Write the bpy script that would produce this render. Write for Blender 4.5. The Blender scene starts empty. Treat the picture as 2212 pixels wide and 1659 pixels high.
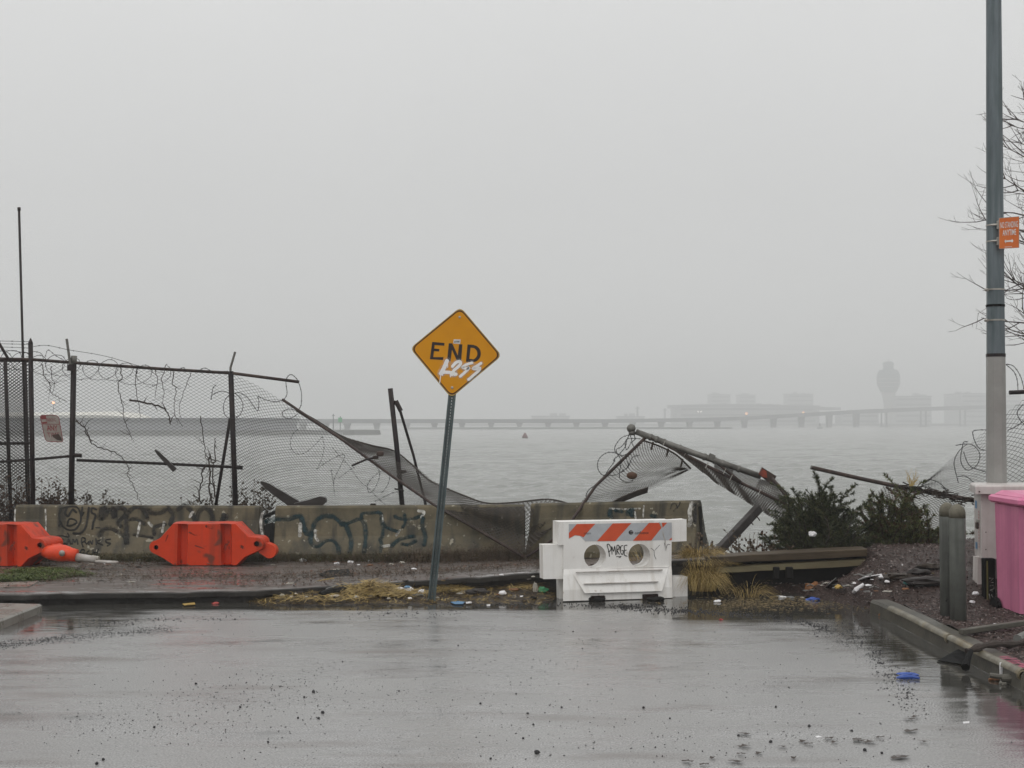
import bpy, math, random
from mathutils import Vector, Matrix, noise
from mathutils.geometry import tessellate_polygon

random.seed(7)
R = math.radians
V = Vector
SC = bpy.context.scene
COL = SC.collection

# ---------------------------------------------------------------- camera
FPX, CX, CY, HOR, H = 2831.0, 1106.0, 829.5, 911.4, 2.15
TH = math.atan((HOR - CY) / FPX)
cam = bpy.data.objects.new("camera", bpy.data.cameras.new("camera"))
COL.objects.link(cam)
cam.location = (0, 0, H)
cam.rotation_euler = (R(90) + TH, 0, 0)
cam.data.sensor_width = 36
cam.data.lens = 36 * FPX / 2212
cam.data.clip_start = 0.1
cam.data.clip_end = 8000
SC.camera = cam

# ---------------------------------------------------------------- light
SUN_EL, SUN_AZ = R(52), R(200)
w = bpy.data.worlds.new("World")
SC.world = w
w.use_nodes = True
nt = w.node_tree
nt.nodes.clear()
out = nt.nodes.new("ShaderNodeOutputWorld")
bg = nt.nodes.new("ShaderNodeBackground")
sky = nt.nodes.new("ShaderNodeTexSky")
sky.sky_type = 'NISHITA'
sky.sun_disc = False
sky.sun_elevation = SUN_EL
sky.sun_rotation = SUN_AZ
hs = nt.nodes.new("ShaderNodeHueSaturation")
hs.inputs['Saturation'].default_value = 0.12
tc = nt.nodes.new("ShaderNodeTexCoord")
sx = nt.nodes.new("ShaderNodeSeparateXYZ")
rp = nt.nodes.new("ShaderNodeValToRGB")
cr = rp.color_ramp
cr.elements[0].position = 0.0
cr.elements[0].color = (0.535, 0.54, 0.536, 1)
cr.elements[1].position = 1.0
cr.elements[1].color = (1, 1, 1, 1)
for p_, v_ in ((0.06, 0.545), (0.17, 0.560), (0.32, 0.655), (0.6, 0.90)):
    e = cr.elements.new(p_)
    e.color = (v_, v_ * 1.004, v_ * 0.998, 1)
cn = nt.nodes.new("ShaderNodeTexNoise")          # slow unevenness of the cloud layer
cn.inputs['Scale'].default_value = 2.2
cn.inputs['Detail'].default_value = 4
cm = nt.nodes.new("ShaderNodeMapRange")
cm.inputs['To Min'].default_value = 11.0
cm.inputs['To Max'].default_value = 12.6
mul = nt.nodes.new("ShaderNodeVectorMath")
mul.operation = 'SCALE'
mx = nt.nodes.new("ShaderNodeMix")
mx.data_type = 'RGBA'
mx.inputs['Factor'].default_value = 0.90
L = nt.links.new
L(sky.outputs[0], hs.inputs['Color'])
L(tc.outputs['Generated'], sx.inputs[0])
L(sx.outputs['Z'], rp.inputs[0])
L(tc.outputs['Generated'], cn.inputs['Vector'])
L(cn.outputs['Fac'], cm.inputs['Value'])
L(rp.outputs[0], mul.inputs[0])
L(cm.outputs[0], mul.inputs['Scale'])
L(hs.outputs[0], mx.inputs['A'])
L(mul.outputs[0], mx.inputs['B'])
L(mx.outputs['Result'], bg.inputs['Color'])
bg.inputs['Strength'].default_value = 0.102
L(bg.outputs[0], out.inputs['Surface'])

sun = bpy.data.objects.new("sun", bpy.data.lights.new("sun", 'SUN'))
COL.objects.link(sun)
sun.data.energy = 0.6
sun.data.angle = R(50)
sun.data.color = (1.0, 0.97, 0.93)
# the sun stands high behind the camera, veiled by cloud
sun.rotation_euler = (R(90) - SUN_EL, 0, R(-20))

SC.view_settings.view_transform = 'Standard'
SC.view_settings.look = 'None'
SC.view_settings.exposure = 0.0
SC.view_settings.gamma = 1.0
SC.cycles.max_bounces = 8
SC.cycles.transparent_max_bounces = 12
SC.cycles.volume_bounces = 3
SC.cycles.use_denoising = True

# ---------------------------------------------------------------- projection helpers
FWD = V((0, math.cos(TH), math.sin(TH)))
UP = V((0, -math.sin(TH), math.cos(TH)))
CAM = V((0, 0, H))


def ray(x, y):
    return V((1, 0, 0)) * ((x - CX) / FPX) + UP * ((CY - y) / FPX) + FWD


def P(x, y, Y):
    d = ray(x, y)
    return CAM + d * (Y / d.y)


def G(x, y, z=0.0):
    d = ray(x, y)
    return CAM + d * ((z - H) / d.z)


def HG(x, y, hf):
    z = 0.1
    for _ in range(25):
        p = G(x, y, z)
        z = 0.5 * z + 0.5 * hf(p.x, p.y)
    return G(x, y, z)


def crop(x0, y0, s):
    k = 0.8848
    return lambda x, y: ((x0 + x / s) * k, (y0 + y / s) * k)


class Frame:
    """a plane in the world; px() drops an image ray on it"""
    def __init__(s, o, ax, ay):
        s.o, s.ax, s.ay = V(o), V(ax).normalized(), V(ay).normalized()
        s.n = s.ax.cross(s.ay).normalized()

    def px(s, x, y, off=0.0):
        d = ray(x, y)
        t = ((s.o + s.n * off) - CAM).dot(s.n) / d.dot(s.n)
        return CAM + d * t

    def at(s, a, b, off=0.0):
        return s.o + s.ax * a + s.ay * b + s.n * off


def lerp(a, b, t):
    return a + (b - a) * t


def sm(t):
    t = max(0.0, min(1.0, t))
    return t * t * (3 - 2 * t)


def interp(tab, x):
    if x <= tab[0][0]:
        return tab[0][1]
    for (a, va), (b, vb) in zip(tab, tab[1:]):
        if x <= b:
            return va + (vb - va) * (x - a) / (b - a)
    return tab[-1][1]


def pline(pts, t):
    """point at parameter t (0..1, by length) on a polyline"""
    ls = [(b - a).length for a, b in zip(pts, pts[1:])]
    d = t * sum(ls)
    for i, l in enumerate(ls):
        if d <= l or i == len(ls) - 1:
            return pts[i].lerp(pts[i + 1], min(1, d / max(l, 1e-9)))
        d -= l


def smooth_path(pts, n=6):
    """Catmull-Rom through pts"""
    o = []
    for i in range(len(pts) - 1):
        p0 = pts[max(i - 1, 0)]; p1 = pts[i]; p2 = pts[i + 1]; p3 = pts[min(i + 2, len(pts) - 1)]
        for k in range(n):
            t = k / n
            o.append(0.5 * ((2 * p1) + (p2 - p0) * t + (2 * p0 - 5 * p1 + 4 * p2 - p3) * t * t + (3 * p1 - p0 - 3 * p2 + p3) * t ** 3))
    o.append(pts[-1].copy())
    return o


# ---------------------------------------------------------------- mesh builder
class MB:
    def __init__(s):
        s.v, s.f, s.m = [], [], []

    def add(s, vs, fs, mi=0):
        b = len(s.v)
        s.v.extend([tuple(p) for p in vs])
        s.f.extend([tuple(b + i for i in f) for f in fs])
        s.m.extend([mi] * len(fs))
        return s

    def hexa(s, p, mi=0):
        """8 points: bottom ring 0-3, top ring 4-7"""
        return s.add(p, [(3, 2, 1, 0), (4, 5, 6, 7), (0, 1, 5, 4), (1, 2, 6, 5), (2, 3, 7, 6), (3, 0, 4, 7)], mi)

    def box(s, c, size, ax=(1, 0, 0), ay=(0, 1, 0), az=(0, 0, 1), mi=0, bev=0.0):
        c = V(c); ax = V(ax); ay = V(ay); az = V(az)
        x, y, z = size[0] / 2, size[1] / 2, size[2] / 2
        if bev <= 0:
            q = [c + ax * a * x + ay * b * y + az * d * z for d in (-1, 1) for a, b in ((-1, -1), (1, -1), (1, 1), (-1, 1))]
            return s.hexa(q, mi)
        rings = []
        for zz, ins in ((-z, bev), (-z + bev, 0), (z - bev, 0), (z, bev)):
            r = []
            for a, b in ((-1, -1), (1, -1), (1, 1), (-1, 1)):
                xx, yy = x - ins, y - ins
                for u, v in (((0, bev), (bev, 0)) if a * b > 0 else ((bev, 0), (0, bev))):
                    r.append(c + ax * a * (xx - u) + ay * b * (yy - v) + az * zz)
            rings.append(r)
        return s.loft(rings, mi, True)

    def loft(s, rings, mi=0, cap=True, closed=True):
        n = len(rings[0]); vs = [p for r in rings for p in r]; fs = []
        for i in range(len(rings) - 1):
            for j in range(n if closed else n - 1):
                k = (j + 1) % n
                fs.append((i * n + j, i * n + k, (i + 1) * n + k, (i + 1) * n + j))
        if cap and closed:
            fs.append(tuple(range(n))[::-1])
            fs.append(tuple((len(rings) - 1) * n + j for j in range(n)))
        return s.add(vs, fs, mi)

    def tube(s, pts, r, n=6, mi=0, cap=True, spin=0.0):
        pts = [V(p) for p in pts]
        if not hasattr(r, '__len__'):
            r = [r] * len(pts)
        rings, ref = [], None
        for i, p in enumerate(pts):
            d = (pts[min(i + 1, len(pts) - 1)] - pts[max(i - 1, 0)])
            d = d.normalized() if d.length > 1e-9 else V((0, 0, 1))
            if ref is None:
                ref = V((0, 1, 0)) if abs(d.y) < 0.9 else V((1, 0, 0))
            a = (ref - d * ref.dot(d)).normalized()
            b = d.cross(a)
            ref = a
            rings.append([p + (a * math.cos(spin + 2 * math.pi * k / n) + b * math.sin(spin + 2 * math.pi * k / n)) * r[i] for k in range(n)])
        return s.loft(rings, mi, cap)

    def lathe(s, c, prof, n=24, mi=0, axis=V((0, 0, 1)), rx=V((1, 0, 0))):
        c = V(c); ry = axis.cross(rx)
        rings = [[c + axis * z + (rx * math.cos(2 * math.pi * k / n) + ry * math.sin(2 * math.pi * k / n)) * r for k in range(n)] for r, z in prof]
        return s.loft(rings, mi, True)

    def sphere(s, c, r, n=10, m=7, mi=0, sq=(1, 1, 1)):
        c = V(c)
        rings = []
        for i in range(m + 1):
            a = -math.pi / 2 + math.pi * i / m
            rr = max(math.cos(a), 0.02)
            rings.append([c + V((r * rr * math.cos(2 * math.pi * k / n) * sq[0], r * rr * math.sin(2 * math.pi * k / n) * sq[1], r * math.sin(a) * sq[2])) for k in range(n)])
        return s.loft(rings, mi, True)

    def poly(s, loops, depth, mi=0):
        """loops of 3D points in one plane (outer first, holes after), pushed back by vector depth"""
        loops = [[V(p) for p in l] for l in loops]
        flat = [p for l in loops for p in l]
        tris = tessellate_polygon(loops)
        n = len(flat); depth = V(depth)
        if depth.length < 1e-9:
            return s.add(flat, [tuple(t) for t in tris], mi)
        vs = flat + [p + depth for p in flat]
        fs = [tuple(t) for t in tris] + [tuple(i + n for i in reversed(t)) for t in tris]
        o = 0
        for l in loops:
            k = len(l)
            for i in range(k):
                j = (i + 1) % k
                fs.append((o + i, o + j, o + j + n, o + i + n))
            o += k
        return s.add(vs, fs, mi)

    def ribbon(s, pts, wd, n, mi=0, cap=True):
        """flat painted stroke lying in the plane with normal n"""
        pts = [V(p) for p in pts]; n = V(n).normalized()
        if not hasattr(wd, '__len__'):
            wd = [wd] * len(pts)
        vs = []
        for i, p in enumerate(pts):
            d = (pts[min(i + 1, len(pts) - 1)] - pts[max(i - 1, 0)])
            t = n.cross(d)
            t = t.normalized() if t.length > 1e-9 else V((1, 0, 0))
            vs += [p - t * wd[i] / 2, p + t * wd[i] / 2]
        fs = [(2 * i, 2 * i + 2, 2 * i + 3, 2 * i + 1) for i in range(len(pts) - 1)]
        s.add(vs, fs, mi)
        if cap:
            for p, ww in ((pts[0], wd[0]), (pts[-1], wd[-1])):
                a = (V((0, 0, 1)) - n * n.z).normalized(); b = n.cross(a)
                s.add([p + n * 0.0006 + (a * math.cos(q * math.pi / 5) + b * math.sin(q * math.pi / 5)) * ww / 2 for q in range(10)], [tuple(range(10))], mi)
        return s

    def net(s, S, nu, nv, r, mi=0, keep=None):
        """chain link: zigzag wires hung side by side on the surface S(u,v)"""
        e = 1e-3
        for i in range(nu):
            run = []
            for k in range(nv + 1):
                u = (i + (k + i) % 2) / nu; v = k / nv
                ok = keep is None or keep(u, v)
                if ok:
                    p = S(u, v)
                    du = S(min(u + e, 1), v) - S(max(u - e, 0), v)
                    dv = S(u, min(v + e, 1)) - S(u, max(v - e, 0))
                    du = du.normalized() if du.length > 1e-9 else V((1, 0, 0))
                    n = du.cross(dv)
                    n = n.normalized() if n.length > 1e-9 else V((0, 1, 0))
                    run.append((p + du * r, p - du * r, p + n * r * 1.4))
                if (not ok or k == nv) and len(run) > 1:
                    s.loft([list(t) for t in run], mi, False)
                    run = []
                elif not ok:
                    run = []
        return s

    def build(s, name, mat, parent=None, smooth=False, bevel=0.0, recentre=True):
        me = bpy.data.meshes.new(name)
        off = V((0, 0, 0))
        if parent is None and recentre and s.v:
            xs = [p[0] for p in s.v]; ys = [p[1] for p in s.v]; zs = [p[2] for p in s.v]
            off = V(((min(xs) + max(xs)) / 2, (min(ys) + max(ys)) / 2, min(zs)))
        vs = [(p[0] - off.x, p[1] - off.y, p[2] - off.z) for p in s.v] if off.length else s.v
        me.from_pydata(vs, [], s.f)
        for m_ in (mat if isinstance(mat, (list, tuple)) else [mat]):
            me.materials.append(m_)
        if isinstance(mat, (list, tuple)) and len(mat) > 1:
            me.polygons.foreach_set("material_index", s.m)
        if smooth:
            me.polygons.foreach_set("use_smooth", [True] * len(me.polygons))
        me.update()
        o = bpy.data.objects.new(name, me)
        COL.objects.link(o)
        if parent is None:
            o.location = off
        else:
            o.parent = parent
            o.matrix_parent_inverse = Matrix.Translation(-wloc(parent))
        if bevel > 0:
            b = o.modifiers.new("edge", 'BEVEL'); b.width = bevel; b.segments = 2; b.limit_method = 'ANGLE'
        return o


def wloc(o):
    """world origin of a thing or of one of its parts (parts sit at the origin)"""
    return V(o.location) if o.parent is None else V((0, 0, 0))


def tag(o, label=None, cat=None, group=None, kind=None):
    if label: o['label'] = label
    if cat: o['category'] = cat
    if group: o['group'] = group
    if kind: o['kind'] = kind
    return o


def thing(name, loc, label, cat, group=None):
    o = bpy.data.objects.new(name, None)
    COL.objects.link(o)
    o.location = V(loc)
    o.empty_display_size = 0.2
    return tag(o, label, cat, group)


# ---------------------------------------------------------------- materials
def pmat(name, col, col2=None, scale=6.0, rough=0.5, rough2=None, metal=0.0, bump=0.0, bscale=40.0, stretch=(1, 1, 1),
         spec=None, detail=5, contrast=(0.35, 0.65), worn=None, trans=0.0, streak=None, fleck=None, world=False):
    m = bpy.data.materials.new(name)
    m.use_nodes = True
    t = m.node_tree; b = t.nodes['Principled BSDF']; K = t.links.new
    b.inputs['Metallic'].default_value = metal
    b.inputs['Roughness'].default_value = rough
    if spec is None:
        spec = .16 if max(col) < .08 else (.25 if max(col) < .2 else .38)
    b.inputs['Specular IOR Level'].default_value = spec
    if trans: b.inputs['Transmission Weight'].default_value = trans
    if world:
        g = t.nodes.new('ShaderNodeNewGeometry'); src = g.outputs['Position']
    else:
        g = t.nodes.new('ShaderNodeTexCoord'); src = g.outputs['Object']
    mp = t.nodes.new('ShaderNodeMapping')
    mp.inputs['Scale'].default_value = stretch
    K(src, mp.inputs['Vector'])
    n = t.nodes.new('ShaderNodeTexNoise')
    n.inputs['Scale'].default_value = scale
    n.inputs['Detail'].default_value = detail
    n.inputs['Roughness'].default_value = 0.62
    K(mp.outputs[0], n.inputs['Vector'])
    mr = t.nodes.new('ShaderNodeMapRange')
    mr.inputs['From Min'].default_value, mr.inputs['From Max'].default_value = contrast
    K(n.outputs['Fac'], mr.inputs['Value'])
    mixc = t.nodes.new('ShaderNodeMix'); mixc.data_type = 'RGBA'
    mixc.inputs['A'].default_value = (*col, 1)
    mixc.inputs['B'].default_value = (*(col2 or tuple(c * 0.7 for c in col)), 1)
    K(mr.outputs[0], mixc.inputs['Factor'])
    cout = mixc.outputs['Result']
    if streak:                                   # long stains running down: (colour, scale, amount)
        mp2 = t.nodes.new('ShaderNodeMapping'); mp2.inputs['Scale'].default_value = (1, 1, 0.06)
        K(src, mp2.inputs['Vector'])
        n2 = t.nodes.new('ShaderNodeTexNoise'); n2.inputs['Scale'].default_value = streak[1]; n2.inputs['Detail'].default_value = 3
        K(mp2.outputs[0], n2.inputs['Vector'])
        r2 = t.nodes.new('ShaderNodeMapRange'); r2.inputs['From Min'].default_value = 0.49; r2.inputs['From Max'].default_value = 0.66
        r2.inputs['To Max'].default_value = streak[2]
        K(n2.outputs['Fac'], r2.inputs['Value'])
        x2 = t.nodes.new('ShaderNodeMix'); x2.data_type = 'RGBA'; x2.inputs['B'].default_value = (*streak[0], 1)
        K(cout, x2.inputs['A']); K(r2.outputs[0], x2.inputs['Factor'])
        cout = x2.outputs['Result']
    if fleck:                                    # sharp specks: (colour, scale, threshold)
        n3 = t.nodes.new('ShaderNodeTexNoise'); n3.inputs['Scale'].default_value = fleck[1]; n3.inputs['Detail'].default_value = 2
        K(src, n3.inputs['Vector'])
        r3 = t.nodes.new('ShaderNodeMapRange'); r3.inputs['From Min'].default_value = fleck[2]; r3.inputs['From Max'].default_value = fleck[2] + 0.05
        K(n3.outputs['Fac'], r3.inputs['Value'])
        x3 = t.nodes.new('ShaderNodeMix'); x3.data_type = 'RGBA'; x3.inputs['B'].default_value = (*fleck[0], 1)
        K(cout, x3.inputs['A']); K(r3.outputs[0], x3.inputs['Factor'])
        cout = x3.outputs['Result']
    K(cout, b.inputs['Base Color'])
    if rough2 is not None:
        m2 = t.nodes.new('ShaderNodeMapRange')
        m2.inputs['To Min'].default_value = rough; m2.inputs['To Max'].default_value = rough2
        K(mr.outputs[0], m2.inputs['Value']); K(m2.outputs[0], b.inputs['Roughness'])
    if bump > 0:
        nb = t.nodes.new('ShaderNodeTexNoise'); nb.inputs['Scale'].default_value = bscale; nb.inputs['Detail'].default_value = 6
        K(mp.outputs[0], nb.inputs['Vector'])
        bu = t.nodes.new('ShaderNodeBump'); bu.inputs['Strength'].default_value = bump; bu.inputs['Distance'].default_value = 0.02
        K(nb.outputs['Fac'], bu.inputs['Height']); K(bu.outputs[0], b.inputs['Normal'])
    if worn is not None:                         # paint that has flaked or was sprayed thin
        tr = t.nodes.new('ShaderNodeBsdfTransparent'); ms = t.nodes.new('ShaderNodeMixShader')
        nw = t.nodes.new('ShaderNodeTexNoise'); nw.inputs['Scale'].default_value = worn[0]; nw.inputs['Detail'].default_value = 6
        K(src, nw.inputs['Vector'])
        rw = t.nodes.new('ShaderNodeMapRange'); rw.inputs['From Min'].default_value = worn[1]; rw.inputs['From Max'].default_value = worn[2]
        rw.inputs['To Min'].default_value = worn[3]; rw.inputs['To Max'].default_value = worn[4]
        K(nw.outputs['Fac'], rw.inputs['Value'])
        K(rw.outputs[0], ms.inputs[0]); K(tr.outputs[0], ms.inputs[1]); K(b.outputs[0], ms.inputs[2])
        K(ms.outputs[0], t.nodes['Material Output'].inputs['Surface'])
    return m


M = {}
M['concrete'] = pmat('concrete', (0.140, 0.115, 0.070), (0.072, 0.062, 0.038), 2.6, 0.6, 0.4, bump=0.25, bscale=25, streak=((0.038, 0.035, 0.026), 6, 0.95), fleck=((0.28, 0.26, 0.20), 11, 0.66))
M['concrete_pale'] = pmat('concrete_pale', (0.27, 0.25, 0.20), (0.19, 0.175, 0.14), 5, 0.5, bump=0.2)
M['black_paint'] = pmat('black_paint', (0.028, 0.028, 0.028), (0.045, 0.043, 0.038), 8, 0.55, worn=(9, 0.35, 0.6, .92, 0.30))
M['teal_paint'] = pmat('teal_paint', (0.014, 0.036, 0.042), (0.025, 0.05, 0.055), 8, 0.55, worn=(11, 0.35, 0.62, .95, 0.32))
M['black_ink'] = pmat('black_ink', (0.022, 0.022, 0.022), (0.035, 0.034, 0.03), 8, 0.6)
M['black_mist'] = pmat('black_mist', (0.03, 0.03, 0.03), None, 8, 0.6, worn=(26, 0.38, 0.68, 0.02, 0.5))
M['teal_mist'] = pmat('teal_mist', (0.02, 0.045, 0.052), None, 8, 0.6, worn=(26, 0.38, 0.68, 0.02, 0.5))
M['white_paint'] = pmat('white_paint', (0.62, 0.61, 0.57), (0.45, 0.44, 0.40), 8, 0.6, worn=(16, 0.4, 0.6, 1.0, 0.35))
M['steel_dark'] = pmat('steel_dark', (0.020, 0.017, 0.019), (0.036, 0.027, 0.025), 7, 0.5, bump=0.1)
M['steel_rust'] = pmat('steel_rust', (0.060, 0.040, 0.034), (0.035, 0.028, 0.027), 9, 0.5, bump=0.15, streak=((0.10, 0.07, 0.055), 14, 0.5))
M['steel_grey'] = pmat('steel_grey', (0.17, 0.165, 0.15), (0.10, 0.095, 0.085), 9, 0.42, metal=0.3, bump=0.08)
M['wire'] = pmat('wire', (0.040, 0.038, 0.034), (0.03, 0.027, 0.024), 5, 0.55)
M['wire_brown'] = pmat('wire_brown', (0.065, 0.055, 0.047), (0.045, 0.038, 0.033), 5, 0.55)
M['barb'] = pmat('barb', (0.05, 0.048, 0.048), (0.03, 0.028, 0.028), 5, 0.5, metal=0.3)
M['orange_plastic'] = pmat('orange_plastic', (0.60, 0.042, 0.006), (0.50, 0.036, 0.006), 4, 0.42, 0.55, spec=.3, bump=0.03, bscale=12, streak=((0.26, 0.035, 0.015), 7, 0.55), fleck=((0.16, 0.034, 0.018), 3.2, 0.58))
M['orange_bright'] = pmat('orange_bright', (0.74, 0.060, 0.012), (0.62, 0.05, 0.012), 6, 0.35)
M['dark_hole'] = pmat('dark_hole', (0.02, 0.012, 0.01), None, 5, 0.8)
M['white_plastic'] = pmat('white_plastic', (0.80, 0.79, 0.765), (0.73, 0.71, 0.68), 3, 0.35, 0.5, bump=0.03, bscale=9, streak=((0.50, 0.46, 0.40), 10, 0.45), fleck=((0.42, 0.37, 0.32), 6, 0.69))
M['white_dirty'] = pmat('white_dirty', (0.50, 0.48, 0.46), (0.30, 0.27, 0.24), 7, 0.5)
M['sheet_grey'] = pmat('sheet_grey', (0.44, 0.46, 0.48), (0.38, 0.39, 0.41), 8, 0.3)
M['sheet_red'] = pmat('sheet_red', (0.60, 0.085, 0.028), (0.52, 0.07, 0.025), 6, 0.35)
M['sign_yellow'] = pmat('sign_yellow', (0.62, 0.265, 0.002), (0.57, 0.235, 0.002), 4, 0.45, spec=.22)
M['sign_edge'] = pmat('sign_edge', (0.45, 0.30, 0.09), None, 4, 0.5)
M['sign_black'] = pmat('sign_black', (0.040, 0.030, 0.028), None, 6, 0.5)
M['sign_border'] = pmat('sign_border', (0.075, 0.026, 0.010), None, 6, 0.5)
M['spray_white'] = pmat('spray_white', (0.82, 0.80, 0.79), (0.74, 0.72, 0.70), 10, 0.5)
M['spray_mist'] = pmat('spray_mist', (0.80, 0.77, 0.74), None, 10, 0.5, worn=(60, 0.40, 0.66, 0.02, 0.42))
M['post_green'] = pmat('post_green', (0.095, 0.120, 0.122), (0.060, 0.078, 0.080), 6, 0.42, metal=0.25, bump=0.08)
M['galv_dark'] = pmat('galv_dark', (0.155, 0.185, 0.20), (0.095, 0.115, 0.125), 5, 0.5, metal=0.3, bump=0.12, stretch=(1, 1, 0.25), streak=((0.06, 0.085, 0.085), 16, 0.6))
M['pole_light'] = pmat('pole_light', (0.30, 0.295, 0.28), (0.25, 0.245, 0.23), 4, 0.45, bump=0.05)
M['strap'] = pmat('strap', (0.42, 0.40, 0.36), None, 5, 0.4, metal=0.5)
M['sign_orange'] = pmat('sign_orange', (0.66, 0.16, 0.025), (0.58, 0.13, 0.022), 4, 0.4)
M['white_sheet'] = pmat('white_sheet', (0.80, 0.79, 0.76), None, 5, 0.5)
M['fence_sign'] = pmat('fence_sign', (0.30, 0.28, 0.25), (0.20, 0.16, 0.14), 6, 0.5, fleck=((0.10, 0.06, 0.05), 7, 0.66))
M['fence_red'] = pmat('fence_red', (0.22, 0.035, 0.035), (0.15, 0.03, 0.03), 8, 0.5)
M['bollard'] = pmat('bollard', (0.150, 0.158, 0.142), (0.105, 0.11, 0.10), 5, 0.5, bump=0.12, streak=((0.06, 0.06, 0.055), 16, 0.5), fleck=((0.03, 0.03, 0.028), 18, 0.72))
M['bollard_cap'] = pmat('bollard_cap', (0.15, 0.138, 0.105), (0.09, 0.082, 0.06), 8, 0.65, bump=0.2)
M['cabinet'] = pmat('cabinet', (0.56, 0.52, 0.50), (0.48, 0.44, 0.42), 4, 0.35, streak=((0.36, 0.30, 0.27), 12, 0.35))
M['pink'] = pmat('pink', (0.62, 0.205, 0.33), (0.52, 0.165, 0.27), 2.2, 0.38, 0.5, bump=0.03, bscale=8, streak=((0.36, 0.09, 0.19), 7, 0.45))
M['pink_lid'] = pmat('pink_lid', (0.68, 0.19, 0.34), (0.60, 0.165, 0.30), 3, 0.35)
M['black_gloss'] = pmat('black_gloss', (0.010, 0.010, 0.010), None, 6, 0.6, spec=.08)
M['ochre'] = pmat('ochre', (0.16, 0.14, 0.05), None, 6, 0.5)
M['timber_dark'] = pmat('timber_dark', (0.050, 0.044, 0.042), (0.028, 0.024, 0.022), 8, 0.42, bump=0.3, bscale=20, stretch=(0.3, 1, 1))
M['timber_cap'] = pmat('timber_cap', (0.075, 0.056, 0.036), (0.036, 0.028, 0.020), 5, 0.5, bump=0.3, bscale=18, stretch=(0.25, 1, 1))
M['timber_pale'] = pmat('timber_pale', (0.19, 0.165, 0.095), (0.12, 0.10, 0.06), 5, 0.55, bump=0.3, bscale=18, stretch=(0.25, 1, 1))
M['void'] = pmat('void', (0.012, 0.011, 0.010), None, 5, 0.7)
M['board_yellow'] = pmat('board_yellow', (0.40, 0.29, 0.13), (0.30, 0.21, 0.09), 6, 0.5, stretch=(0.2, 1, 1), bump=0.2)
M['straw'] = pmat('straw', (0.46, 0.34, 0.12), (0.28, 0.19, 0.07), 9, 0.6)
M['straw_dark'] = pmat('straw_dark', (0.17, 0.12, 0.05), (0.09, 0.065, 0.03), 9, 0.7)
M['weed'] = pmat('weed', (0.085, 0.078, 0.035), (0.05, 0.045, 0.022), 6, 0.6)
M['weed_dry'] = pmat('weed_dry', (0.12, 0.088, 0.06), (0.07, 0.052, 0.038), 6, 0.7)
M['grass'] = pmat('grass', (0.085, 0.115, 0.022), (0.055, 0.075, 0.018), 4, 0.55)
M['needle'] = pmat('needle', (0.062, 0.072, 0.034), (0.034, 0.042, 0.022), 3, 0.55)
M['leaf_green'] = pmat('leaf_green', (0.125, 0.135, 0.045), (0.075, 0.084, 0.032), 3, 0.55)
M['wet_leaf'] = pmat('wet_leaf', (0.075, 0.060, 0.052), (0.04, 0.034, 0.03), 9, 0.35)
M['leaf_brown'] = pmat('leaf_brown', (0.105, 0.052, 0.030), (0.06, 0.036, 0.024), 5, 0.6)
M['bark'] = pmat('bark', (0.060, 0.048, 0.042), (0.035, 0.028, 0.025), 6, 0.7)
M['twig'] = pmat('twig', (0.085, 0.062, 0.056), (0.05, 0.04, 0.037), 6, 0.6)
M['vine'] = pmat('vine', (0.030, 0.024, 0.021), (0.05, 0.038, 0.03), 6, 0.7)
M['mulch'] = pmat('mulch', (0.060, 0.040, 0.034), (0.028, 0.021, 0.019), 30, 0.5, 0.35, bump=0.6, bscale=60, fleck=((0.20, 0.155, 0.145), 60, 0.64))
M['chip'] = pmat('chip', (0.090, 0.056, 0.046), (0.040, 0.029, 0.026), 40, 0.45)
M['chip_pale'] = pmat('chip_pale', (0.24, 0.20, 0.185), (0.15, 0.12, 0.11), 40, 0.45)
M['soil'] = pmat('soil', (0.055, 0.042, 0.032), (0.028, 0.022, 0.018), 12, 0.5, 0.3, bump=0.6, bscale=30)
M['grit'] = pmat('grit', (0.045, 0.044, 0.046), (0.022, 0.021, 0.022), 20, 0.5)
M['lit_white'] = pmat('lit_white', (0.80, 0.79, 0.80), (0.66, 0.65, 0.65), 12, 0.35)
M['lit_blue'] = pmat('lit_blue', (0.035, 0.09, 0.36), (0.025, 0.06, 0.26), 12, 0.35)
M['lit_skyblue'] = pmat('lit_skyblue', (0.12, 0.27, 0.45), None, 12, 0.4)
M['lit_green'] = pmat('lit_green', (0.04, 0.32, 0.14), (0.03, 0.22, 0.10), 12, 0.35)
M['lit_teal'] = pmat('lit_teal', (0.06, 0.18, 0.17), None, 12, 0.4)
M['lit_red'] = pmat('lit_red', (0.42, 0.06, 0.05), None, 12, 0.4)
M['lit_orange'] = pmat('lit_orange', (0.26, 0.115, 0.045), (0.14, 0.065, 0.03), 9, 0.5)
M['lit_yellow'] = pmat('lit_yellow', (0.45, 0.30, 0.07), (0.30, 0.19, 0.05), 9, 0.5)
M['lit_pale'] = pmat('lit_pale', (0.42, 0.40, 0.35), (0.30, 0.28, 0.24), 9, 0.5)
M['lit_grey'] = pmat('lit_grey', (0.20, 0.20, 0.19), (0.12, 0.12, 0.11), 9, 0.45)
M['kerb'] = pmat('kerb', (0.105, 0.098, 0.080), (0.06, 0.057, 0.048), 5, 0.4, bump=0.15)
M['kerb_steel'] = pmat('kerb_steel', (0.24, 0.225, 0.18), (0.13, 0.115, 0.085), 7, 0.4, metal=0.3, bump=0.1, streak=((0.22, 0.16, 0.06), 6, 0.35))
M['kerb_pink'] = pmat('kerb_pink', (0.36, 0.08, 0.13), None, 8, 0.4, worn=(14, 0.4, 0.58, 1.0, 0.0))
M['slab'] = pmat('slab', (0.24, 0.225, 0.20), (0.15, 0.14, 0.12), 3, 0.35, 0.2, bump=0.15, bscale=15)
M['bridge'] = pmat('bridge', (0.10, 0.10, 0.105), (0.08, 0.08, 0.085), 0.2, 0.7)
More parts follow.
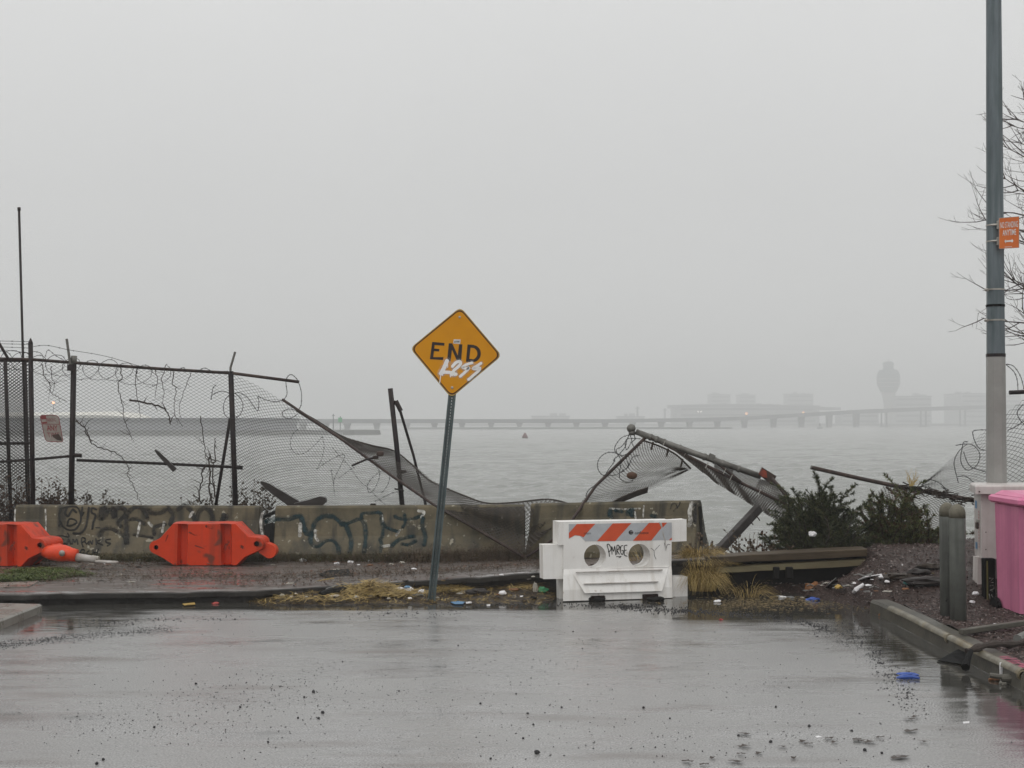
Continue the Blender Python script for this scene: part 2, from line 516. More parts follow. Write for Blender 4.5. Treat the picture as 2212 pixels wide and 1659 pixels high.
M['bridge_pier'] = pmat('bridge_pier', (0.09, 0.09, 0.095), None, 0.2, 0.7)
M['tower_glass'] = pmat('tower_glass', (0.045, 0.085, 0.092), (0.06, 0.095, 0.10), 0.3, 0.3)
M['tower_pale'] = pmat('tower_pale', (0.34, 0.34, 0.33), None, 0.3, 0.6)
M['far_dark'] = pmat('far_dark', (0.07, 0.075, 0.085), (0.10, 0.105, 0.11), 0.05, 0.7)
M['shed_grey'] = pmat('shed_grey', (0.21, 0.215, 0.235), (0.26, 0.265, 0.28), 0.05, 0.7)
M['far_mid'] = pmat('far_mid', (0.30, 0.305, 0.31), (0.24, 0.245, 0.25), 0.05, 0.7)
M['far_white'] = pmat('far_white', (0.82, 0.80, 0.72), None, 0.05, 0.6)
M['far_land'] = pmat('far_land', (0.085, 0.085, 0.075), (0.06, 0.065, 0.06), 0.05, 0.8)
M['window_dark'] = pmat('window_dark', (0.04, 0.045, 0.05), None, 0.5, 0.3)


def lamp_mat(name, col, st):
    m = bpy.data.materials.new(name); m.use_nodes = True
    b = m.node_tree.nodes['Principled BSDF']
    b.inputs['Emission Color'].default_value = (*col, 1)
    b.inputs['Emission Strength'].default_value = st
    return m


M['lamp_orange'] = lamp_mat('lamp_orange', (1.0, 0.34, 0.10), 2.6)
M['lamp_white'] = lamp_mat('lamp_white', (1.0, 0.95, 0.85), 3)
M['lamp_green'] = pmat('channel_green', (0.03, 0.36, 0.12), None, 3, 0.5)
M['buoy_red'] = pmat('buoy_red', (0.14, 0.035, 0.035), None, 3, 0.5)

# ================================================================ SETTING
WATER_Z = -2.2
KX = 4.07            # road face of the right kerb
LX = -5.3            # road face of the left kerb


def nz(x, y, s=1.0, seed=0.0):
    return noise.noise(V((x * s + seed, y * s - seed, seed * 0.37)))


ZF = [(-12, .14), (-3, .14), (-1.5, .19), (.5, .30), (2.45, .47)]
ZR = [(-12, .14), (-1, .14), (.5, .18), (2.45, .33)]
YF = [(-12, 15.4), (-5.9, 15.4), (-3.0, 15.7), (-1.55, 16.07), (.53, 16.33), (2.45, 16.33)]


def pave_h(x, y):
    t = sm((y - 16.4) / 2.2)
    return lerp(interp(ZF, x), interp(ZR, x), t)


def bed_h(x, y):
    """mulch bed on the right, behind the kerb, with the heap of washed-up rubbish at its toe"""
    base = 0.14
    m = sm((y - 13.9) / 2.7) * sm((x - 3.9) / 0.9)
    z = base + 0.40 * m + 0.10 * sm((x - 5.2) / 2.5) * m
    if y > 17.6:
        z -= (y - 17.6) * 0.30
    # toe of the heap that spills past the kerb end into the road corner
    if y > 14.40 and x < 4.6:
        xe = interp([(14.5, 4.15), (15.2, 4.0), (15.8, 3.62), (16.4, 3.35)], y)
        k = sm((x - xe) / 0.55)
        z = lerp(-0.12, z, k)
        if x < 4.3 and y < 16.6:
            z += 0.10 * sm((x - xe) / 0.35) * sm((16.6 - y) / 0.8)
    if y > 16.55 and x < 4.6:
        k = sm((4.6 - x) / 0.4)
        z = lerp(z, 0.12 - max(0, y - 16.6) * 0.16, k)
    return z


def wetness(x, y):
    n = nz(x * 0.55, y * 1.6, 1.0, 3.1) * 0.5 + nz(x * 1.6, y * 6.0, 1.0, 8.4) * 0.35 + nz(x * 4, y * 16, 1.0, 1.4) * 0.2
    wv = 0.0
    if x < KX:
        wv = max(wv, sm(1.15 - (KX - x) / 1.25) * sm((y - 6.8) / 1.0) * 0.95)
    wv = max(wv, 1.25 * sm((x - 1.1) / 0.8) * sm((y - 13.5) / 1.3))
    wv = max(wv, 1.0 * sm((y - 14.7) / 0.6))
    wv = max(wv, 0.8 * sm((-3.3 - x) / 1.2) * sm((y - 12.6) / 1.4))
    wv = max(wv, 0.20 + 0.50 * n)
    fine = nz(x * 2.2, y * 14.0, 1.0, 6.2) * .5 + nz(x * 6, y * 34.0, 1.0, 2.2) * .5
    return max(0.0, min(1.0, wv + n * 0.42 + .26 * fine))


def grid(name, xs, ys, hf, mat, att=None, keep=None):
    nx, ny = len(xs), len(ys)
    vs, idx = [], {}
    for j, y in enumerate(ys):
        for i, x in enumerate(xs):
            vs.append((x, y, hf(x, y)))
    fs = []
    for j in range(ny - 1):
        for i in range(nx - 1):
            if keep and not keep((xs[i] + xs[i + 1]) / 2, (ys[j] + ys[j + 1]) / 2):
                continue
            a = j * nx + i
            fs.append((a, a + 1, a + nx + 1, a + nx))
    me = bpy.data.meshes.new(name)
    me.from_pydata(vs, [], fs)
    me.materials.append(mat)
    me.polygons.foreach_set("use_smooth", [True] * len(fs))
    if att:
        at = me.attributes.new(att[0], 'FLOAT', 'POINT')
        at.data.foreach_set("value", [att[1](v[0], v[1]) for v in vs])
    me.update()
    o = bpy.data.objects.new(name, me)
    COL.objects.link(o)
    return o


def frange(a, b, st):
    n = max(1, int(round((b - a) / st)))
    return [a + (b - a) * i / n for i in range(n + 1)]


# --- road: wet asphalt, a film of water of uneven depth ("wet")
def road_mat():
    m = bpy.data.materials.new('wet_asphalt'); m.use_nodes = True
    t = m.node_tree; b = t.nodes['Principled BSDF']; K = t.links.new; N = t.nodes.new
    g = N('ShaderNodeNewGeometry')
    at = N('ShaderNodeAttribute'); at.attribute_name = 'wet'
    n1 = N('ShaderNodeTexNoise'); n1.inputs['Scale'].default_value = 0.9; n1.inputs['Detail'].default_value = 6
    n2 = N('ShaderNodeTexNoise'); n2.inputs['Scale'].default_value = 75; n2.inputs['Detail'].default_value = 3
    K(g.outputs['Position'], n2.inputs['Vector'])
    mp = N('ShaderNodeMapping'); mp.inputs['Scale'].default_value = (0.6, 2.0, 1)
    K(g.outputs['Position'], mp.inputs['Vector']); K(mp.outputs[0], n1.inputs['Vector'])
    ca = N('ShaderNodeMix'); ca.data_type = 'RGBA'
    ca.inputs['A'].default_value = (0.30, 0.297, 0.29, 1); ca.inputs['B'].default_value = (0.225, 0.221, 0.216, 1)
    K(n1.outputs['Fac'], ca.inputs['Factor'])
    cb = N('ShaderNodeMix'); cb.data_type = 'RGBA'; cb.blend_type = 'MULTIPLY'; cb.inputs['Factor'].default_value = 1
    ag = N('ShaderNodeMapRange'); ag.inputs['From Min'].default_value = .3; ag.inputs['From Max'].default_value = .7
    ag.inputs['To Min'].default_value = .38; ag.inputs['To Max'].default_value = 1.45
    K(n2.outputs['Fac'], ag.inputs['Value']); K(ca.outputs['Result'], cb.inputs['A']); K(ag.outputs[0], cb.inputs['B'])
    # sparse rusty and pale stains
    n4 = N('ShaderNodeTexNoise'); n4.inputs['Scale'].default_value = 1.7; n4.inputs['Detail'].default_value = 5
    mp4 = N('ShaderNodeMapping'); mp4.inputs['Scale'].default_value = (0.35, 1.5, 1)
    K(g.outputs['Position'], mp4.inputs['Vector']); K(mp4.outputs[0], n4.inputs['Vector'])
    s4 = N('ShaderNodeMapRange'); s4.inputs['From Min'].default_value = .56; s4.inputs['From Max'].default_value = .74; s4.inputs['To Max'].default_value = .75
    K(n4.outputs['Fac'], s4.inputs['Value'])
    cs = N('ShaderNodeMix'); cs.data_type = 'RGBA'; cs.inputs['B'].default_value = (0.12, 0.10, 0.09, 1)
    K(cb.outputs['Result'], cs.inputs['A']); K(s4.outputs[0], cs.inputs['Factor'])
    # under standing water the asphalt is soaked
    cd = N('ShaderNodeMix'); cd.data_type = 'RGBA'; cd.inputs['B'].default_value = (0.045, 0.043, 0.038, 1)
    wr = N('ShaderNodeMapRange'); wr.inputs['From Min'].default_value = .5; wr.inputs['From Max'].default_value = .85
    K(at.outputs['Fac'], wr.inputs['Value']); K(wr.outputs[0], cd.inputs['Factor']); K(cs.outputs['Result'], cd.inputs['A'])
    K(cd.outputs['Result'], b.inputs['Base Color'])
    ro = N('ShaderNodeMapRange'); ro.inputs['From Min'].default_value = .15; ro.inputs['From Max'].default_value = .8
    ro.inputs['To Min'].default_value = .30; ro.inputs['To Max'].default_value = .045
    K(at.outputs['Fac'], ro.inputs['Value']); K(ro.outputs[0], b.inputs['Roughness'])
    b.inputs['IOR'].default_value = 1.5
    b.inputs['Specular IOR Level'].default_value = 0.85
    # grain of the asphalt drowned where the film is deep; faint wind ripple on the water
    bu = N('ShaderNodeBump'); bu.inputs['Distance'].default_value = 0.004
    bs = N('ShaderNodeMapRange'); bs.inputs['From Min'].default_value = .2; bs.inputs['From Max'].default_value = .8
    bs.inputs['To Min'].default_value = .55; bs.inputs['To Max'].default_value = .02
    K(at.outputs['Fac'], bs.inputs['Value']); K(bs.outputs[0], bu.inputs['Strength']); K(n2.outputs['Fac'], bu.inputs['Height'])
    n3 = N('ShaderNodeTexNoise'); n3.inputs['Scale'].default_value = 6; n3.inputs['Detail'].default_value = 4
    mp3 = N('ShaderNodeMapping'); mp3.inputs['Scale'].default_value = (0.8, 2.2, 1)
    K(g.outputs['Position'], mp3.inputs['Vector']); K(mp3.outputs[0], n3.inputs['Vector'])
    bu2 = N('ShaderNodeBump'); bu2.inputs['Distance'].default_value = 0.004; bu2.inputs['Strength'].default_value = 0.5
    K(n3.outputs['Fac'], bu2.inputs['Height']); K(bu.outputs[0], bu2.inputs['Normal']); K(bu2.outputs[0], b.inputs['Normal'])
    return m


xs = [-14, -9, -6.5] + frange(-5.9, 4.3, 0.05)
ys = [-14, -8, -2, 3] + frange(6, 16.9, 0.05)
road = tag(grid('road', xs, ys, lambda x, y: 0.003 * nz(x, y, .7, 2) if y > 5 else 0, road_mat(), ('wet', wetness)), 'wet grey asphalt road running to the broken fence', 'road', kind='structure')
gd = MB(); gd.hexa([V(p) for p in ((-90, -25, -3.5), (90, -25, -3.5), (90, 21.2, -3.5), (-90, 21.2, -3.5), (-90, -25, -.06), (90, -25, -.06), (90, 21.2, -.06), (-90, 21.2, -.06))])
tag(gd.build('ground', M['soil']), 'dark earth the street lies on', 'ground', kind='structure')


# --- raised pavement in front of the concrete barriers
def pave_mat():
    m = bpy.data.materials.new('wet_pavement'); m.use_nodes = True
    t = m.node_tree; b = t.nodes['Principled BSDF']; K = t.links.new; N = t.nodes.new
    g = N('ShaderNodeNewGeometry')
    mp = N('ShaderNodeMapping'); mp.inputs['Scale'].default_value = (0.45, 1.7, 1); K(g.outputs['Position'], mp.inputs['Vector'])
    n1 = N('ShaderNodeTexNoise'); n1.inputs['Scale'].default_value = 2.0; n1.inputs['Detail'].default_value = 7; K(mp.outputs[0], n1.inputs['Vector'])
    n2 = N('ShaderNodeTexNoise'); n2.inputs['Scale'].default_value = 14; n2.inputs['Detail'].default_value = 6; K(mp.outputs[0], n2.inputs['Vector'])
    r1 = N('ShaderNodeMapRange'); r1.inputs['From Min'].default_value = .42; r1.inputs['From Max'].default_value = .56; K(n1.outputs['Fac'], r1.inputs['Value'])
    r2 = N('ShaderNodeMapRange'); r2.inputs['From Min'].default_value = .50; r2.inputs['From Max'].default_value = .62; K(n2.outputs['Fac'], r2.inputs['Value'])
    c1 = N('ShaderNodeMix'); c1.data_type = 'RGBA'; c1.inputs['A'].default_value = (.165, .155, .148, 1); c1.inputs['B'].default_value = (.085, .070, .060, 1); K(r1.outputs[0], c1.inputs['Factor'])
    c2 = N('ShaderNodeMix'); c2.data_type = 'RGBA'; c2.inputs['B'].default_value = (.095, .058, .042, 1); K(c1.outputs['Result'], c2.inputs['A'])
    mm = N('ShaderNodeMath'); mm.operation = 'MULTIPLY'; mm.inputs[1].default_value = .7; K(r2.outputs[0], mm.inputs[0]); K(mm.outputs[0], c2.inputs['Factor'])
    K(c2.outputs['Result'], b.inputs['Base Color'])
    mx_ = N('ShaderNodeMath'); mx_.operation = 'MAXIMUM'; K(r1.outputs[0], mx_.inputs[0]); K(r2.outputs[0], mx_.inputs[1])
    ro = N('ShaderNodeMapRange'); ro.inputs['To Min'].default_value = .07; ro.inputs['To Max'].default_value = .55; K(mx_.outputs[0], ro.inputs['Value']); K(ro.outputs[0], b.inputs['Roughness'])
    bu = N('ShaderNodeBump'); bu.inputs['Distance'].default_value = .012
    bs = N('ShaderNodeMapRange'); bs.inputs['To Min'].default_value = .04; bs.inputs['To Max'].default_value = .7; K(mx_.outputs[0], bs.inputs['Value']); K(bs.outputs[0], bu.inputs['Strength'])
    K(n2.outputs['Fac'], bu.inputs['Height']); K(bu.outputs[0], b.inputs['Normal'])
    return m


def build_pavement():
    mb = MB()
    xs = frange(-12, 2.45, .08)
    ts = [0] + frange(0.012, 1, .022)
    rows = []
    for x in xs:
        yf = interp(YF, x) + 0.10 * nz(x, 0, 1.3, 5) + .04 * nz(x, 0, 5, 9)
        col = []
        for t in ts:
            y = lerp(yf, 21.2, t)
            z = pave_h(x, y) + .006 * nz(x, y, 2, 1) + .004 * nz(x, y, 7, 4)
            if t == 0: z -= .018
            col.append(V((x, y, z)))
        rows.append(col + [V((x, 21.2, -3.4))])
    n = len(rows[0])
    mb.add([p for r in rows for p in r], [(i * n + j, (i + 1) * n + j, (i + 1) * n + j + 1, i * n + j + 1) for i in range(len(rows) - 1) for j in range(n - 1)],)
    # right end face
    mb.add(rows[-1], [tuple(range(n))[::-1]])
    return mb


pv = tag(build_pavement().build('pavement', pave_mat(), recentre=False), 'raised wet pavement strip under the concrete barriers', 'pavement', kind='structure')
pv.data.polygons.foreach_set('use_smooth', [p.normal.z > .85 for p in pv.data.polygons])

pe = MB(); rows = []
for x in frange(-12, 2.47, .08):
    yf = interp(YF, x) + 0.10 * nz(x, 0, 1.3, 5) + .04 * nz(x, 0, 5, 9)
    z = pave_h(x, yf) + .006 * nz(x, yf, 2, 1) + .004 * nz(x, yf, 7, 4)
    j = .03 * nz(x, 3, 5, 2); z += .018 * min(0, nz(x, 8, 3, 4))
    rows.append([V((x, yf + .07, -.08)), V((x, yf + .06 + j, z - .075)), V((x, yf - .02 + j, z - .065)), V((x, yf - .025 + j * .6, z - .015)), V((x, yf - .008, z - .004)), V((x, yf + .10, z - .012))])
pe.loft(rows, 0, True, True)
tag(pe.build('pavement_edge', M['timber_cap'] if False else pmat('shaded_wet_edge', (.050, .046, .042), (.026, .024, .022), 5, .4, bump=.3, bscale=14, stretch=(.3, 1, 1)), recentre=False), 'dark broken front edge of the raised pavement', 'kerb', kind='structure')  # wet concrete, coloured darker to stand for the shaded gap under the slab top

# left corner slab with its kerb
sl = MB()
z0, z1 = -.06, .10
pts = [(LX + .0, 14.85), (LX, -12), (-14, -12), (-14, 14.95), (-6.2, 14.98)]
ring = lambda ins, z: [V((p[0] - ins, p[1] - (ins if p[1] > 0 else 0), z)) for p in pts]
sl.loft([ring(0, z0), ring(0, z1 - .02), ring(.02, z1)])
tag(sl.build('sidewalk', M['slab'], recentre=False), 'pale concrete sidewalk corner at the left kerb', 'sidewalk', kind='structure')

# --- kerb on the right: concrete with a rusty steel nosing
kb = MB()
path = [(4.07, y) for y in frange(10.55, 14.3, .25)] + [(4.06, 14.6), (4.03, 14.85)]
rows = []
for i, (x, y) in enumerate(path):
    zt = .145 + .01 * nz(0, y, 1, 3)
    rows.append([V((x, y, -.06)), V((x + .012, y, zt - .03)), V((x + .035, y, zt)), V((x + .20, y, zt + .004)), V((x + .22, y, -.06))])
n = 5
kb.loft(rows, 0, True)
# nearer run of the kerb, out towards the camera, set slightly out of line
rows = [[V((x + .10, y, -.06)), V((x + .11, y, .10)), V((x + .14, y, .125)), V((x + .30, y, .13)), V((x + .32, y, -.06))] for x, y in [(4.09, 10.2), (4.11, 9.5), (4.12, 7), (4.12, -12)]]
kb.loft(rows, 0, True)
kerb = tag(kb.build('kerb', M['kerb'], recentre=False), 'low concrete kerb with rusty steel nosing beside the mulch bed', 'kerb', kind='structure')
ns = MB()
for y0, y1 in ((10.58, 12.30), (12.34, 14.25)):
    prof = []
    for y in frange(y0, y1, .2):
        zt = .150 + .01 * nz(0, y, 1, 3)
        c = V((4.075 + .03, y, zt - .03))
        prof.append([c + V((.045 * math.cos(a), 0, .045 * math.sin(a))) for a in (0, .5, 1, 1.6, 2.1, 2.6, 3.14)])
    ns.loft(prof, 0, False, closed=False)
    # hollow lip seen at the end
    ns.lathe(V((4.105, y0 - .004, .115)), [(.045, 0), (.045, .05), (.036, .05), (.036, .0)], 14, 0, V((0, 1, 0)), V((1, 0, 0)))
ns.build('steel_nosing', M['kerb_steel'], kerb, smooth=True)
kp = MB()
F_k = Frame((4.1, 11, .156), (1, 0, 0), (0, 1, 0))
kp.poly([[V((4.14 + a, 10.9 + b, .158)) for a, b in ((-.02, -.2), (.1, -.25), (.13, .1), (.10, .35), (.0, .3), (-.05, .05))]], (0, 0, 0))
kp.build('paint_stain', M['kerb_pink'], kerb)

# --- mulch bed
bed = grid('mulch_bed', frange(2.5, 4.0, .1)[:-1] + frange(4.0, 8.0, .07) + [9, 12, 20], [-12, 0, 6] + frange(8.8, 19.5, .09) + [20.2, 21, 21.8, 22.4],
           lambda x, y: (bed_h(x, y) + .025 * nz(x, y, 1.7, 2) + .018 * nz(x, y, 6, 7) - (.5 if y > 21.9 else 0) * 6) if True else 0, M['mulch'],
           keep=lambda x, y: (x > KX + .20) or y > 14.75)
tag(bed, 'brown red mulch and soil bank behind the kerb', 'ground', kind='structure')
# loose wood chips and pebbles on it: uncountable
ch = MB(); ch2 = MB()
rnd = random.Random(11)
for i in range(24000):
    y = 9.2 + 8.6 * rnd.random() ** .8
    x = KX + .24 + rnd.random() ** 1.3 * 3.6
    if y > 14.6 and rnd.random() < .35:
        x = 3.0 + rnd.random() * 1.6
    z = bed_h(x, y)
    if z < .0 or (y > 16.6 and x < 4.5): continue
    z += .025 * nz(x, y, 1.7, 2) + .018 * nz(x, y, 6, 7)
    a = rnd.random() * 6.28; l = rnd.uniform(.006, .024); w_ = l * rnd.uniform(.3, .8); tl = rnd.uniform(-.5, .5)
    d = V((math.cos(a), math.sin(a), tl)); s_ = V((-math.sin(a), math.cos(a), rnd.uniform(-.4, .4)))
    c = V((x, y, z + .006 + abs(tl) * l * .3)); u = V((0, 0, rnd.uniform(.003, .010)))
    (ch if rnd.random() < .86 else ch2).add([c + d * l, c + s_ * w_, c - d * l, c - s_ * w_, c + u], [(0, 1, 4), (1, 2, 4), (2, 3, 4), (3, 0, 4)])
tag(ch.build('mulch_chips', M['chip'], recentre=False), 'brown wood chips strewn over the bank', 'mulch', kind='stuff')
tag(ch2.build('pebbles', M['chip_pale'], recentre=False), 'small pale pebbles scattered among the mulch', 'pebbles', kind='stuff')


# --- water
def water_mat():
    m = bpy.data.materials.new('bay_water'); m.use_nodes = True
    t = m.node_tree; b = t.nodes['Principled BSDF']; K = t.links.new; N = t.nodes.new
    b.inputs['Base Color'].default_value = (0.20, 0.207, 0.188, 1)
    b.inputs['IOR'].default_value = 1.33
    b.inputs['Roughness'].default_value = 0.16
    g = N('ShaderNodeNewGeometry')
    last = None
    for sc, st, ds, sz in ((1.1, .7, .22, (.6, 1.6, 1)), (4.0, .5, .05, (.7, 1.5, 1))):
        mp = N('ShaderNodeMapping'); mp.inputs['Scale'].default_value = sz; K(g.outputs['Position'], mp.inputs['Vector'])
        n = N('ShaderNodeTexNoise'); n.inputs['Scale'].default_value = sc; n.inputs['Detail'].default_value = 4; n.inputs['Roughness'].default_value = .55
        K(mp.outputs[0], n.inputs['Vector'])
        bu = N('ShaderNodeBump'); bu.inputs['Strength'].default_value = st; bu.inputs['Distance'].default_value = ds
        K(n.outputs['Fac'], bu.inputs['Height'])
        if last: K(last.outputs[0], bu.inputs['Normal'])
        last = bu
    K(last.outputs[0], b.inputs['Normal'])
    return m


def wave(x, y):
    """short wind chop, crests roughly across the view; fades where it could no longer be told apart"""
    f = 1 / (1 + (y / 420) ** 2)
    n1 = noise.noise(V((x * .16, y * .34, 1.3)))
    n2 = noise.noise(V((x * .42 + 7, y * .95 + 3, 4.1)))
    n3 = noise.noise(V((x * 1.1 + 2, y * 2.3, 9.7)))
    g = .55 + .45 * noise.noise(V((x * .02, y * .03, 5)))       # gusts
    return f * (.36 * n1 + g * (.42 * (1 - 2 * abs(n2)) * .6 + 0.20 * n3 / (1 + y / 160)))


ys = [21.0]
while ys[-1] < 900: ys.append(ys[-1] * 1.0078)
ss = [-2.2, -1.4, -.9, -.6] + frange(-.50, .50, .0038) + [.6, .9, 1.4, 2.2]
vs = [(y * q_, y, WATER_Z + wave(y * q_, y)) for y in ys for q_ in ss]
nc, nr = len(ss), len(ys)
fs = [(j * nc + i, j * nc + i + 1, (j + 1) * nc + i + 1, (j + 1) * nc + i) for j in range(nr - 1) for i in range(nc - 1)]
b0 = len(vs); yl = ys[-1]
vs += [(-1700, 21.0, WATER_Z), (1700, 21.0, WATER_Z), (-1700, yl / 1.0, WATER_Z), (1700, yl, WATER_Z), (-1700, 2500, WATER_Z), (1700, 2500, WATER_Z)]
fs.append(tuple([b0 + 4] + [b0 + 2] + [(nr - 1) * nc + i for i in range(nc)] + [b0 + 3, b0 + 5]))
fs.append(tuple([b0 + 0] + [j * nc for j in range(nr)] + [b0 + 2])[::1])
fs.append(tuple([b0 + 1, b0 + 3] + [j * nc + nc - 1 for j in reversed(range(nr))]))
wme = bpy.data.meshes.new('water'); wme.from_pydata(vs, [], fs); wme.materials.append(water_mat())
wme.polygons.foreach_set('use_smooth', [True] * len(fs)); wme.update()
wo = bpy.data.objects.new('water', wme); COL.objects.link(wo)
tag(wo, 'choppy grey green bay water under mist', 'water', kind='structure')
sb = MB(); sb.add([(-1700, 21.0, -3.4), (1700, 21.0, -3.4), (1700, 2500, -3.4), (-1700, 2500, -3.4)], [(0, 1, 2, 3)])
# far shores
def land(name, pts, top, label, mat):
    mb = MB()
    lo = [V((x, y, WATER_Z - .8)) for x, y in pts]
    cx_ = sum(p[0] for p in pts) / len(pts); cy_ = sum(p[1] for p in pts) / len(pts)
    hi = [V((lerp(x, cx_, .01), y + 3 if y < cy_ else y - 3, top + .4 * nz(x, y, .02))) for x, y in pts]
    mb.loft([lo, hi])
    return tag(mb.build(name, mat, recentre=False), label, 'shore', kind='structure')


land('shore_left', [(-330, 400), (-110, 412), (-52, 436), (-44, 444), (-50, 470), (-330, 520)], -.6, 'low dark shoreline across the water at the left', M['far_land'])
land('shore_far', [(-1650, 1700), (-700, 1480), (0, 1400), (300, 1390), (700, 1390), (1650, 1420), (1650, 2480), (-1650, 2480)], -.2, 'misty far shore behind the bridge', M['far_land'])
land('shore_middle', [(-62, 772), (-20, 768), (60, 800), (140, 830), (60, 860), (-62, 830)], -1.2, 'thin strip of land behind the bridge piers', M['far_land'])

# ================================================================ BACKGROUND THINGS
ZB = [(600, 740), (740, 780), (1106, 860), (1500, 945), (1800, 1090), (2212, 1340), (2330, 1420)]
DY = [(600, 908.5), (1300, 908.3), (1500, 905.5), (1600, 902), (1700, 896), (1850, 887), (2000, 881), (2131, 877), (2330, 873)]


def bp(x):
    Y = interp(ZB, x)
    return P(x, interp(DY, x), Y)


br = thing('bridge', bp(1300) * 1.0, 'long low concrete road bridge on piers fading into the mist', 'bridge')
br.location.z = WATER_Z
mb = MB(); rl = MB()
rows, rows2 = [], []
for x in frange(600, 2330, 20):
    p = bp(x); q = bp(x + 1); d = (q - p).normalized(); s_ = V((d.y, -d.x, 0)) * 5.0 / 1
    th = 1.7 + .004 * max(0, x - 1500) * .5
    rows.append([p - s_ + V((0, 0, -th)), p + s_ + V((0, 0, -th)), p + s_ * 1.08 + V((0, 0, -.5)), p + s_ * 1.08, p - s_ * 1.08, p - s_ * 1.08 + V((0, 0, -.5))])
    rows2.append([p + s_ * 1.08 + V((0, 0, .002)), p + s_ * 1.05 + V((0, 0, .002)), p + s_ * 1.05 + V((0, 0, .9)), p + s_ * 1.08 + V((0, 0, .9))])
mb.loft(rows); rl.loft(rows2)
mb.build('deck', M['bridge'], br); rl.build('railing', M['bridge'], br)
piers = [x * .8848 for x in (740, 795, 848, 920, 993, 1061, 1128, 1199, 1268, 1338, 1407, 1477, 1544, 1614, 1683, 1751, 1817, 1888, 1956, 2024, 2090, 2158, 2254, 2350, 2450, 2550)]
for i, x in enumerate(piers):
    p = bp(x); k = MB(); hw = p.y / 2831 * 5.4
    if x > 1890:
        for sg in (-1, 1):
            k.tube([V((p.x + sg * hw, p.y, WATER_Z - .5)), V((p.x + sg * hw, p.y, p.z - 2.6))], hw * .36, 8)
        k.box(V((p.x, p.y, p.z - 2.3)), (hw * 3.0, 5, 1.2))
        k.box(V((p.x, p.y, WATER_Z + .4)), (hw * 2.9, 4, 1.2))
    else:
        zt, zb = p.z - 1.7, WATER_Z - .5
        for (a, za, b, zc) in ((hw * 1.25, zt, hw * 1.25, zt - .9), (hw, zt - .9, hw * .72, zb)):
            k.hexa([V((p.x - b, p.y - 4, zc)), V((p.x + b, p.y - 4, zc)), V((p.x + b, p.y + 4, zc)), V((p.x - b, p.y + 4, zc)), V((p.x - a, p.y - 4, za)), V((p.x + a, p.y - 4, za)), V((p.x + a, p.y + 4, za)), V((p.x - a, p.y + 4, za))])
    k.build('pier', M['bridge_pier'], br)

# control tower
TY = 1450.0
b0 = P(1920, 921, TY); b0.z = -.5
tw = thing('control_tower', b0, 'round headed airport control tower looming pale in the mist', 'tower')
zz = lambda y: P(1920, y, TY).z
u = TY / 2831
k = MB(); k.lathe(V((b0.x, TY, 0)), [(10 * u, b0.z), (9.5 * u, zz(905)), (10 * u, zz(875)), (13 * u, zz(858)), (15 * u, zz(850)), (15 * u, zz(847))], 20); k.build('shaft', M['tower_pale'], tw, smooth=True)
k = MB(); k.lathe(V((b0.x, TY, 0)), [(17 * u, zz(846.5)), (22 * u, zz(836)), (24.5 * u, zz(828)), (24.5 * u, zz(812)), (22 * u, zz(803)), (18 * u, zz(799))], 20); k.build('cab', M['tower_glass'], tw, smooth=True)
k = MB()
for yy in (835, 827, 819, 811):
    k.lathe(V((b0.x, TY, 0)), [((23 if yy in (835, 811) else 24.6) * u + .25, zz(yy) - .35), ((23 if yy in (835, 811) else 24.6) * u + .25, zz(yy) + .35)], 20)
k.build('cab_bands', M['tower_pale'], tw)
k = MB(); k.lathe(V((b0.x, TY, 0)), [(14 * u, zz(798.9)), (10.5 * u, zz(795)), (11.5 * u, zz(789)), (12 * u, zz(784)), (7 * u, zz(781))], 16); k.build('roof_cab', M['tower_glass'], tw, smooth=True)
k = MB(); k.tube([V((b0.x, TY, zz(781))), V((b0.x, TY, zz(772)))], .35, 5); k.build('antenna', M['far_dark'], tw)


def far_block(name, x0, x1, yt, Y, depth, label, mat, cat='building', extra=None, base_y=None, wins=0):
    a = P(x0, yt, Y); b = P(x1, yt, Y); zb_ = -.6 if base_y is None else P(x0, base_y, Y).z
    o = thing(name, V(((a.x + b.x) / 2, Y + depth / 2, zb_)), label, cat)
    k = MB(); k.box(V(((a.x + b.x) / 2, Y + depth / 2, (a.z + zb_) / 2)), (b.x - a.x, depth, a.z - zb_)); k.build('wall', mat, o)
    k = MB(); k.box(V(((a.x + b.x) / 2, Y + depth / 2, a.z + .5)), (b.x - a.x + 1.5, depth + 1.5, 1.0)); k.build('roof', M['far_dark'], o)
    rr_ = random.Random(int(x0 + yt))
    for q_ in range((int((b.x - a.x) / 22) + 1) if Y > 1000 else 0):
        k = MB(); bx = rr_.uniform(a.x + 3, b.x - 3); hh_ = rr_.uniform(1.2, 3.4); k.box(V((bx, Y + depth * .4, a.z + 1 + hh_ / 2)), (rr_.uniform(3, 8), 8, hh_)); k.build('roof_plant', mat, o)
    if wins:
        hh = (a.z - zb_)
        nrow = max(1, int(hh / 5.5))
        for r in range(nrow):
            k = MB(); zc = zb_ + hh * (r + .55) / nrow
            k.box(V(((a.x + b.x) / 2, Y - .1, zc)), ((b.x - a.x) * .94, .3, hh / nrow * .38)); k.build('window_band', M['window_dark'], o)
    if extra: extra(o, a, b, Y)
    return o


def term_extra(o, a, b, Y):
    k = MB(); rows = []
    for i in range(25):
        t = i / 24; x = lerp(a.x - 6, b.x + 22, t)
        z = a.z + 1.1 + 1.4 * math.sin(math.pi * min(1, t * 1.15)) - 5.0 * max(0, t - .45) ** 1.3
        rows.append([V((x, Y - 9, z - 2.8)), V((x, Y - 9, z)), V((x, Y + 40, z + 1)), V((x, Y + 40, z - 2.8))])
    k.loft(rows); k.build('roof_canopy', M['far_dark'], o)


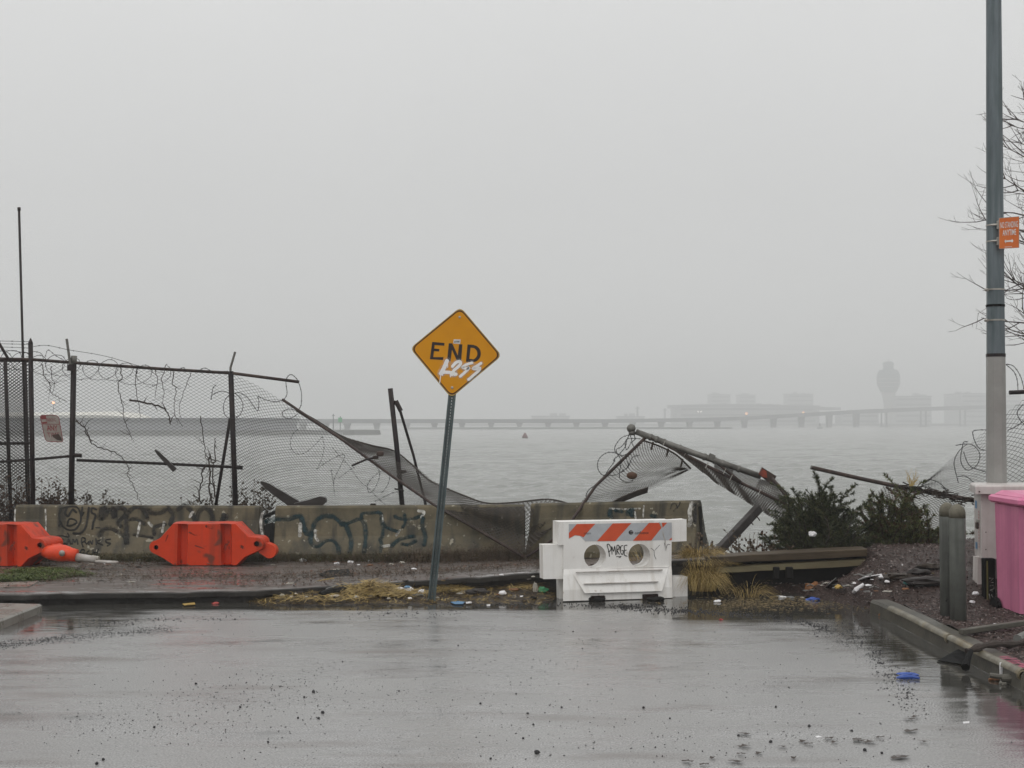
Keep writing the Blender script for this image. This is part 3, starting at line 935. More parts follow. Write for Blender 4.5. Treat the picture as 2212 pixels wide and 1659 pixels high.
far_block('terminal_building', 1462, 1770, 878, 1480, 60, 'long airport terminal with a broad overhanging curved roof', M['far_mid'], extra=term_extra, wins=1)
far_block('office_building', 1934, 2012, 857, 1520, 40, 'flat roofed block just right of the control tower', M['far_mid'], wins=3)
far_block('hangar', 2075, 2205, 851, 1560, 60, 'tall pale hangar block behind the street lamp pole', M['far_mid'], wins=2)
far_block('annex_building', 1818, 1898, 893, 1470, 30, 'low misty shed left of the control tower foot', M['far_mid'], wins=1)
far_block('apartment_building', 1702, 1757, 852, 1800, 30, 'narrow faint block rising behind the terminal roof end', M['far_mid'], wins=4)
far_block('apartment_building', 1535, 1578, 853, 1850, 30, 'faint square block rising above the middle of the terminal roof', M['far_mid'], wins=4)
far_block('apartment_building', 1598, 1632, 854, 1850, 30, 'smallest faint block above the terminal roof', M['far_mid'], wins=4)
far_block('warehouse', 1150, 1230, 900, 1450, 40, 'low dim warehouse behind the bridge right of the yellow sign', M['far_mid'], wins=1)
far_block('warehouse', 1338, 1392, 901, 1450, 40, 'low dim warehouse behind the bridge near the fallen fence top', M['far_mid'], wins=1)
# chimney-like masts
for x, yt, lab in ((1377, 878, 'thin misty mast rising behind the low warehouse'), (1436, 882, 'thin misty mast just left of the terminal')):
    k = MB(); a = P(x, yt, 1500); k.tube([V((a.x, 1500, -1)), a], [1.6, 1.1], 6); k.tube([a + V((-2.5, 0, -2)), a + V((2.5, 0, -2))], .6, 5)
    tag(k.build('mast', M['far_dark']), lab, 'mast', 'masts across the bay')
for x, yt, Y, lab, c in ((720, 894, 445, 'thin dark mast on the far bank left of the green marker', 'mast'),):
    k = MB(); a = P(x, yt, Y); k.tube([V((a.x, Y, -2.4)), a], [.22, .16], 6); k.tube([a + V((-.5, 0, -.6)), a + V((.5, 0, -.6))], .1, 5)
    tag(k.build('mast', M['far_dark']), lab, c, 'masts across the bay')
# cranes / floodlight masts with lit lamps
for x, y, Y, mk, lab in ((1612, 893.5, 1100, 'lamp_orange', 'lit orange lamp on a pole in front of the terminal'), (1735, 891.5, 1060, 'lamp_orange', 'lit orange lamp on the bridge right of the terminal'),
                         (1511, 889, 1200, 'lamp_white', 'pair of small white lamps under the terminal roof'), (116, 870, 520, 'lamp_orange', 'lit orange lamp seen through the fence at the left')):
    a = P(x, y, Y); o = thing('lamp_post', V((a.x, Y, -1)), lab, 'lamp post', 'lit lamps across the bay')
    k = MB(); k.tube([V((a.x, Y, -1)), V((a.x, Y, a.z + .3))], [.22, .14], 6); k.build('pole', M['far_dark'], o)
    k = MB()
    if mk == 'lamp_white':
        k.sphere(a + V((-1.1, -.6, 0)), .62); k.build('lamp', M[mk], o); k = MB(); k.sphere(a + V((1.3, -.6, 0)), .62)
    else:
        k.sphere(a + V((0, -.6, 0)), .9 if Y > 800 else .55)
    k.build('lamp', M[mk], o)

# long pier shed and white hangar on the left shore
far_block('pier_shed', -60, 618, 909.5, 430, 22, 'long dark shed on the far bank behind the standing fence', M['shed_grey'], base_y=938)
o = thing('white_hangar', P(160, 905, 452), 'long white roofed hangar gleaming behind the standing fence', 'hangar')
k = MB(); rows = []
for i in range(31):
    t = i / 30; x = lerp(-120, 292, t); zt = interp([(-120, 893), (70, 892), (215, 890), (262, 894), (285, 900), (292, 904)], x)
    a = P(x, zt, 450); b_ = P(x, 906.5, 450)
    rows.append([V((a.x, 450, b_.z)), V((a.x, 449.5, lerp(b_.z, a.z, .6))), V((a.x, 452, a.z)), V((a.x, 470, a.z + .4)), V((a.x, 470, b_.z))])
k.loft(rows); k.build('roof', M['far_white'], o)
a = P(-120, 906.5, 451); b_ = P(290, 906.5, 451)
k = MB(); k.box(V(((a.x + b_.x) / 2, 460, (a.z - .7) / 2)), (b_.x - a.x, 18, a.z + .7)); k.build('wall', M['far_mid'], o)

# channel marker and buoys
a = P(735, 907, 430); o = thing('channel_marker', V((a.x, 430, WATER_Z)), 'green square channel marker on a post in the bay', 'marker')
k = MB(); k.tube([V((a.x, 430, WATER_Z - .3)), V((a.x, 430, a.z + 1.2))], .16, 6); k.build('post', M['far_dark'], o)
k = MB(); k.box(a + V((0, -.25, 0)), (1.25, .1, 1.5)); k.build('board', M['lamp_green'], o)
k = MB(); k.box(V((a.x, 430, WATER_Z + .35)), (1.6, 1.6, 1.3)); k.build('base', M['far_mid'], o)
a = G(1134, 947, WATER_Z); o = thing('nun_buoy', a, 'small red conical buoy floating in the bay', 'buoy')
k = MB(); k.lathe(a, [(.55, -.2), (.78, .25), (.72, .55), (.3, 1.25), (.12, 1.5)], 14); k.build('body', M['buoy_red'], o, smooth=True)
k = MB(); k.lathe(a, [(.85, -.1), (.85, .16)], 14); k.build('collar', M['far_dark'], o)
a = G(1771, 926, WATER_Z); o = thing('bell_buoy', a, 'tiny dark buoy under the bridge spans', 'buoy')
k = MB(); k.lathe(a, [(1.9, -.2), (2.0, .6), (1.2, .9)], 14); k.build('float', M['far_dark'], o)
k = MB()
for q in range(4):
    k.tube([a + V((1.1 * math.cos(q * 1.57), 1.1 * math.sin(q * 1.57), .8)), a + V((.2 * math.cos(q * 1.57), .2 * math.sin(q * 1.57), 3.0))], .14, 5)
k.lathe(a + V((0, 0, 2.9)), [(.35, 0), (.35, .6)], 8); k.build('tower', M['far_dark'], o)

# ================================================================ HAZE
hz = MB(); hz.box(V((0, 1230, 37.2)), (3600, 2560, 85.4))
hm = bpy.data.materials.new('mist'); hm.use_nodes = True
ht = hm.node_tree; ht.nodes.clear()
ho = ht.nodes.new('ShaderNodeOutputMaterial'); hv = ht.nodes.new('ShaderNodeVolumePrincipled')
hv.inputs['Color'].default_value = (0.90, 0.905, 0.91, 1)
hv.inputs['Density'].default_value = 0.00125
hv.inputs['Anisotropy'].default_value = 0.2
ht.links.new(hv.outputs[0], ho.inputs['Volume'])
ho_ = tag(hz.build('haze', hm), 'cold rainy mist over the bay', 'mist', kind='stuff')

# ================================================================ CONCRETE BARRIERS
JPROF = [(0, .30), (.08, .30), (.24, .225), (.33, .18), (.54, .125), (.56, .118), (.75, .085), (.77, .07)]


def jprof(z):
    return interp(JPROF, z)


def jersey(p0, p1, label, ends=None):
    """p0, p1: bottom centre of the two ends"""
    p0, p1 = V(p0), V(p1)
    L_ = (p1 - p0).length; ax = (p1 - p0).normalized()
    nv = V((ax.y, -ax.x, 0)).normalized()          # towards the camera
    up = nv.cross(ax) * -1
    if up.z < 0: up = -up
    o = thing('concrete_barrier', (p0 + p1) / 2, label, 'barrier', 'concrete barriers along the water')
    mb = MB(); rows = []
    ts = [0, .012] + frange(.04, L_ - .04, .12) + [L_ - .012, L_]
    zs = [0, .08, .16, .24, .33, .43, .54, .56, .66, .735, .765]
    for i, t in enumerate(ts):
        ins = .015 if i in (0, len(ts) - 1) else 0
        r = []
        side = []
        for z in zs:
            w_ = jprof(z) - ins - (.012 if z > .75 else 0)
            side.append((w_, z - (ins if z > .7 else 0)))
        for w_, z in side:
            q = p0 + ax * t + up * z
            r.append(q + nv * (w_ + .006 * nz(t * 3 + p0.x, z * 6, 1, 3)))
        for w_, z in reversed(side):
            r.append(p0 + ax * t - nv * w_ + up * (z - .004 * abs(nz(t * 5, z, 1, 2))))
        rows.append(r)
    mb.loft(rows)
    mb.build('body', M['concrete'], o)
    # keyed slot in each end
    k = MB()
    for e, sg in ((p0, -1), (p1, 1)):
        k = MB(); k.box(e + ax * sg * .003 + up * .42, (.012, .085, .52), ax, nv, up); k.build('end_slot', M['void'], o)
    o_info = dict(o=o, p0=p0, ax=ax, nv=nv, up=up, L=L_)
    return o_info


J1 = jersey(G(20, 1206, .15) * 1 + V((0, .30, 0)), V((-3.69, 19.36, .15)), 'stained concrete barrier with black graffiti, leftmost behind the orange barricades')
J1b = J1['p0']
J2 = jersey(V((-3.47, 19.36, .15)), V((.19, 19.36, .17)), 'stained concrete barrier with dark teal graffiti in the middle, left of the yellow sign post')
J3 = jersey(V((.34, 19.28, .19)), V((2.60, 17.98, .315)), 'tilted concrete barrier with streaked end behind the white plastic barricade')


def on_j(J, x, y, off=.004):
    """image point -> point on the barrier's front face"""
    q = None; w_ = .12
    for _ in range(8):
        f = Frame(J['p0'] + J['nv'] * (w_ + off), J['ax'], J['up'])
        q = f.px(x, y)
        z = (q - J['p0']).dot(J['up'])
        w_ = jprof(max(0, min(.76, z)))
    return q


def graff(J, strokes, name, mat, cf):
    mb = MB()
    for k_, (pts, wd) in enumerate(strokes):
        pp = [cf(*p) for p in pts]
        v3 = [V((p[0], p[1], 0)) for p in pp]
        v3 = smooth_path(v3, 7) if len(v3) > 2 else [v3[0].lerp(v3[1], t / 5) for t in range(6)]
        q = [on_j(J, p.x, p.y, .007 + .0007 * (k_ % 6)) for p in v3]
        ws = (wd * 1.3 if wd < 17 else wd) / 5.53 * .8848 * 19 / FPX
        mb.ribbon(q, [ws * (1 + .32 * nz(i * .22, k_ * 3.1, 1, 2)) for i in range(len(q))], J['nv'])
    if name == 'graffiti':
        mm = MB()
        for k_, (pts, wd) in enumerate(strokes):
            if wd < 17: continue
            v3 = [V((*cf(*p), 0)) for p in pts]
            v3 = smooth_path(v3, 7) if len(v3) > 2 else [v3[0].lerp(v3[1], t / 5) for t in range(6)]
            ws = wd / 5.53 * .8848 * 19 / FPX
            mm.ribbon([on_j(J, p.x, p.y, .0055 + .0002 * (k_ % 6)) for p in v3], ws * 1.55, J['nv'], cap=False)
        if mm.v: mm.build('overspray', M['teal_mist' if mat == M['teal_paint'] else 'black_mist'], J['o'])
    return mb.build(name, mat, J['o'])


c1 = crop(0, 1150, 5.53)
graff(J1, [
    # scrawled face-like tag
    ([(830, 500), (800, 590), (830, 720), (910, 790), (1010, 790), (1080, 700), (1090, 590), (1040, 490), (940, 480), (850, 500)], 24),
    ([(900, 500), (880, 570), (920, 610), (950, 560), (985, 520), (1030, 560)], 28), ([(905, 735), (935, 650), (1010, 660), (1030, 700), (950, 740), (905, 735)], 24),
    ([(1110, 490), (1105, 600), (1130, 560)], 22), ([(1200, 490), (1180, 640), (1150, 770), (1080, 840), (990, 840)], 26),
    ([(1300, 520), (1240, 500), (1240, 560), (1290, 600), (1260, 690), (1245, 780)], 26), ([(1295, 765), (1345, 765)], 16), ([(795, 740), (815, 690), (840, 745)], 20),
    # script line
    ([(660, 960), (720, 900), (830, 875), (925, 890), (915, 840)], 16),
    ([(760, 930), (710, 940), (745, 965), (760, 990), (690, 985)], 15), ([(850, 920), (815, 960), (830, 990), (880, 975)], 15),
    ([(900, 985), (925, 920), (955, 985)], 15), ([(912, 958), (945, 958)], 13), ([(975, 985), (985, 925), (1010, 960), (1035, 920), (1050, 985)], 15),
    ([(1120, 1020), (1100, 960), (1105, 905), (1140, 905), (1150, 935), (1110, 965)], 16), ([(1150, 960), (1170, 985), (1195, 955)], 14),
    ([(1200, 990), (1215, 945), (1240, 985), (1250, 940)], 14), ([(1295, 915), (1300, 990)], 15), ([(1355, 930), (1305, 960), (1385, 1000)], 15),
    ([(1490, 920), (1430, 930), (1440, 965), (1490, 980), (1450, 1010)], 16),
    ([(1075, 1140), (1095, 1070), (1135, 1065), (1130, 1105), (1090, 1110)], 16), ([(1200, 1075), (1165, 1110), (1205, 1135)], 16), ([(1255, 1065), (1245, 1135)], 16), ([(1325, 1060), (1305, 1140)], 16), ([(1250, 1100), (1315, 1100)], 14),
], 'graffiti', M['black_ink'], c1)
graff(J1, [
    ([(1420, 500), (1370, 520), (1365, 660), (1440, 560), (1520, 510), (1540, 620), (1560, 520), (1640, 500), (1700, 560), (1705, 760), (1715, 980)], 62),
    ([(1640, 760), (1600, 700), (1640, 640), (1700, 600)], 56), ([(1340, 880), (1390, 800), (1490, 780), (1600, 830), (1680, 900), (1700, 980)], 58),
    ([(1740, 560), (1800, 500), (1900, 500), (1960, 560), (1990, 640)], 58), ([(1750, 660), (1830, 650), (1900, 680), (1960, 720)], 48), ([(1800, 860), (1930, 880), (2060, 900)], 44),
    ([(2000, 520), (2060, 570), (2180, 560), (2260, 500), (2330, 600), (2300, 720)], 58), ([(2230, 720), (2090, 760), (2080, 860)], 46),
    ([(2400, 520), (2490, 470), (2580, 540), (2620, 640), (2640, 700)], 62), ([(2640, 720), (2680, 560), (2760, 500), (2840, 550), (2870, 660), (2850, 690)], 60), ([(3020, 600), (3040, 640), (3000, 680)], 84),
], 'graffiti', M['black_paint'], c1)
graff(J1, [([(612, 520), (620, 700), (615, 900)], 24), ([(205, 520), (200, 660), (215, 700)], 20), ([(2010, 700), (2050, 740)], 40), ([(1890, 700), (1870, 800), (1855, 880)], 34), ([(2560, 620), (2600, 560)], 40), ([(2215, 690), (2190, 820)], 38)], 'paint_drips', M['white_paint'], c1)
c2 = crop(700, 1050, 5.53)
graff(J2, [
    ([(-290, 1240), (-180, 1210), (0, 1215), (120, 1170), (190, 1180), (230, 1300), (270, 1400), (310, 1420)], 64),
    ([(330, 1420), (380, 1250), (480, 1170), (620, 1170), (730, 1250), (800, 1300), (860, 1450), (870, 1560), (850, 1660)], 58),
    ([(330, 1400), (320, 1500), (360, 1570), (430, 1580), (520, 1510), (610, 1500), (680, 1560), (710, 1660)], 62),
    ([(730, 1280), (800, 1270), (900, 1230), (990, 1210), (1050, 1280), (1065, 1400), (1055, 1560), (1045, 1650)], 52),
    ([(1010, 1200), (1020, 1130), (1130, 1120), (1260, 1120), (1280, 1220), (1300, 1330), (1290, 1450), (1260, 1480), (1280, 1550), (1260, 1660)], 42),
    ([(1300, 1240), (1330, 1300), (1400, 1340), (1500, 1370)], 46), ([(1450, 1160), (1540, 1200), (1680, 1210), (1760, 1180), (1830, 1150)], 44), ([(1590, 1140), (1600, 1250), (1560, 1320)], 40),
    ([(1420, 1570), (1500, 1500), (1600, 1460), (1720, 1440)], 60), ([(1560, 1540), (1650, 1550), (1740, 1500)], 50), ([(1840, 1180), (1830, 1300), (1870, 1420), (1850, 1560)], 52),
], 'graffiti', M['teal_paint'], c2)
graff(J2, [([(185, 1270), (180, 1360), (175, 1430)], 50), ([(385, 1360), (395, 1450), (420, 1490)], 36), ([(1780, 1090), (1850, 1110), (1820, 1180)], 44), ([(1300, 1570), (1380, 1560)], 40), ([(1530, 1350), (1480, 1420)], 30), ([(1290, 1150), (1300, 1240)], 20), ([(-330, 1120), (-350, 1250), (-330, 1420)], 40)], 'paint_drips', M['white_paint'], c2)
c3 = crop(1400, 1000, 5.53)
graff(J3, [([(500, 1350), (490, 1420), (520, 1460)], 60), ([(740, 1400), (790, 1360), (800, 1440)], 70), ([(560, 1360), (660, 1380)], 40), ([(1050, 1430), (1110, 1440)], 50)], 'graffiti', M['teal_paint'], c3)
graff(J3, [([(480, 1335), (700, 1345), (900, 1335)], 24), ([(1600, 1270), (1570, 1380), (1580, 1500), (1560, 1560)], 56), ([(830, 1380), (840, 1470)], 26), ([(950, 1300), (940, 1450)], 20)], 'paint_drips', M['white_paint'], c3)
graff(J3, [([(1310, 1340), (1330, 1280), (1380, 1270), (1400, 1330)], 16), ([(1350, 1370), (1420, 1300), (1440, 1250)], 14)], 'graffiti', M['black_paint'], c3)
graff(J3, [([(1640, 1270), (1640, 1380), (1640, 1520)], 60)], 'paint_drip', M['black_paint'], c3)

# ================================================================ CHAIN LINK FENCE ON THE LEFT
FY = 20.5
Pz = lambda x, y, Y=FY: P(x, y, Y)
px2m = lambda n, Y=FY: n * Y / FPX


def pipe(mb, pts, wpx, Y=FY, n=10, mi=0):
    q = [p if isinstance(p, Vector) else P(p[0], p[1], p[2] if len(p) > 2 else Y) for p in pts]
    return mb.tube(q, wpx * Y / FPX / 2, n, mi)


fe = thing('chain_link_fence', V((-5.6, FY, .12)), 'tall rusty chain link fence standing behind the left concrete barrier, torn at its right', 'fence')
corner = MB(); pipe(corner, [(66, 742), (72, 1125)], 10); a = Pz(66, 742); corner.lathe(a, [(.037, 0), (.034, .02), (.006, .085)], 10)
corner.build('post', M['steel_dark'], fe, smooth=True)
pb = MB(); pipe(pb, [(159.5, 772), (153, 1125)], 12); pb.build('post', M['steel_dark'], fe, smooth=True)
pbt = MB(); pipe(pbt, [(160, 768.5), (159.2, 786)], 13); pbt.build('post_collar', M['steel_grey'], fe, smooth=True)
pc = MB(); pipe(pc, [(498.5, 802), (510, 1125)], 11.5); pc.build('post', M['steel_dark'], fe, smooth=True)
bc = MB(); pipe(bc, [(497, 905, FY + .05), (464, 1105, FY + .4)], 7); bc.build('brace', M['steel_dark'], fe, smooth=True)
tr = MB(); pipe(tr, [(-40, 774), (75, 777), (160, 783.5), (350, 797), (500, 806), (646, 825)], 7); tr.build('top_rail', M['steel_rust'], fe, smooth=True)
mr_ = MB(); pipe(mr_, [(166, 994), (350, 1001.5), (522, 1010)], 6.5); mr_.build('middle_rail', M['steel_dark'], fe, smooth=True)
ml = MB(); pipe(ml, [(-20, 999), (72, 992.5), (172, 983.5)], 6); ml.build('middle_rail', M['steel_dark'], fe, smooth=True)
k = MB(); pipe(k, [(156, 983), (176, 984)], 9); pipe(k, [(506, 1009), (524, 1010.5)], 9); k.build('rail_clamp', M['steel_dark'], fe, smooth=True)
k = MB(); pipe(k, [(153, 795), (144, 732)], 5.5, FY - .05); k.build('barb_arm', M['steel_grey'], fe)
k = MB(); pipe(k, [(498, 802), (498, 794), (508, 760)], 5, FY - .05); k.build('barb_arm', M['steel_grey'], fe)
k = MB(); pipe(k, [(19, 777), (-4, 738)], 6, FY - .05); k.build('barb_arm', M['steel_dark'], fe)
k = MB(); k.box(Pz(152.5, 794, FY - .05), (.09, .06, .10)); k.build('arm_clamp', M['steel_dark'], fe)
k = MB()
for y in (742, 752, 762, 771):
    a = Pz(66, y); k.tube([a, a + V((-.075, 0, .002))], [.006, .002], 4)
k.build('spikes', M['steel_dark'], fe)

mesh = MB()
TOPC = [Pz(75, 779), Pz(160, 786), Pz(350, 799), Pz(500, 808)]
Zb = .16


def S1(u, v):
    t = pline(TOPC, u); x = lerp(Pz(77, 1100).x, Pz(508, 1100).x, u)
    return V((lerp(t.x, x, v), FY - .03 + .02 * nz(u * 6, v * 4, 1, 1) * math.sin(v * 3.1), lerp(t.z + .03, Zb, v)))


mesh.net(S1, 68, 106, .0036)
TOPR = [Pz(500, 806), Pz(556, 832), P(612, 866, 20.3), P(780, 975, 19.9), P(930, 1083, 19.6), P(960, 1104, 19.6)]
BOTR = [V((Pz(508, 1100).x, FY - .03, Zb)), V((-2.9, 20.2, Zb)), V((-1.1, 19.7, .25))]


def S2(u, v):
    t = pline(TOPR, u); b_ = pline(BOTR, u)
    q = t.lerp(b_, v)
    bow = math.sin(math.pi * v) * (.32 * math.sin(math.pi * min(1, u * 1.1)) + .05)
    q.x -= bow
    q.y += .05 * nz(u * 5, v * 3, 1, 4)
    return q


mesh.net(S2, 88, 100, .0043)
mesh.build('mesh', M['wire'], fe)

# side run of the fence at the far left, seen through two layers of wire
fs_ = thing('chain_link_fence', V((-7.9, 21.2, .12)), 'dark double chain link gate at the left edge beside the corner post', 'fence')
k = MB(); pipe(k, [(11, 776, 20.9), (24, 1125, 20.9)], 8); k.build('post', M['steel_dark'], fs_, smooth=True)
k = MB(); pipe(k, [(-260, 774, 20.9), (-250, 1125, 20.9)], 8); k.build('post', M['steel_dark'], fs_, smooth=True)
k = MB(); pipe(k, [(55, 776, 20.9), (64, 1125, 20.9)], 5); k.build('post', M['steel_dark'], fs_, smooth=True)
k = MB(); pipe(k, [(-420, 966, 20.9), (70, 957, 20.9)], 7); k.build('middle_rail', M['steel_dark'], fs_, smooth=True)
k = MB(); pipe(k, [(-420, 776, 20.9), (66, 779, 20.9)], 7); k.build('top_rail', M['steel_dark'], fs_, smooth=True)
k = MB()
for dY, sd in ((-.42, 0), (.35, 3), (.7, 5)):
    a0, a1 = P(-420, 779, FY + .4 + dY), P(69, 779, FY + .4 + dY)
    k.net(lambda u, v: V((lerp(a0.x, a1.x, u), a0.y + .02 * nz(u * 4, v * 4, 1, sd), lerp(a0.z, .12, v))), 105, 116, .0050)
k.build('mesh', M['wire'], fs_)

tp = MB(); tp.tube([P(41, 449, 21.6), P(50, 785, 21.6), P(60, 1130, 21.6)], [.021, .021, .023], 8); tp.tube([P(41, 448, 21.6), P(41.3, 455, 21.6)], .028, 8)
tag(tp.build('flagpole', M['steel_dark'], smooth=True), 'very tall thin dark pole rising above the fence at the left', 'pole')


def helix(mb, a, b, r, turns, rw=.0045, squash=.8, jit=.0, seed=1, barbs=True, n=22, ph=0):
    """razor coil running from a to b"""
    rd = random.Random(seed); pts = []
    for i in range(int(turns * n) + 1):
        t = i / (turns * n); an = 2 * math.pi * i / n + ph
        c = a.lerp(b, t)
        rr = r * (1 + jit * math.sin(i * .19 + seed))
        pts.append(c + V((rr * .95 * math.cos(an) + .0, rr * .45 * math.sin(an * 1.0 + .5), rr * squash * math.sin(an))) + V((rd.uniform(-1, 1), 0, rd.uniform(-1, 1))) * r * .02)
    mb.tube(pts, rw, 4)
    if barbs:
        barb_on(mb, pts, rd, 4)


def barb_on(mb, pts, rd, every=3, s=.015):
    for i in range(1, len(pts) - 1, every):
        p = pts[i]
        d = V((rd.uniform(-1, 1), rd.uniform(-.5, .5), rd.uniform(-1, 1))).normalized() * s
        e = V((-d.z, d.y, d.x))
        mb.tube([p - d, p + d], .0032, 3); mb.tube([p - e * .8, p + e * .8], .0032, 3)


def strand(mb, pts, rw=.004, Y=FY, barbs=True, seed=2, n=8):
    q = [p if isinstance(p, Vector) else P(p[0], p[1], p[2] if len(p) > 2 else Y) for p in pts]
    q = smooth_path(q, n)
    mb.tube(q, rw, 4)
    if barbs: barb_on(mb, q, random.Random(seed), 4)


bw = thing('barbed_wire', Pz(220, 775), 'coil of rusty barbed wire looping along the top rail of the standing fence', 'barbed wire')
k = MB(); helix(k, Pz(70, 786, FY - .08), Pz(345, 812, FY - .08), .20, 7.2, seed=3, jit=.12); k.build('coil', M['barb'], bw)
k = MB(); helix(k, Pz(-25, 778, FY - .1), Pz(72, 780, FY - .1), .19, 4.2, seed=5, jit=.1, ph=1.0); k.build('coil', M['barb'], bw)
k = MB()
for y0, y1 in ((736, 738), (742, 744), (749, 752), (756, 764)):
    strand(k, [(-30, y0), (20, y0 + 1), (66, y1)], .0035)
    k.build('strand', M['barb'], bw); k = MB()
strand(k, [(66, 750), (100, 746), (150, 756), (230, 770), (330, 800)], .0035, FY - .12); k.build('strand', M['barb'], bw); k = MB()
strand(k, [(98, 770), (104, 756), (120, 768), (138, 778)], .0035, FY - .1); k.build('strand', M['barb'], bw); k = MB()
strand(k, [(385, 800), (396, 794), (402, 802)], .0045, FY - .1); k.build('strand', M['barb'], bw); k = MB(); strand(k, [(428, 802), (442, 795), (458, 803)], .0045, FY - .1); k.build('strand', M['barb'], bw); k = MB(); strand(k, [(478, 804), (490, 802), (497, 806)], .004, FY - .1)
k.build('strand', M['barb'], bw)
k = MB()
c3f = crop(350, 780, 5.53)
for pts in ([(1900, 1080), (1940, 1000), (1925, 850), (1950, 770), (2000, 745), (2060, 790), (2100, 860), (2135, 1000), (2130, 1150), (2100, 1210)],
            [(1900, 1080), (1780, 1110), (1640, 1080), (1550, 1040), (1560, 1100), (1545, 1230), (1480, 1160), (1400, 1050), (1300, 990), (1200, 1000), (1050, 970), (930, 1020), (915, 1080), (940, 930), (985, 880)],
            [(1200, 1000), (1120, 1060), (1080, 1180), (1110, 1300), (1200, 1340), (1300, 1290), (1345, 1170), (1310, 1060), (1240, 1000)],
            [(2080, 1230), (1960, 1210), (1880, 1250), (1890, 1310), (1980, 1335), (2080, 1280)]):
    strand(k, [c3f(*p) for p in pts], .0048, FY - .12, seed=len(pts)); k.build('loose_loop', M['barb'], bw); k = MB()
lw = thing('barbed_wire', P(720, 1010, 20.1), 'loose loops of barbed wire hanging on the sagging mesh left of the yellow sign', 'barbed wire')
k = MB(); c2b = crop(700, 1050, 5.53)
for pts in ([(480, 90), (380, 200), (240, 310), (110, 310), (50, 200), (80, 60), (180, -30)], [(480, 90), (505, 220), (470, 400), (420, 500)],
            [(400, 530), (560, 420), (740, 330), (780, 360), (730, 480), (650, 640), (630, 740)], [(600, 540), (620, 650), (650, 900)],
            [(1170, 430), (1240, 540), (1250, 640), (1180, 800), (1110, 840), (1090, 750), (1150, 650), (1250, 570), (1340, 550), (1390, 640), (1350, 760), (1270, 860)],
            [(620, 240), (700, 330), (850, 500), (1000, 700), (1100, 780), (1250, 940), (1350, 1020)], [(1190, 960), (1300, 910), (1420, 850), (1520, 830)], [(700, 650), (850, 540), (920, 500)]):
    strand(k, [c2b(*p) for p in pts], .0026, 19.85, seed=len(pts) + 7); k.build('loop', M['barb'], lw); k = MB()

# fallen top rail with the mesh still tied to it
fr = MB(); fr.tube([P(610, 863, 20.3), P(735, 947, 20.0), P(845, 1027, 19.7), P(938, 1091, 19.3), P(1040, 1149, 19.0), P(1131, 1203, 18.55)], .021, 8)
frl = thing('fallen_rail', P(1131, 1203, 18.55), 'long rusty fence rail sloping down behind the yellow sign post to the ground', 'rail')
fr.build('pipe', M['steel_rust'], frl, smooth=True)
k = MB(); k.tube([P(760, 1006, 19.85), P(790, 993, 19.8), P(815, 987, 19.75)], .016, 8); k.build('stub_pipe', M['steel_dark'], frl)
k = MB(); k.box(P(921 * .98 - 81, 980, 19.7), (.11, .08, .075), bev=.015); k.box(P(812, 988, 19.75), (.08, .06, .05)); k.build('clamp', M['steel_rust'], frl)

cm_ = thing('torn_mesh', P(950, 1060, 19.6), 'sagging brown sheet of torn chain link draped behind the yellow sign post', 'mesh')
UPc = [P(640, 884, 20.4), P(735, 941, 20.35), P(800, 962, 20.35), P(850, 974, 20.35), P(890, 1004, 20.2), P(930, 1040, 20.0), P(1000, 1070, 19.7), P(1050, 1087, 19.5), P(1110, 1086, 19.45), P(1185, 1079, 19.45), P(1240, 1092, 19.4)]
LOc = [P(640, 888, 20.28), P(735, 949, 20.05), P(800, 998, 19.85), P(846, 1030, 19.7), P(895, 1063, 19.55), P(938, 1093, 19.3), P(990, 1122, 19.05), P(1040, 1150, 18.95), P(1090, 1178, 18.85), P(1132, 1196, 18.8), P(1190, 1140, 18.95)]
k = MB()


def S3(u, v):
    a = pline(UPc, u); b_ = pline(LOc, u)
    q = a.lerp(b_, v)
    over = sm((u - .5) / .2)
    q.y -= over * .32 * math.sin(math.pi * min(1, v * 1.5)) * (1 - v)
    q.y += .03 * nz(u * 12, v * 3, 1, 3)
    q.z += .02 * nz(u * 9, v * 2, 1, 6) * (1 - v)
    return q


S3b = lambda u, v: S3(u, v) + V((.012, .05 + .03 * nz(u * 7, v * 4, 1, 8), .01))
hole = lambda u, v: not (.885 < u < .945 and .12 < v < .50)
k.net(S3, 150, 24, .0052, keep=hole)
k.net(S3b, 144, 22, .0052, keep=hole)
k.build('wire_sheet', M['wire_brown'], cm_)
k = MB(); k.tube([p + V((0, 0, .004)) for p in smooth_path(UPc, 5)], .013, 5); k.build('rolled_edge', M['wire_brown'], cm_)

# broken post with brace
bp_ = thing('fence_post', P(870, 1100, 20.15), 'leaning broken fence post with a thin brace left of the yellow sign', 'post')
k = MB(); pipe(k, [(843, 839, 20.15), (857, 965, 20.15), (872, 1125, 20.15)], 11); k.build('pipe', M['steel_dark'], bp_, smooth=True)
k = MB(); pipe(k, [(851, 866, 20.2), (864, 886, 20.2), (893, 983, 20.4), (922, 1100, 20.6)], 6); k.build('brace', M['steel_dark'], bp_, smooth=True)
k = MB(); k.tube([P(855, 866, 20.15), P(866, 888, 20.15)], .035, 8); k.build('clamp', M['steel_dark'], bp_); k = MB(); k.tube([P(864, 1020, 20.1), P(878, 1018, 20.1)], .03, 6); k.build('clamp', M['steel_dark'], bp_); k = MB(); k.tube([P(853, 1056, 20.0), P(872, 1060, 20.1)], .014, 6); k.build('clamp', M['steel_dark'], bp_)

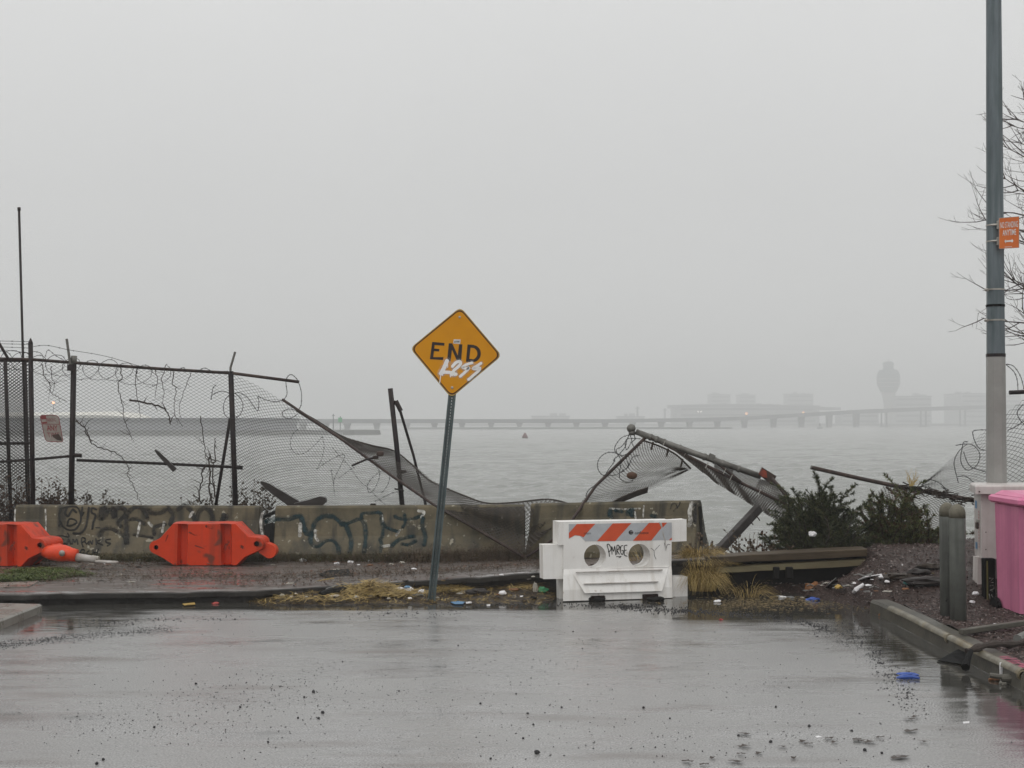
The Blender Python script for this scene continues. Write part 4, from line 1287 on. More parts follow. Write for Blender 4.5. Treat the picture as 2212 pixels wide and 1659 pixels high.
# tilted parking sign hung on the fence
fsn = thing('parking_sign', Pz(112, 926, FY - .06), 'faded bent no parking plate with red top hanging tilted on the fence', 'sign')
F_s = Frame(Pz(112, 926, FY - .07), (1, 0, 0), (0, 0, 1))
cs_ = crop(0, 780, 5.53)
fp = lambda l, off=0: [F_s.px(*cs_(*p), off) for p in l]
outl = [(543, 1315), (555, 1295), (700, 1288), (770, 1300), (795, 1330), (850, 1640), (835, 1655), (640, 1645), (612, 1620)]
k = MB(); k.poly([fp(outl)], (0, .004, 0)); k.build('plate', M['fence_sign'], fsn)
k = MB(); k.poly([fp([(549, 1318), (560, 1300), (618, 1297), (626, 1345), (560, 1350)], .003)], (0, 0, 0)); k.poly([fp([(566, 1385), (632, 1380), (640, 1402), (572, 1408)], .003)], (0, 0, 0))
bord = [F_s.px(*cs_(*p), .002) for p in outl + outl[:1]]
k.ribbon(bord, .011, F_s.n, cap=False)
k.ribbon(fp([(575, 1412), (800, 1415)], .0025), .008, F_s.n, cap=False)
k.build('red_print', M['fence_red'], fsn)


def text3(mb, s, F, c, height, shear=0.0, off=.003, width=None, skew_px=None, bold=0.0):
    """letters laid on frame F, centred at world point c"""
    cu = bpy.data.curves.new('txt', 'FONT'); cu.body = s; cu.size = 1; cu.resolution_u = 3; cu.offset = bold
    ob = bpy.data.objects.new('txt', cu); COL.objects.link(ob)
    me = bpy.data.meshes.new_from_object(ob)
    xs_ = [v.co.x for v in me.vertices]; ys_ = [v.co.y for v in me.vertices]
    x0, x1, y0, y1 = min(xs_), max(xs_), min(ys_), max(ys_)
    sy = height / (y1 - y0); sxx = width / (x1 - x0) if width else sy
    vs = []
    for v in me.vertices:
        a = (v.co.x - (x0 + x1) / 2) * sxx; b_ = (v.co.y - (y0 + y1) / 2) * sy
        vs.append(c + F.ax * (a + shear * b_) + F.ay * b_ + F.n * off)
    mb.add(vs, [tuple(p.vertices) for p in me.polygons])
    bpy.data.objects.remove(ob); bpy.data.meshes.remove(me); bpy.data.curves.remove(cu)


k = MB()
text3(k, 'PARKING', F_s, F_s.px(*cs_(690, 1355)), .055, -.18, .003, .15)
text3(k, 'ANY', F_s, F_s.px(*cs_(705, 1465)), .085, -.18, .003, .17, bold=.02)
text3(k, 'TIME', F_s, F_s.px(*cs_(722, 1560)), .075, -.18, .003, .19)
k.build('lettering', M['fence_red'], fsn)
k = MB(); k.poly([fp([(700, 1560), (790, 1545), (830, 1600), (838, 1640), (770, 1625), (720, 1590)], .0035)], (0, 0, 0)); k.build('rust_patch', M['steel_rust'], fsn)

# boards and vines caught in the fence
def plank(pts, w0, w1, Y, dep, name, label, mat, cat='board', group=None):
    a, b_ = P(*pts[0], Y), P(*pts[1], Y)
    ax = (b_ - a).normalized(); n_ = V((0, -1, 0)); s_ = ax.cross(n_).normalized()
    mb = MB()
    rows = []
    L_ = (b_ - a).length
    for i in range(7):
        t = i / 6; c = a + ax * L_ * t; hw = px2m(lerp(w0, w1, t), Y) / 2
        hw *= 1 + .1 * nz(t * 5, w0, 1, 2)
        if i == 0: hw *= .45
        rows.append([c - s_ * hw - n_ * dep / 2, c + s_ * hw - n_ * dep / 2, c + s_ * hw * .96 + n_ * dep / 2, c - s_ * hw * .96 + n_ * dep / 2])
    mb.loft(rows)
    return tag(mb.build(name, mat), label, cat, group)


plank(((335, 972), (378, 1016)), 7, 11, FY - .1, .03, 'broken_board', 'short dark splintered board stuck through the fence at the middle rail', M['timber_dark'])
plank(((564, 1041), (652, 1100)), 12, 24, 20.0, .06, 'broken_board', 'dark pointed board leaning above the gap between two concrete barriers', M['timber_dark'])
plank(((705, 1079), (638, 1097)), 20, 20, 19.6, .12, 'broken_board', 'short square dark timber lying on top of the middle concrete barrier', M['timber_dark'])
plank(((800, 1090), (812, 1090)), 5, 5, 19.4, .08, 'broken_board', 'small brown scrap of wood on the middle barrier, near the leaning post', M['timber_dark'])
k = MB()
for pts in (((553, 1128), (590, 1112)), ((556, 1140), (592, 1121))):
    pass
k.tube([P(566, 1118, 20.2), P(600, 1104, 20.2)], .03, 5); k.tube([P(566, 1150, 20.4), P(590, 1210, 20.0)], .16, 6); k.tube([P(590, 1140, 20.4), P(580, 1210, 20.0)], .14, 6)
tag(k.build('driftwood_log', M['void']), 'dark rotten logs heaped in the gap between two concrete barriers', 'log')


def vine(pts, r0, label, seed, twigs=4, Y=FY - .06, cf=None):
    q = [P(*(cf(*p) if cf else p), Y) for p in pts]
    rd = random.Random(seed)
    q = smooth_path(q, 5)
    q = [p + V((rd.uniform(-1, 1), 0, rd.uniform(-1, 1))) * .012 for p in q]
    mb = MB(); n = len(q)
    mb.tube(q, [r0 * (1 - .55 * i / n) for i in range(n)], 5)
    for t in range(twigs):
        i = rd.randrange(2, n - 1); d = V((rd.uniform(-1, 1), rd.uniform(-.2, .2), rd.uniform(-.8, 1))).normalized(); l = rd.uniform(.06, .22)
        mb.tube([q[i], q[i] + d * l * .5 + V((0, 0, rd.uniform(-.03, .03))), q[i] + d * l], [r0 * .5, r0 * .35, .002], 4)
    tag(mb.build('dead_vine', M['vine']), label, 'vine', 'dead vines hanging on the fence')


cA = crop(0, 780, 5.53); cB = crop(0, 1050, 6.32); cC = crop(350, 780, 5.53); cD = crop(350, 1050, 5.53)
vine([(570, 610), (600, 770), (680, 880), (690, 980), (780, 1050), (900, 1110)], .008, 'dead vine with a kinked tail between the corner post and the second post', 1, 6, cf=cA)
vine([(690, 640), (700, 800), (740, 880), (710, 990)], .007, 'short dead vine tangle below the coil near the second post', 2, 5, cf=cA)
vine([(1030, 1370), (1130, 1450), (1190, 1560), (1240, 1660)], .012, 'thick dead vine starting at the second post, halfway up', 3, 6, cf=cA)
vine([(1310, 0), (1400, 180), (1520, 270), (1720, 320), (1900, 450), (1990, 590), (1960, 680), (2060, 850), (2130, 1050), (2190, 1150)], .010, 'long dead vine winding down to the left concrete barrier top', 4, 7, cf=cB)
vine([(1620, 640), (1640, 790), (1590, 870), (1620, 1020), (1660, 1200), (1690, 1380), (1750, 1530), (1810, 1650)], .009, 'long thin dead vine hanging right of the second post', 5, 6, cf=cA)
vine([(1850, 700), (1830, 880), (1870, 1150), (1900, 1350)], .007, 'straight thin dead vine in the middle of the fence bay', 6, 3, cf=cA)
vine([(1750, 1080), (2000, 1130), (2200, 1190), (2230, 1205), (2280, 1300), (2290, 1410)], .016, 'thick bent dead branch hooked on the fence mesh', 7, 6, cf=cA)
vine([(170, 690), (190, 850), (160, 1050)], .007, 'short dead vine ending in a knot under the top rail', 8, 2, cf=cC)
vine([(320, 600), (250, 800), (280, 1000), (250, 1140)], .007, 'looping dead vine under the bare stretch of top rail', 9, 4, cf=cC)
vine([(410, 700), (390, 870), (440, 920), (420, 1100), (430, 1280), (530, 1450)], .008, 'dead vine hanging left of the third post', 10, 4, cf=cC)
vine([(640, 720), (560, 950), (490, 1150), (510, 1340)], .006, 'thin slanting dead vine close to the third post', 11, 3, cf=cC)
vine([(770, 1310), (800, 1500), (830, 1700), (840, 1850), (890, 1900)], .009, 'dead vine climbing beside the leaning brace', 12, 4, cf=cC)
vine([(780, 1000), (750, 850), (790, 700), (790, 560), (850, 480), (1000, 490)], .013, 'gnarled dead stem reaching the middle rail beside the brace', 13, 8, cf=cD)
vine([(930, 1000), (890, 800), (900, 560), (890, 330), (930, 440), (970, 400), (960, 250), (970, 110)], .015, 'gnarled dead stem with a forked top above the middle rail', 14, 9, cf=cD)
vine([(960, 900), (940, 700), (930, 540), (950, 430)], .014, 'short dead stem right beside the brace foot', 15, 7, cf=cD)

# ================================================================ ORANGE BARRICADES
cO = crop(350, 1050, 5.53)
BY = 18.35


M['stain'] = pmat('stain', (.10, .028, .02), (.16, .035, .02), 9, .6, worn=(14, .38, .62, .9, .0))


def orange_barricade(label):
    o = thing('plastic_barricade', G(444, 1221, .15), label, 'barricade', 'orange plastic barricades')
    F = Frame((0, BY, 0), (1, 0, 0), (0, 0, 1))
    px = lambda x, y, off=0: F.px(x, y, off)
    K_ = .8848
    # outline in the picture: shoulder, top, shoulder, foot
    def arc(cx, cy, r, a0, a1, n=8):
        return [(cx + r * math.cos(R(a0 + (a1 - a0) * i / n)), cy + r * math.sin(R(a0 + (a1 - a0) * i / n))) for i in range(n + 1)]
    outl = arc(336.5, 1182, 14, 105, 270) + [(347, 1162), (374.5, 1131.5), (384, 1131), (384, 1131), (406, 1132.3), (470, 1131.8), (476, 1131), (500, 1132), (508, 1131.5), (536, 1160)] + arc(553.5, 1176, 14.5, -80, 75) + [(528, 1203), (510, 1221), (376, 1221), (352, 1205)]
    hole = [arc(337, 1182.5, 5.2, 0, -360, 12)[:-1], arc(553.8, 1175, 6.0, 0, -360, 12)[:-1]]
    D = V((0, .46, 0))
    fr_ = [px(*p) for p in outl]
    mb = MB()
    # face in three pieces with two moulded channels between them
    Lf = arc(336.5, 1182, 14, 105, 270) + [(347, 1162), (374.5, 1131.5), (384, 1131), (382, 1221), (376, 1221), (352, 1205)]
    Cf = [(406, 1132.3), (470, 1131.8), (476, 1131), (478, 1221), (404, 1221)]
    Rf = [(500, 1132), (508, 1131.5), (536, 1160)] + arc(553.5, 1176, 14.5, -80, 75) + [(528, 1203), (510, 1221), (502, 1221)]
    mb.poly([[px(*p) for p in Lf], [px(*p) for p in hole[0]]], (0, .03, 0))
    mb.poly([[px(*p) for p in Cf]], (0, .03, 0))
    mb.poly([[px(*p) for p in Rf], [px(*p) for p in hole[1]]], (0, .03, 0))
    # body depth: bevelled edge then the sides
    n = len(fr_); c = sum(fr_, V((0, 0, 0))) / n
    def ringat(dy, sc): return [V((c.x + (p.x - c.x) * sc, p.y + dy, c.z + (p.z - c.z) * sc)) for p in fr_]
    rr = [ringat(0.002, 1.0), ringat(.05, 1.02), ringat(.25, 1.04), ringat(.43, 1.02), ringat(.46, .99)]
    for r_ in rr:                    # nothing sinks into the pavement
        for p in r_: p.z = max(p.z, .135)
    mb.loft(rr, 0, False); mb.add(rr[-1], [tuple(range(n))])
    mb.build('body', M['orange_plastic'], o)
    for (x0, x1, b0, b1) in ((384, 406, 382, 404), (476, 500, 478, 502)):
        k = MB(); dp = V((0, .10, 0))
        t0, t1, f0, f1 = px(x0, 1131.5), px(x1, 1131.8), px(b0, 1221), px(b1, 1221)
        w3 = (t1 - t0) * .22
        k.add([t0, t0 + w3 + dp, f0 + w3 + dp, f0], [(0, 1, 2, 3)]); k.add([t0 + w3 + dp, t1 - w3 + dp, f1 - w3 + dp, f0 + w3 + dp], [(0, 1, 2, 3)]); k.add([t1 - w3 + dp, t1, f1, f1 - w3 + dp], [(0, 1, 2, 3)])
        k.build('moulded_channel', M['orange_plastic'], o)
    for hx, hy, hr in ((337, 1182.5, 5.2), (553.8, 1175, 6.0)):
        k = MB(); k.poly([[px(*p) for p in arc(hx, hy, hr * .99, 0, 360, 12)[:-1]]], (0, .004, 0))
        for v_i in range(len(k.v)): k.v[v_i] = (k.v[v_i][0], k.v[v_i][1] + .07, k.v[v_i][2])
        k.build('pin_hole', M['dark_hole'], o)
    k = MB()
    for pts, w0 in (([(1150, 1500), (1110, 1570), (1085, 1650)], 40), ([(1130, 1540), (1165, 1600)], 26), ([(1320, 1570), (1350, 1590)], 40), ([(850, 1300), (930, 1320)], 36), ([(620, 1380), (700, 1420), (760, 1410)], 18), ([(330, 1420), (300, 1500)], 16), ([(700, 1560), (820, 1600)], 14)):
        k.ribbon([F.px(*cO(*p), .003) for p in pts], w0 / 5.53 * .8848 * BY / FPX, F.n); k.build('stain', M['stain'], o); k = MB()
    # hinged connecting lug behind the right ear
    k = MB(); lug = arc(578, 1193, 15, -70, 110, 10) + [(556, 1196), (548, 1180), (566, 1172)]
    k.poly([[F.px(*p) + V((0, .12, 0)) for p in lug]], (0, .2, 0)); k.build('connecting_lug', M['orange_bright'], o)
    return o


ob1 = orange_barricade('grimy orange plastic barricade with pin holes before the left concrete barrier')


def copy_tree(o, loc=None, rz=0.0):
    c = o.copy(); COL.objects.link(c)
    for ch_ in o.children:
        d = ch_.copy(); COL.objects.link(d); d.parent = c; d.matrix_parent_inverse = ch_.matrix_parent_inverse.copy()
        for g_ in ch_.children:
            e = g_.copy(); COL.objects.link(e); e.parent = d; e.matrix_parent_inverse = g_.matrix_parent_inverse.copy()
    if loc is not None: c.location = loc
    c.rotation_euler = (0, 0, rz)
    return c


ob2 = copy_tree(ob1, G(-14, 1222, .15), R(-12))
tag(ob2, 'orange plastic barricade cut off by the left picture edge')

# orange delineator head with white pole lying next to it
cL = crop(0, 1150, 5.53)
dl = thing('delineator_post', P(140, 1212, 17.9), 'orange capped white delineator post lying flat at the left barricade', 'post')
DYY = 18.0
a = lambda x, y, d=0: P(*cL(x, y), DYY + d)
k = MB(); k.tube([a(600, 1085, .25), a(700, 1100, .1), a(860, 1110), a(930, 1120), a(950, 1128), a(1035, 1140)], [.075, .105, .115, .10, .095, .085], 14); k.build('cap', M['orange_bright'], dl, smooth=True)
k = MB(); k.tube([a(1036, 1162, -.01), a(1180, 1180, -.03), a(1310, 1198, -.05)], [.055, .05, .042], 12); k.build('shaft', M['white_dirty'], dl, smooth=True)
k = MB(); k.tube([a(1240, 1165, -.03), a(1330, 1180, -.05)], [.03, .03], 8); k.build('collar', M['lit_pale'], dl)
k = MB(); k.box(a(1440, 1225, -.07), (.30, .10, .03), (.99, 0, -.06), bev=.008); k.build('foot_plate', M['white_dirty'], dl)
k = MB(); k.sphere(a(836, 1110, -.12), .042, 10, 7, sq=(1, .5, 1)); k.build('bolt', M['strap'], dl, smooth=True)

# ================================================================ END SIGN
sg = thing('warning_sign', G(930, 1300, 0), 'tilted yellow diamond sign reading END with LESS sprayed in white', 'sign')
SY = 15.66
base = G(931, 1301, 0)
F_e = Frame((0, SY, 0), (1, 0, 0), (0, 0, 1))
cE = crop(980, 730, 6.38)
e_ = lambda x, y, off=0: F_e.px(*cE(x, y), off)


def rounded(cs, r, n=5):
    o_ = []
    for i, p in enumerate(cs):
        a_, b_ = cs[i - 1], cs[(i + 1) % len(cs)]
        u1 = (a_ - p).normalized(); u2 = (b_ - p).normalized()
        s0 = p + u1 * r; s1 = p + u2 * r
        for q in range(n + 1):
            t = q / n
            o_.append(s0 * (1 - t) ** 2 + p * 2 * t * (1 - t) + s1 * t * t)
    return o_


corn = [e_(920, 122), e_(1566, 882), e_(775, 1543), e_(132, 768)]
cc = sum(corn, V((0, 0, 0))) / 4
sc_ = lambda f, off: rounded([cc + (p - cc) * f + F_e.n * off for p in corn], .075 * f)
k = MB(); k.poly([sc_(1.0, 0)], (0, .004, 0)); k.build('plate', M['sign_edge'], sg)
k = MB(); k.poly([sc_(.972, .0012)], (0, 0, 0)); k.build('border', M['sign_border'], sg)
k = MB(); k.poly([sc_(.936, .0024)], (0, 0, 0)); k.build('face', M['sign_yellow'], sg)
k = MB(); q = lambda l, off=.0038: [e_(*p, off) for p in l]
k.poly([q([(480, 668), (672, 684), (668, 728), (518, 716), (512, 772), (592, 779), (588, 818), (508, 812), (496, 905), (655, 905), (648, 950), (443, 938)])], (0, 0, 0))
k.poly([q([(738, 690), (792, 690), (878, 880), (898, 704), (950, 706), (930, 985), (875, 985), (788, 790), (765, 975), (712, 960)])], (0, 0, 0))
arcD = [(1100 + 138 * math.cos(R(t)), 850 + 138 * math.sin(R(t))) for t in range(-62, 75, 12)]
inD = [(1085 + 98 * math.cos(R(t)), 850 + 96 * math.sin(R(t))) for t in range(-62, 75, 12)]
k.poly([q([(1030, 708), (1120, 714)] + arcD + [(1090, 985), (1005, 978)]), q([(1078, 758), (1115, 762)] + inD + [(1095, 935), (1058, 932)])[::-1]], (0, 0, 0))
k.build('lettering', M['sign_black'], sg)
k = MB()
LESS = [([(710, 965), (690, 1010), (655, 1090), (615, 1160)], 62), ([(615, 1150), (680, 1140), (760, 1145), (850, 1172)], 50), ([(795, 1050), (850, 990), (910, 975), (920, 1010), (880, 1060), (820, 1110), (790, 1180)], 46), ([(800, 1130), (830, 1180)], 40),
        ([(1100, 995), (1020, 1020), (955, 1062), (1010, 1080), (1055, 1072), (990, 1140), (915, 1205)], 42), ([(1240, 1000), (1180, 1040), (1115, 1082), (1180, 1090), (1215, 1070), (1210, 1110), (1120, 1190), (1045, 1255)], 42)]
for i, (pts, wd) in enumerate(LESS):
    k.ribbon(smooth_path(q(pts, .0058 + .0004 * i), 6) if len(pts) > 2 else q(pts, .0058 + .0004 * i), wd / 6.38 * .8848 * SY / FPX, F_e.n)
for pts, w0 in (([(618, 1150), (606, 1230), (596, 1310)], 13), ([(760, 1150), (765, 1215)], 14), ([(720, 1000), (720, 1062)], 14), ([(640, 1150), (640, 1190)], 14)):
    k.ribbon(q(pts, .0085), w0 / 6.38 * .8848 * SY / FPX, F_e.n)
k.build('graffiti', M['spray_white'], sg)
k = MB()
for i, (pts, wd) in enumerate(LESS):
    k.ribbon(smooth_path(q(pts, .0048 + .0001 * i), 6) if len(pts) > 2 else q(pts, .0048 + .0001 * i), wd * 2.0 / 6.38 * .8848 * SY / FPX, F_e.n)
k.build('overspray', M['spray_mist'], sg)
k = MB(); k.poly([q([(816, 628), (922, 632), (914, 700), (806, 692)], .0046)], (0, 0, 0)); k.build('sticker', M['white_sheet'], sg)
k = MB()
for x in (828, 846, 866, 884, 900):
    k.ribbon(q([(x, 648), (x - 4, 684)], .0056), .006, F_e.n, cap=False)
k.ribbon(q([(840, 655), (905, 660)], .0058), .005, F_e.n, cap=False)
k.build('sticker_print', M['sign_black'], sg)
for x, y in ((908, 283), (790, 1380)):
    k = MB(); c = e_(x, y, .004); k.lathe(c, [(.016, 0), (.016, .004), (.007, .010)], 8, 0, F_e.n, V((1, 0, 0))); k.build('bolt', M['strap'], sg)
# perforated U channel post
top_ = e_(800, 250, -.012); F_p = Frame((0, SY + .012, 0), (1, 0, 0), (0, 0, 1))
b0_ = V((base.x, SY + .014, -.05)); t0_ = P(983, 790, SY + .014)
ax = (t0_ - b0_).normalized(); sx_ = V((0, -1, 0)).cross(ax).normalized() * -1
if sx_.x < 0: sx_ = -sx_
Lp = (t0_ - b0_).length
k = MB()
F_pp = (b0_, sx_, ax)
loop = lambda x0, x1, y0, y1, d: [b0_ + sx_ * x + ax * y + V((0, d, 0)) for x, y in ((x0, y0), (x1, y0), (x1, y1), (x0, y1))]
outer = loop(-.020, .020, 0, Lp, .032)
holes = []
nh = int(Lp / .036)
for i in range(nh):
    yc = .05 + i * .036
    holes.append([b0_ + sx_ * .0055 * math.cos(-q_ * math.pi / 3) + ax * (yc + .0055 * math.sin(-q_ * math.pi / 3)) + V((0, .032, 0)) for q_ in range(6)])
# web as quads around each hole (light shows through the holes)
for i in range(nh):
    y0 = .05 + i * .036 - .018; y1 = y0 + .036
    k.poly([loop(-.020, .020, y0, y1, .032), holes[i]], (0, .003, 0))
k.build('web', M['post_green'], sg)
for s0 in (-1, 1):
    k = MB()
    pf = [(.0205, .035), (.026, .030), (.030, .003), (.046, .0), (.046, -.004), (.027, -.002), (.022, .028), (.0205, .031)]
    k.loft([[b0_ + sx_ * s0 * x + ax * yy + V((0, y + .001, 0)) for x, y in pf] for yy in (0, Lp)])
    k.build('flange', M['post_green'], sg)
ft = MB(); ft.lathe(G(931, 1301, -.02), [(.11, 0), (.10, .022), (.06, .03)], 10); ft.build('foot_patch', M['concrete_pale'], sg)

# ================================================================ WHITE WATER BARRICADE
cW = crop(1300, 1200, 5.53)
wb_o = G(1216.6, 1298.7, 0); wb_e = V((1453, 1290.5, 0))
wb_e = G(1453, 1290.5, 0)
axw = (wb_e - wb_o).normalized()
F_w = Frame(wb_o, axw, (0, 0, 1))             # F_w.n points towards the camera
w_ = lambda x, y, off=0: F_w.px(*cW(x, y), off)
wb = thing('plastic_barricade', F_w.px(*cW(1150, 1470)), 'white plastic water barricade with two round holes and orange stripes', 'barricade')
back = F_w.n * -1
wp = lambda l, off=0: [w_(*p, off) for p in l]


def circ(cx, cy, rx, ry, n=28):
    return [(cx + rx * math.cos(-2 * math.pi * i / n), cy + ry * math.sin(-2 * math.pi * i / n)) for i in range(n)]


def slab(mb, loops, d0, d1, bev=.012):
    """a moulded slab from depth d0 (front) to d1, edge rounded"""
    lo = [wp(l, -d0) for l in loops]
    o_ = lo[0]; c = sum(o_, V((0, 0, 0))) / len(o_)
    mb.poly(lo, back * (d1 - d0))


k = MB()
upper = [(350, 412), (415, 411), (1878, 388), (1878, 675), (1874, 1012), (418, 1052), (418, 720), (350, 722)]
k.poly([wp(upper), wp(circ(845, 875, 150, 160)), wp(circ(1443, 863, 150, 158))], back * .24)
# right upper arm
k.poly([wp([(1879, 388), (2077, 376), (2080, 668), (1879, 676)], -.03)], back * .16)
# left lower arm
k.poly([wp([(142, 722), (417, 719), (412, 1176), (147, 1180)], -.04)], back * .16)
# right lower stub
k.poly([wp([(1893, 1152), (2092, 1148), (2092, 1418), (1896, 1424)], -.05)], back * .16)
k.poly([wp([(352, 1184), (411, 1182), (411, 1480), (360, 1483)], -.22)], back * .10)
# flared foot: rounded wedge with raised trapezoid panel
fz = .10
A = [w_(445, 963, 0.0), w_(1875, 926, 0.0)]
rows = [[w_(418, 1053, .002), w_(1876, 1013, .002), w_(1876, 1013, -.24), w_(418, 1053, -.24)],
        [w_(415, 1120, .03), w_(1882, 1080, .03), w_(1882, 1080, -.27), w_(415, 1120, -.27)],
        [w_(412, 1330, .075), w_(1890, 1290, .075), w_(1890, 1290, -.32), w_(412, 1330, -.32)],
        [w_(412, 1482, .085), w_(1893, 1436, .085), w_(1893, 1436, -.33), w_(412, 1482, -.33)]]
k.loft(rows)
k.build('body', M['white_plastic'], wb, bevel=.02)
k = MB()
pan = [(475, 975), (1862, 938), (1740, 1332), (712, 1362)]
f_ = [w_(525, 1056, .012), w_(1836, 1018, .012), w_(1740, 1332, .115), w_(712, 1362, .115)]
k.poly([f_], back * .05)
k.build('raised_panel', M['white_plastic'], wb, bevel=.01)
k = MB()
for a0, a1, t in (((585, 1090), (1757, 1060), .30), ((693, 1246), (1700, 1220), .72)):
    pa, pb2 = w_(*a0, .02 + .105 * t), w_(*a1, .02 + .105 * t)
    k.box((pa + pb2) / 2, ((pb2 - pa).length, .022, .014), axw, F_w.n, (0, 0, 1), bev=.004)
k.build('moulded_rib', M['white_dirty'], wb)
k = MB()
for a0, a1, h0 in (((787, 1448), (972, 1442), 75), ((1484, 1428), (1690, 1420), 80)):
    pa, pb2 = w_(*a0, .087), w_(*a1, .087)
    k2 = MB(); k2.box((pa + pb2) / 2, ((pb2 - pa).length, .06, h0 / 5.53 * .8848 * 15.8 / FPX), axw, F_w.n, (0, 0, 1), bev=.006)
    k2.build('fork_slot', M['dark_hole'], wb)
k = MB(); k.poly([wp([(490, 440), (1880, 418), (1882, 655), (712, 672), (668, 628), (640, 600), (575, 592), (490, 640)], .0025)], (0, 0, 0))
k.build('reflective_sheet', M['sheet_grey'], wb)
k = MB()
for l in ([(600, 438), (850, 434), (745, 548), (690, 618), (640, 598), (575, 590), (492, 634), (492, 560)], [(1085, 430), (1335, 426), (1118, 668), (870, 671)], [(1572, 424), (1708, 422), (1742, 490), (1605, 661), (1355, 665)], [(1745, 421), (1820, 420), (1758, 488)], [(1880, 618), (1881, 656), (1842, 658)]):
    k.poly([wp(l, .004)], (0, 0, 0))
k.build('orange_stripes', M['sheet_red'], wb)
k = MB()
text3(k, 'confluence', F_w, w_(1475, 556, .0052), .036, 0, 0, .175, bold=.01)
k.poly([wp(circ(1330, 552, 33, 30, 12), .0052)], (0, 0, 0))
text3(k, 'confluence', F_w, w_(742, 562, .0052), .03, 0, 0, .09)
k.build('lettering', M['sign_black'], wb)
k = MB()
for y in (540, 562):
    k.ribbon(wp([(1322, y), (1366, y)], .0058), .004, F_w.n, cap=False)
k.build('emblem_gap', M['sheet_grey'], wb)
k = MB()
for pts, wd in (([(1040, 880), (1030, 800), (1008, 725), (1030, 712), (1060, 760), (1050, 800), (1020, 815)], 12), ([(1075, 850), (1070, 740), (1095, 810), (1110, 735), (1125, 860)], 11),
                ([(1140, 850), (1140, 735), (1165, 730), (1168, 770), (1142, 790), (1175, 850)], 12), ([(1180, 735), (1185, 790)], 8), ([(1225, 730), (1195, 740), (1190, 820), (1215, 850), (1228, 800), (1205, 795)], 11),
                ([(1280, 725), (1240, 735), (1242, 800), (1240, 855), (1282, 875)], 12), ([(1240, 795), (1272, 790)], 11), ([(1130, 880), (1200, 876), (1165, 895)], 9),
                ([(1600, 765), (1640, 800), (1645, 860), (1670, 915)], 6), ([(1650, 795), (1720, 720)], 5), ([(1780, 690), (1790, 740), (1800, 790), (1820, 720), (1860, 718)], 7)):
    k.ribbon(smooth_path(wp(pts, .004), 4) if len(pts) > 2 else wp(pts, .004), wd / 5.53 * .8848 * 15.8 / FPX, F_w.n, cap=False)
k.build('graffiti', M['black_ink'], wb)
k = MB()
for pts, wd in (([(1758, 540), (1770, 600), (1790, 660), (1800, 790)], 16), ([(1715, 420), (1735, 455), (1748, 485)], 12)):
    k.ribbon(smooth_path(wp(pts, .0062), 4), wd / 5.53 * .8848 * 15.8 / FPX, F_w.n)
k.build('scratch', M['white_dirty'], wb)

# ================================================================ FALLEN FENCE FRAME ON THE RIGHT
c3_ = crop(1400, 1000, 5.53); c4_ = crop(1650, 1100, 5.53)
A3 = lambda x, y, Y: P(*c3_(x, y), Y)
A4 = lambda x, y, Y: P(*c4_(x, y), Y)
ff = thing('fallen_fence', P(1690, 1150, 18.6), 'collapsed chain link fence frame with ball topped post poking up behind the white barricade', 'fence')
q0, q1, q2 = A3(850, 300, 19.2), A4(200, 20, 18.9), A4(1150, 350, 18.6)
k = MB(); k.tube([q0, q1, q2], [.044, .045, .043], 14)
k.build('post', M['steel_grey'], ff, smooth=True)
k = MB()
for t in (.12, .17, .23, .36, .56, .64, .70, .83):
    c = pline([q0, q1, q2], t); d = (q2 - q0).normalized()
    k = MB(); k.tube([c - d * .016, c + d * .016], .052, 12); k.build('tension_band', M['steel_grey'], ff)
k = MB(); c = pline([q0, q1, q2], .61); k.box(c + V((0, -.04, .03)), (.09, .05, .09), (.9, 0, -.4), (0, 1, 0), (.4, 0, .9)); k.build('clamp', M['steel_grey'], ff)
k = MB(); cb = A3(780, 255, 19.2); k.sphere(cb, .066, 16, 10); k.lathe(cb + V((.01, 0, -.10)), [(.045, 0), (.05, .06), (.03, .07)], 12)
k.build('ball_cap', M['steel_grey'], ff, smooth=True)
k = MB(); k.tube([A3(770, 300, 19.2), A3(850, 320, 19.2), A3(990, 390, 19.2)], .02, 6); k.build('cap_bracket', M['steel_dark'], ff)
r0, r1, r2 = A3(1030, 370, 19.1), A3(2212, 965, 18.7), A4(1500, 730, 18.3)
k = MB(); k.tube([r0, r1, r2], .023, 10); k.build('rail', M['steel_rust'], ff, smooth=True)
k = MB(); s0, s1 = A4(420, 90, 18.85), A4(880, 430, 18.6); k.tube([s0, A4(560, 170, 18.8), s1], .022, 8); k.build('rail', M['steel_rust'], ff, smooth=True)
k = MB()
for c_ in (A3(1220, 460, 19.0), A3(1500, 610, 18.95), A3(1800, 755, 18.85), A4(740, 370, 18.6), A4(1125, 560, 18.45), A4(410, 205, 18.75), A4(655, 280, 18.7)):
    k = MB(); k.tube([c_ + V((-.02, -.03, -.035)), c_ + V((.02, -.03, .045))], .006, 5); k.build('tie_wire', M['strap'], ff)
k = MB(); k.tube([A3(965, 385, 19.15), A3(640, 700, 19.05), A3(300, 1030, 18.95), P(1218, 1150, 18.6), P(1137, 1203, 18.45)], [.024, .024, .023, .021, .02], 9); k.build('rail', M['steel_rust'], ff, smooth=True)
k = MB()
TA = [A3(950, 420, 19.15), A3(1060, 455, 19.1), A3(1220, 520, 19.05), A3(1400, 620, 18.95), A3(1585, 800, 18.9)]
TB = [A3(0, 1400, 18.75), A3(180, 1350, 18.75), A3(420, 1290, 18.75), A3(800, 1150, 18.75), A3(1100, 1060, 18.8), A3(1580, 810, 18.9)]
LB = [A3(955, 410, 19.15), A3(640, 715, 19.05), A3(170, 1180, 18.95), A3(-60, 1400, 18.8)]


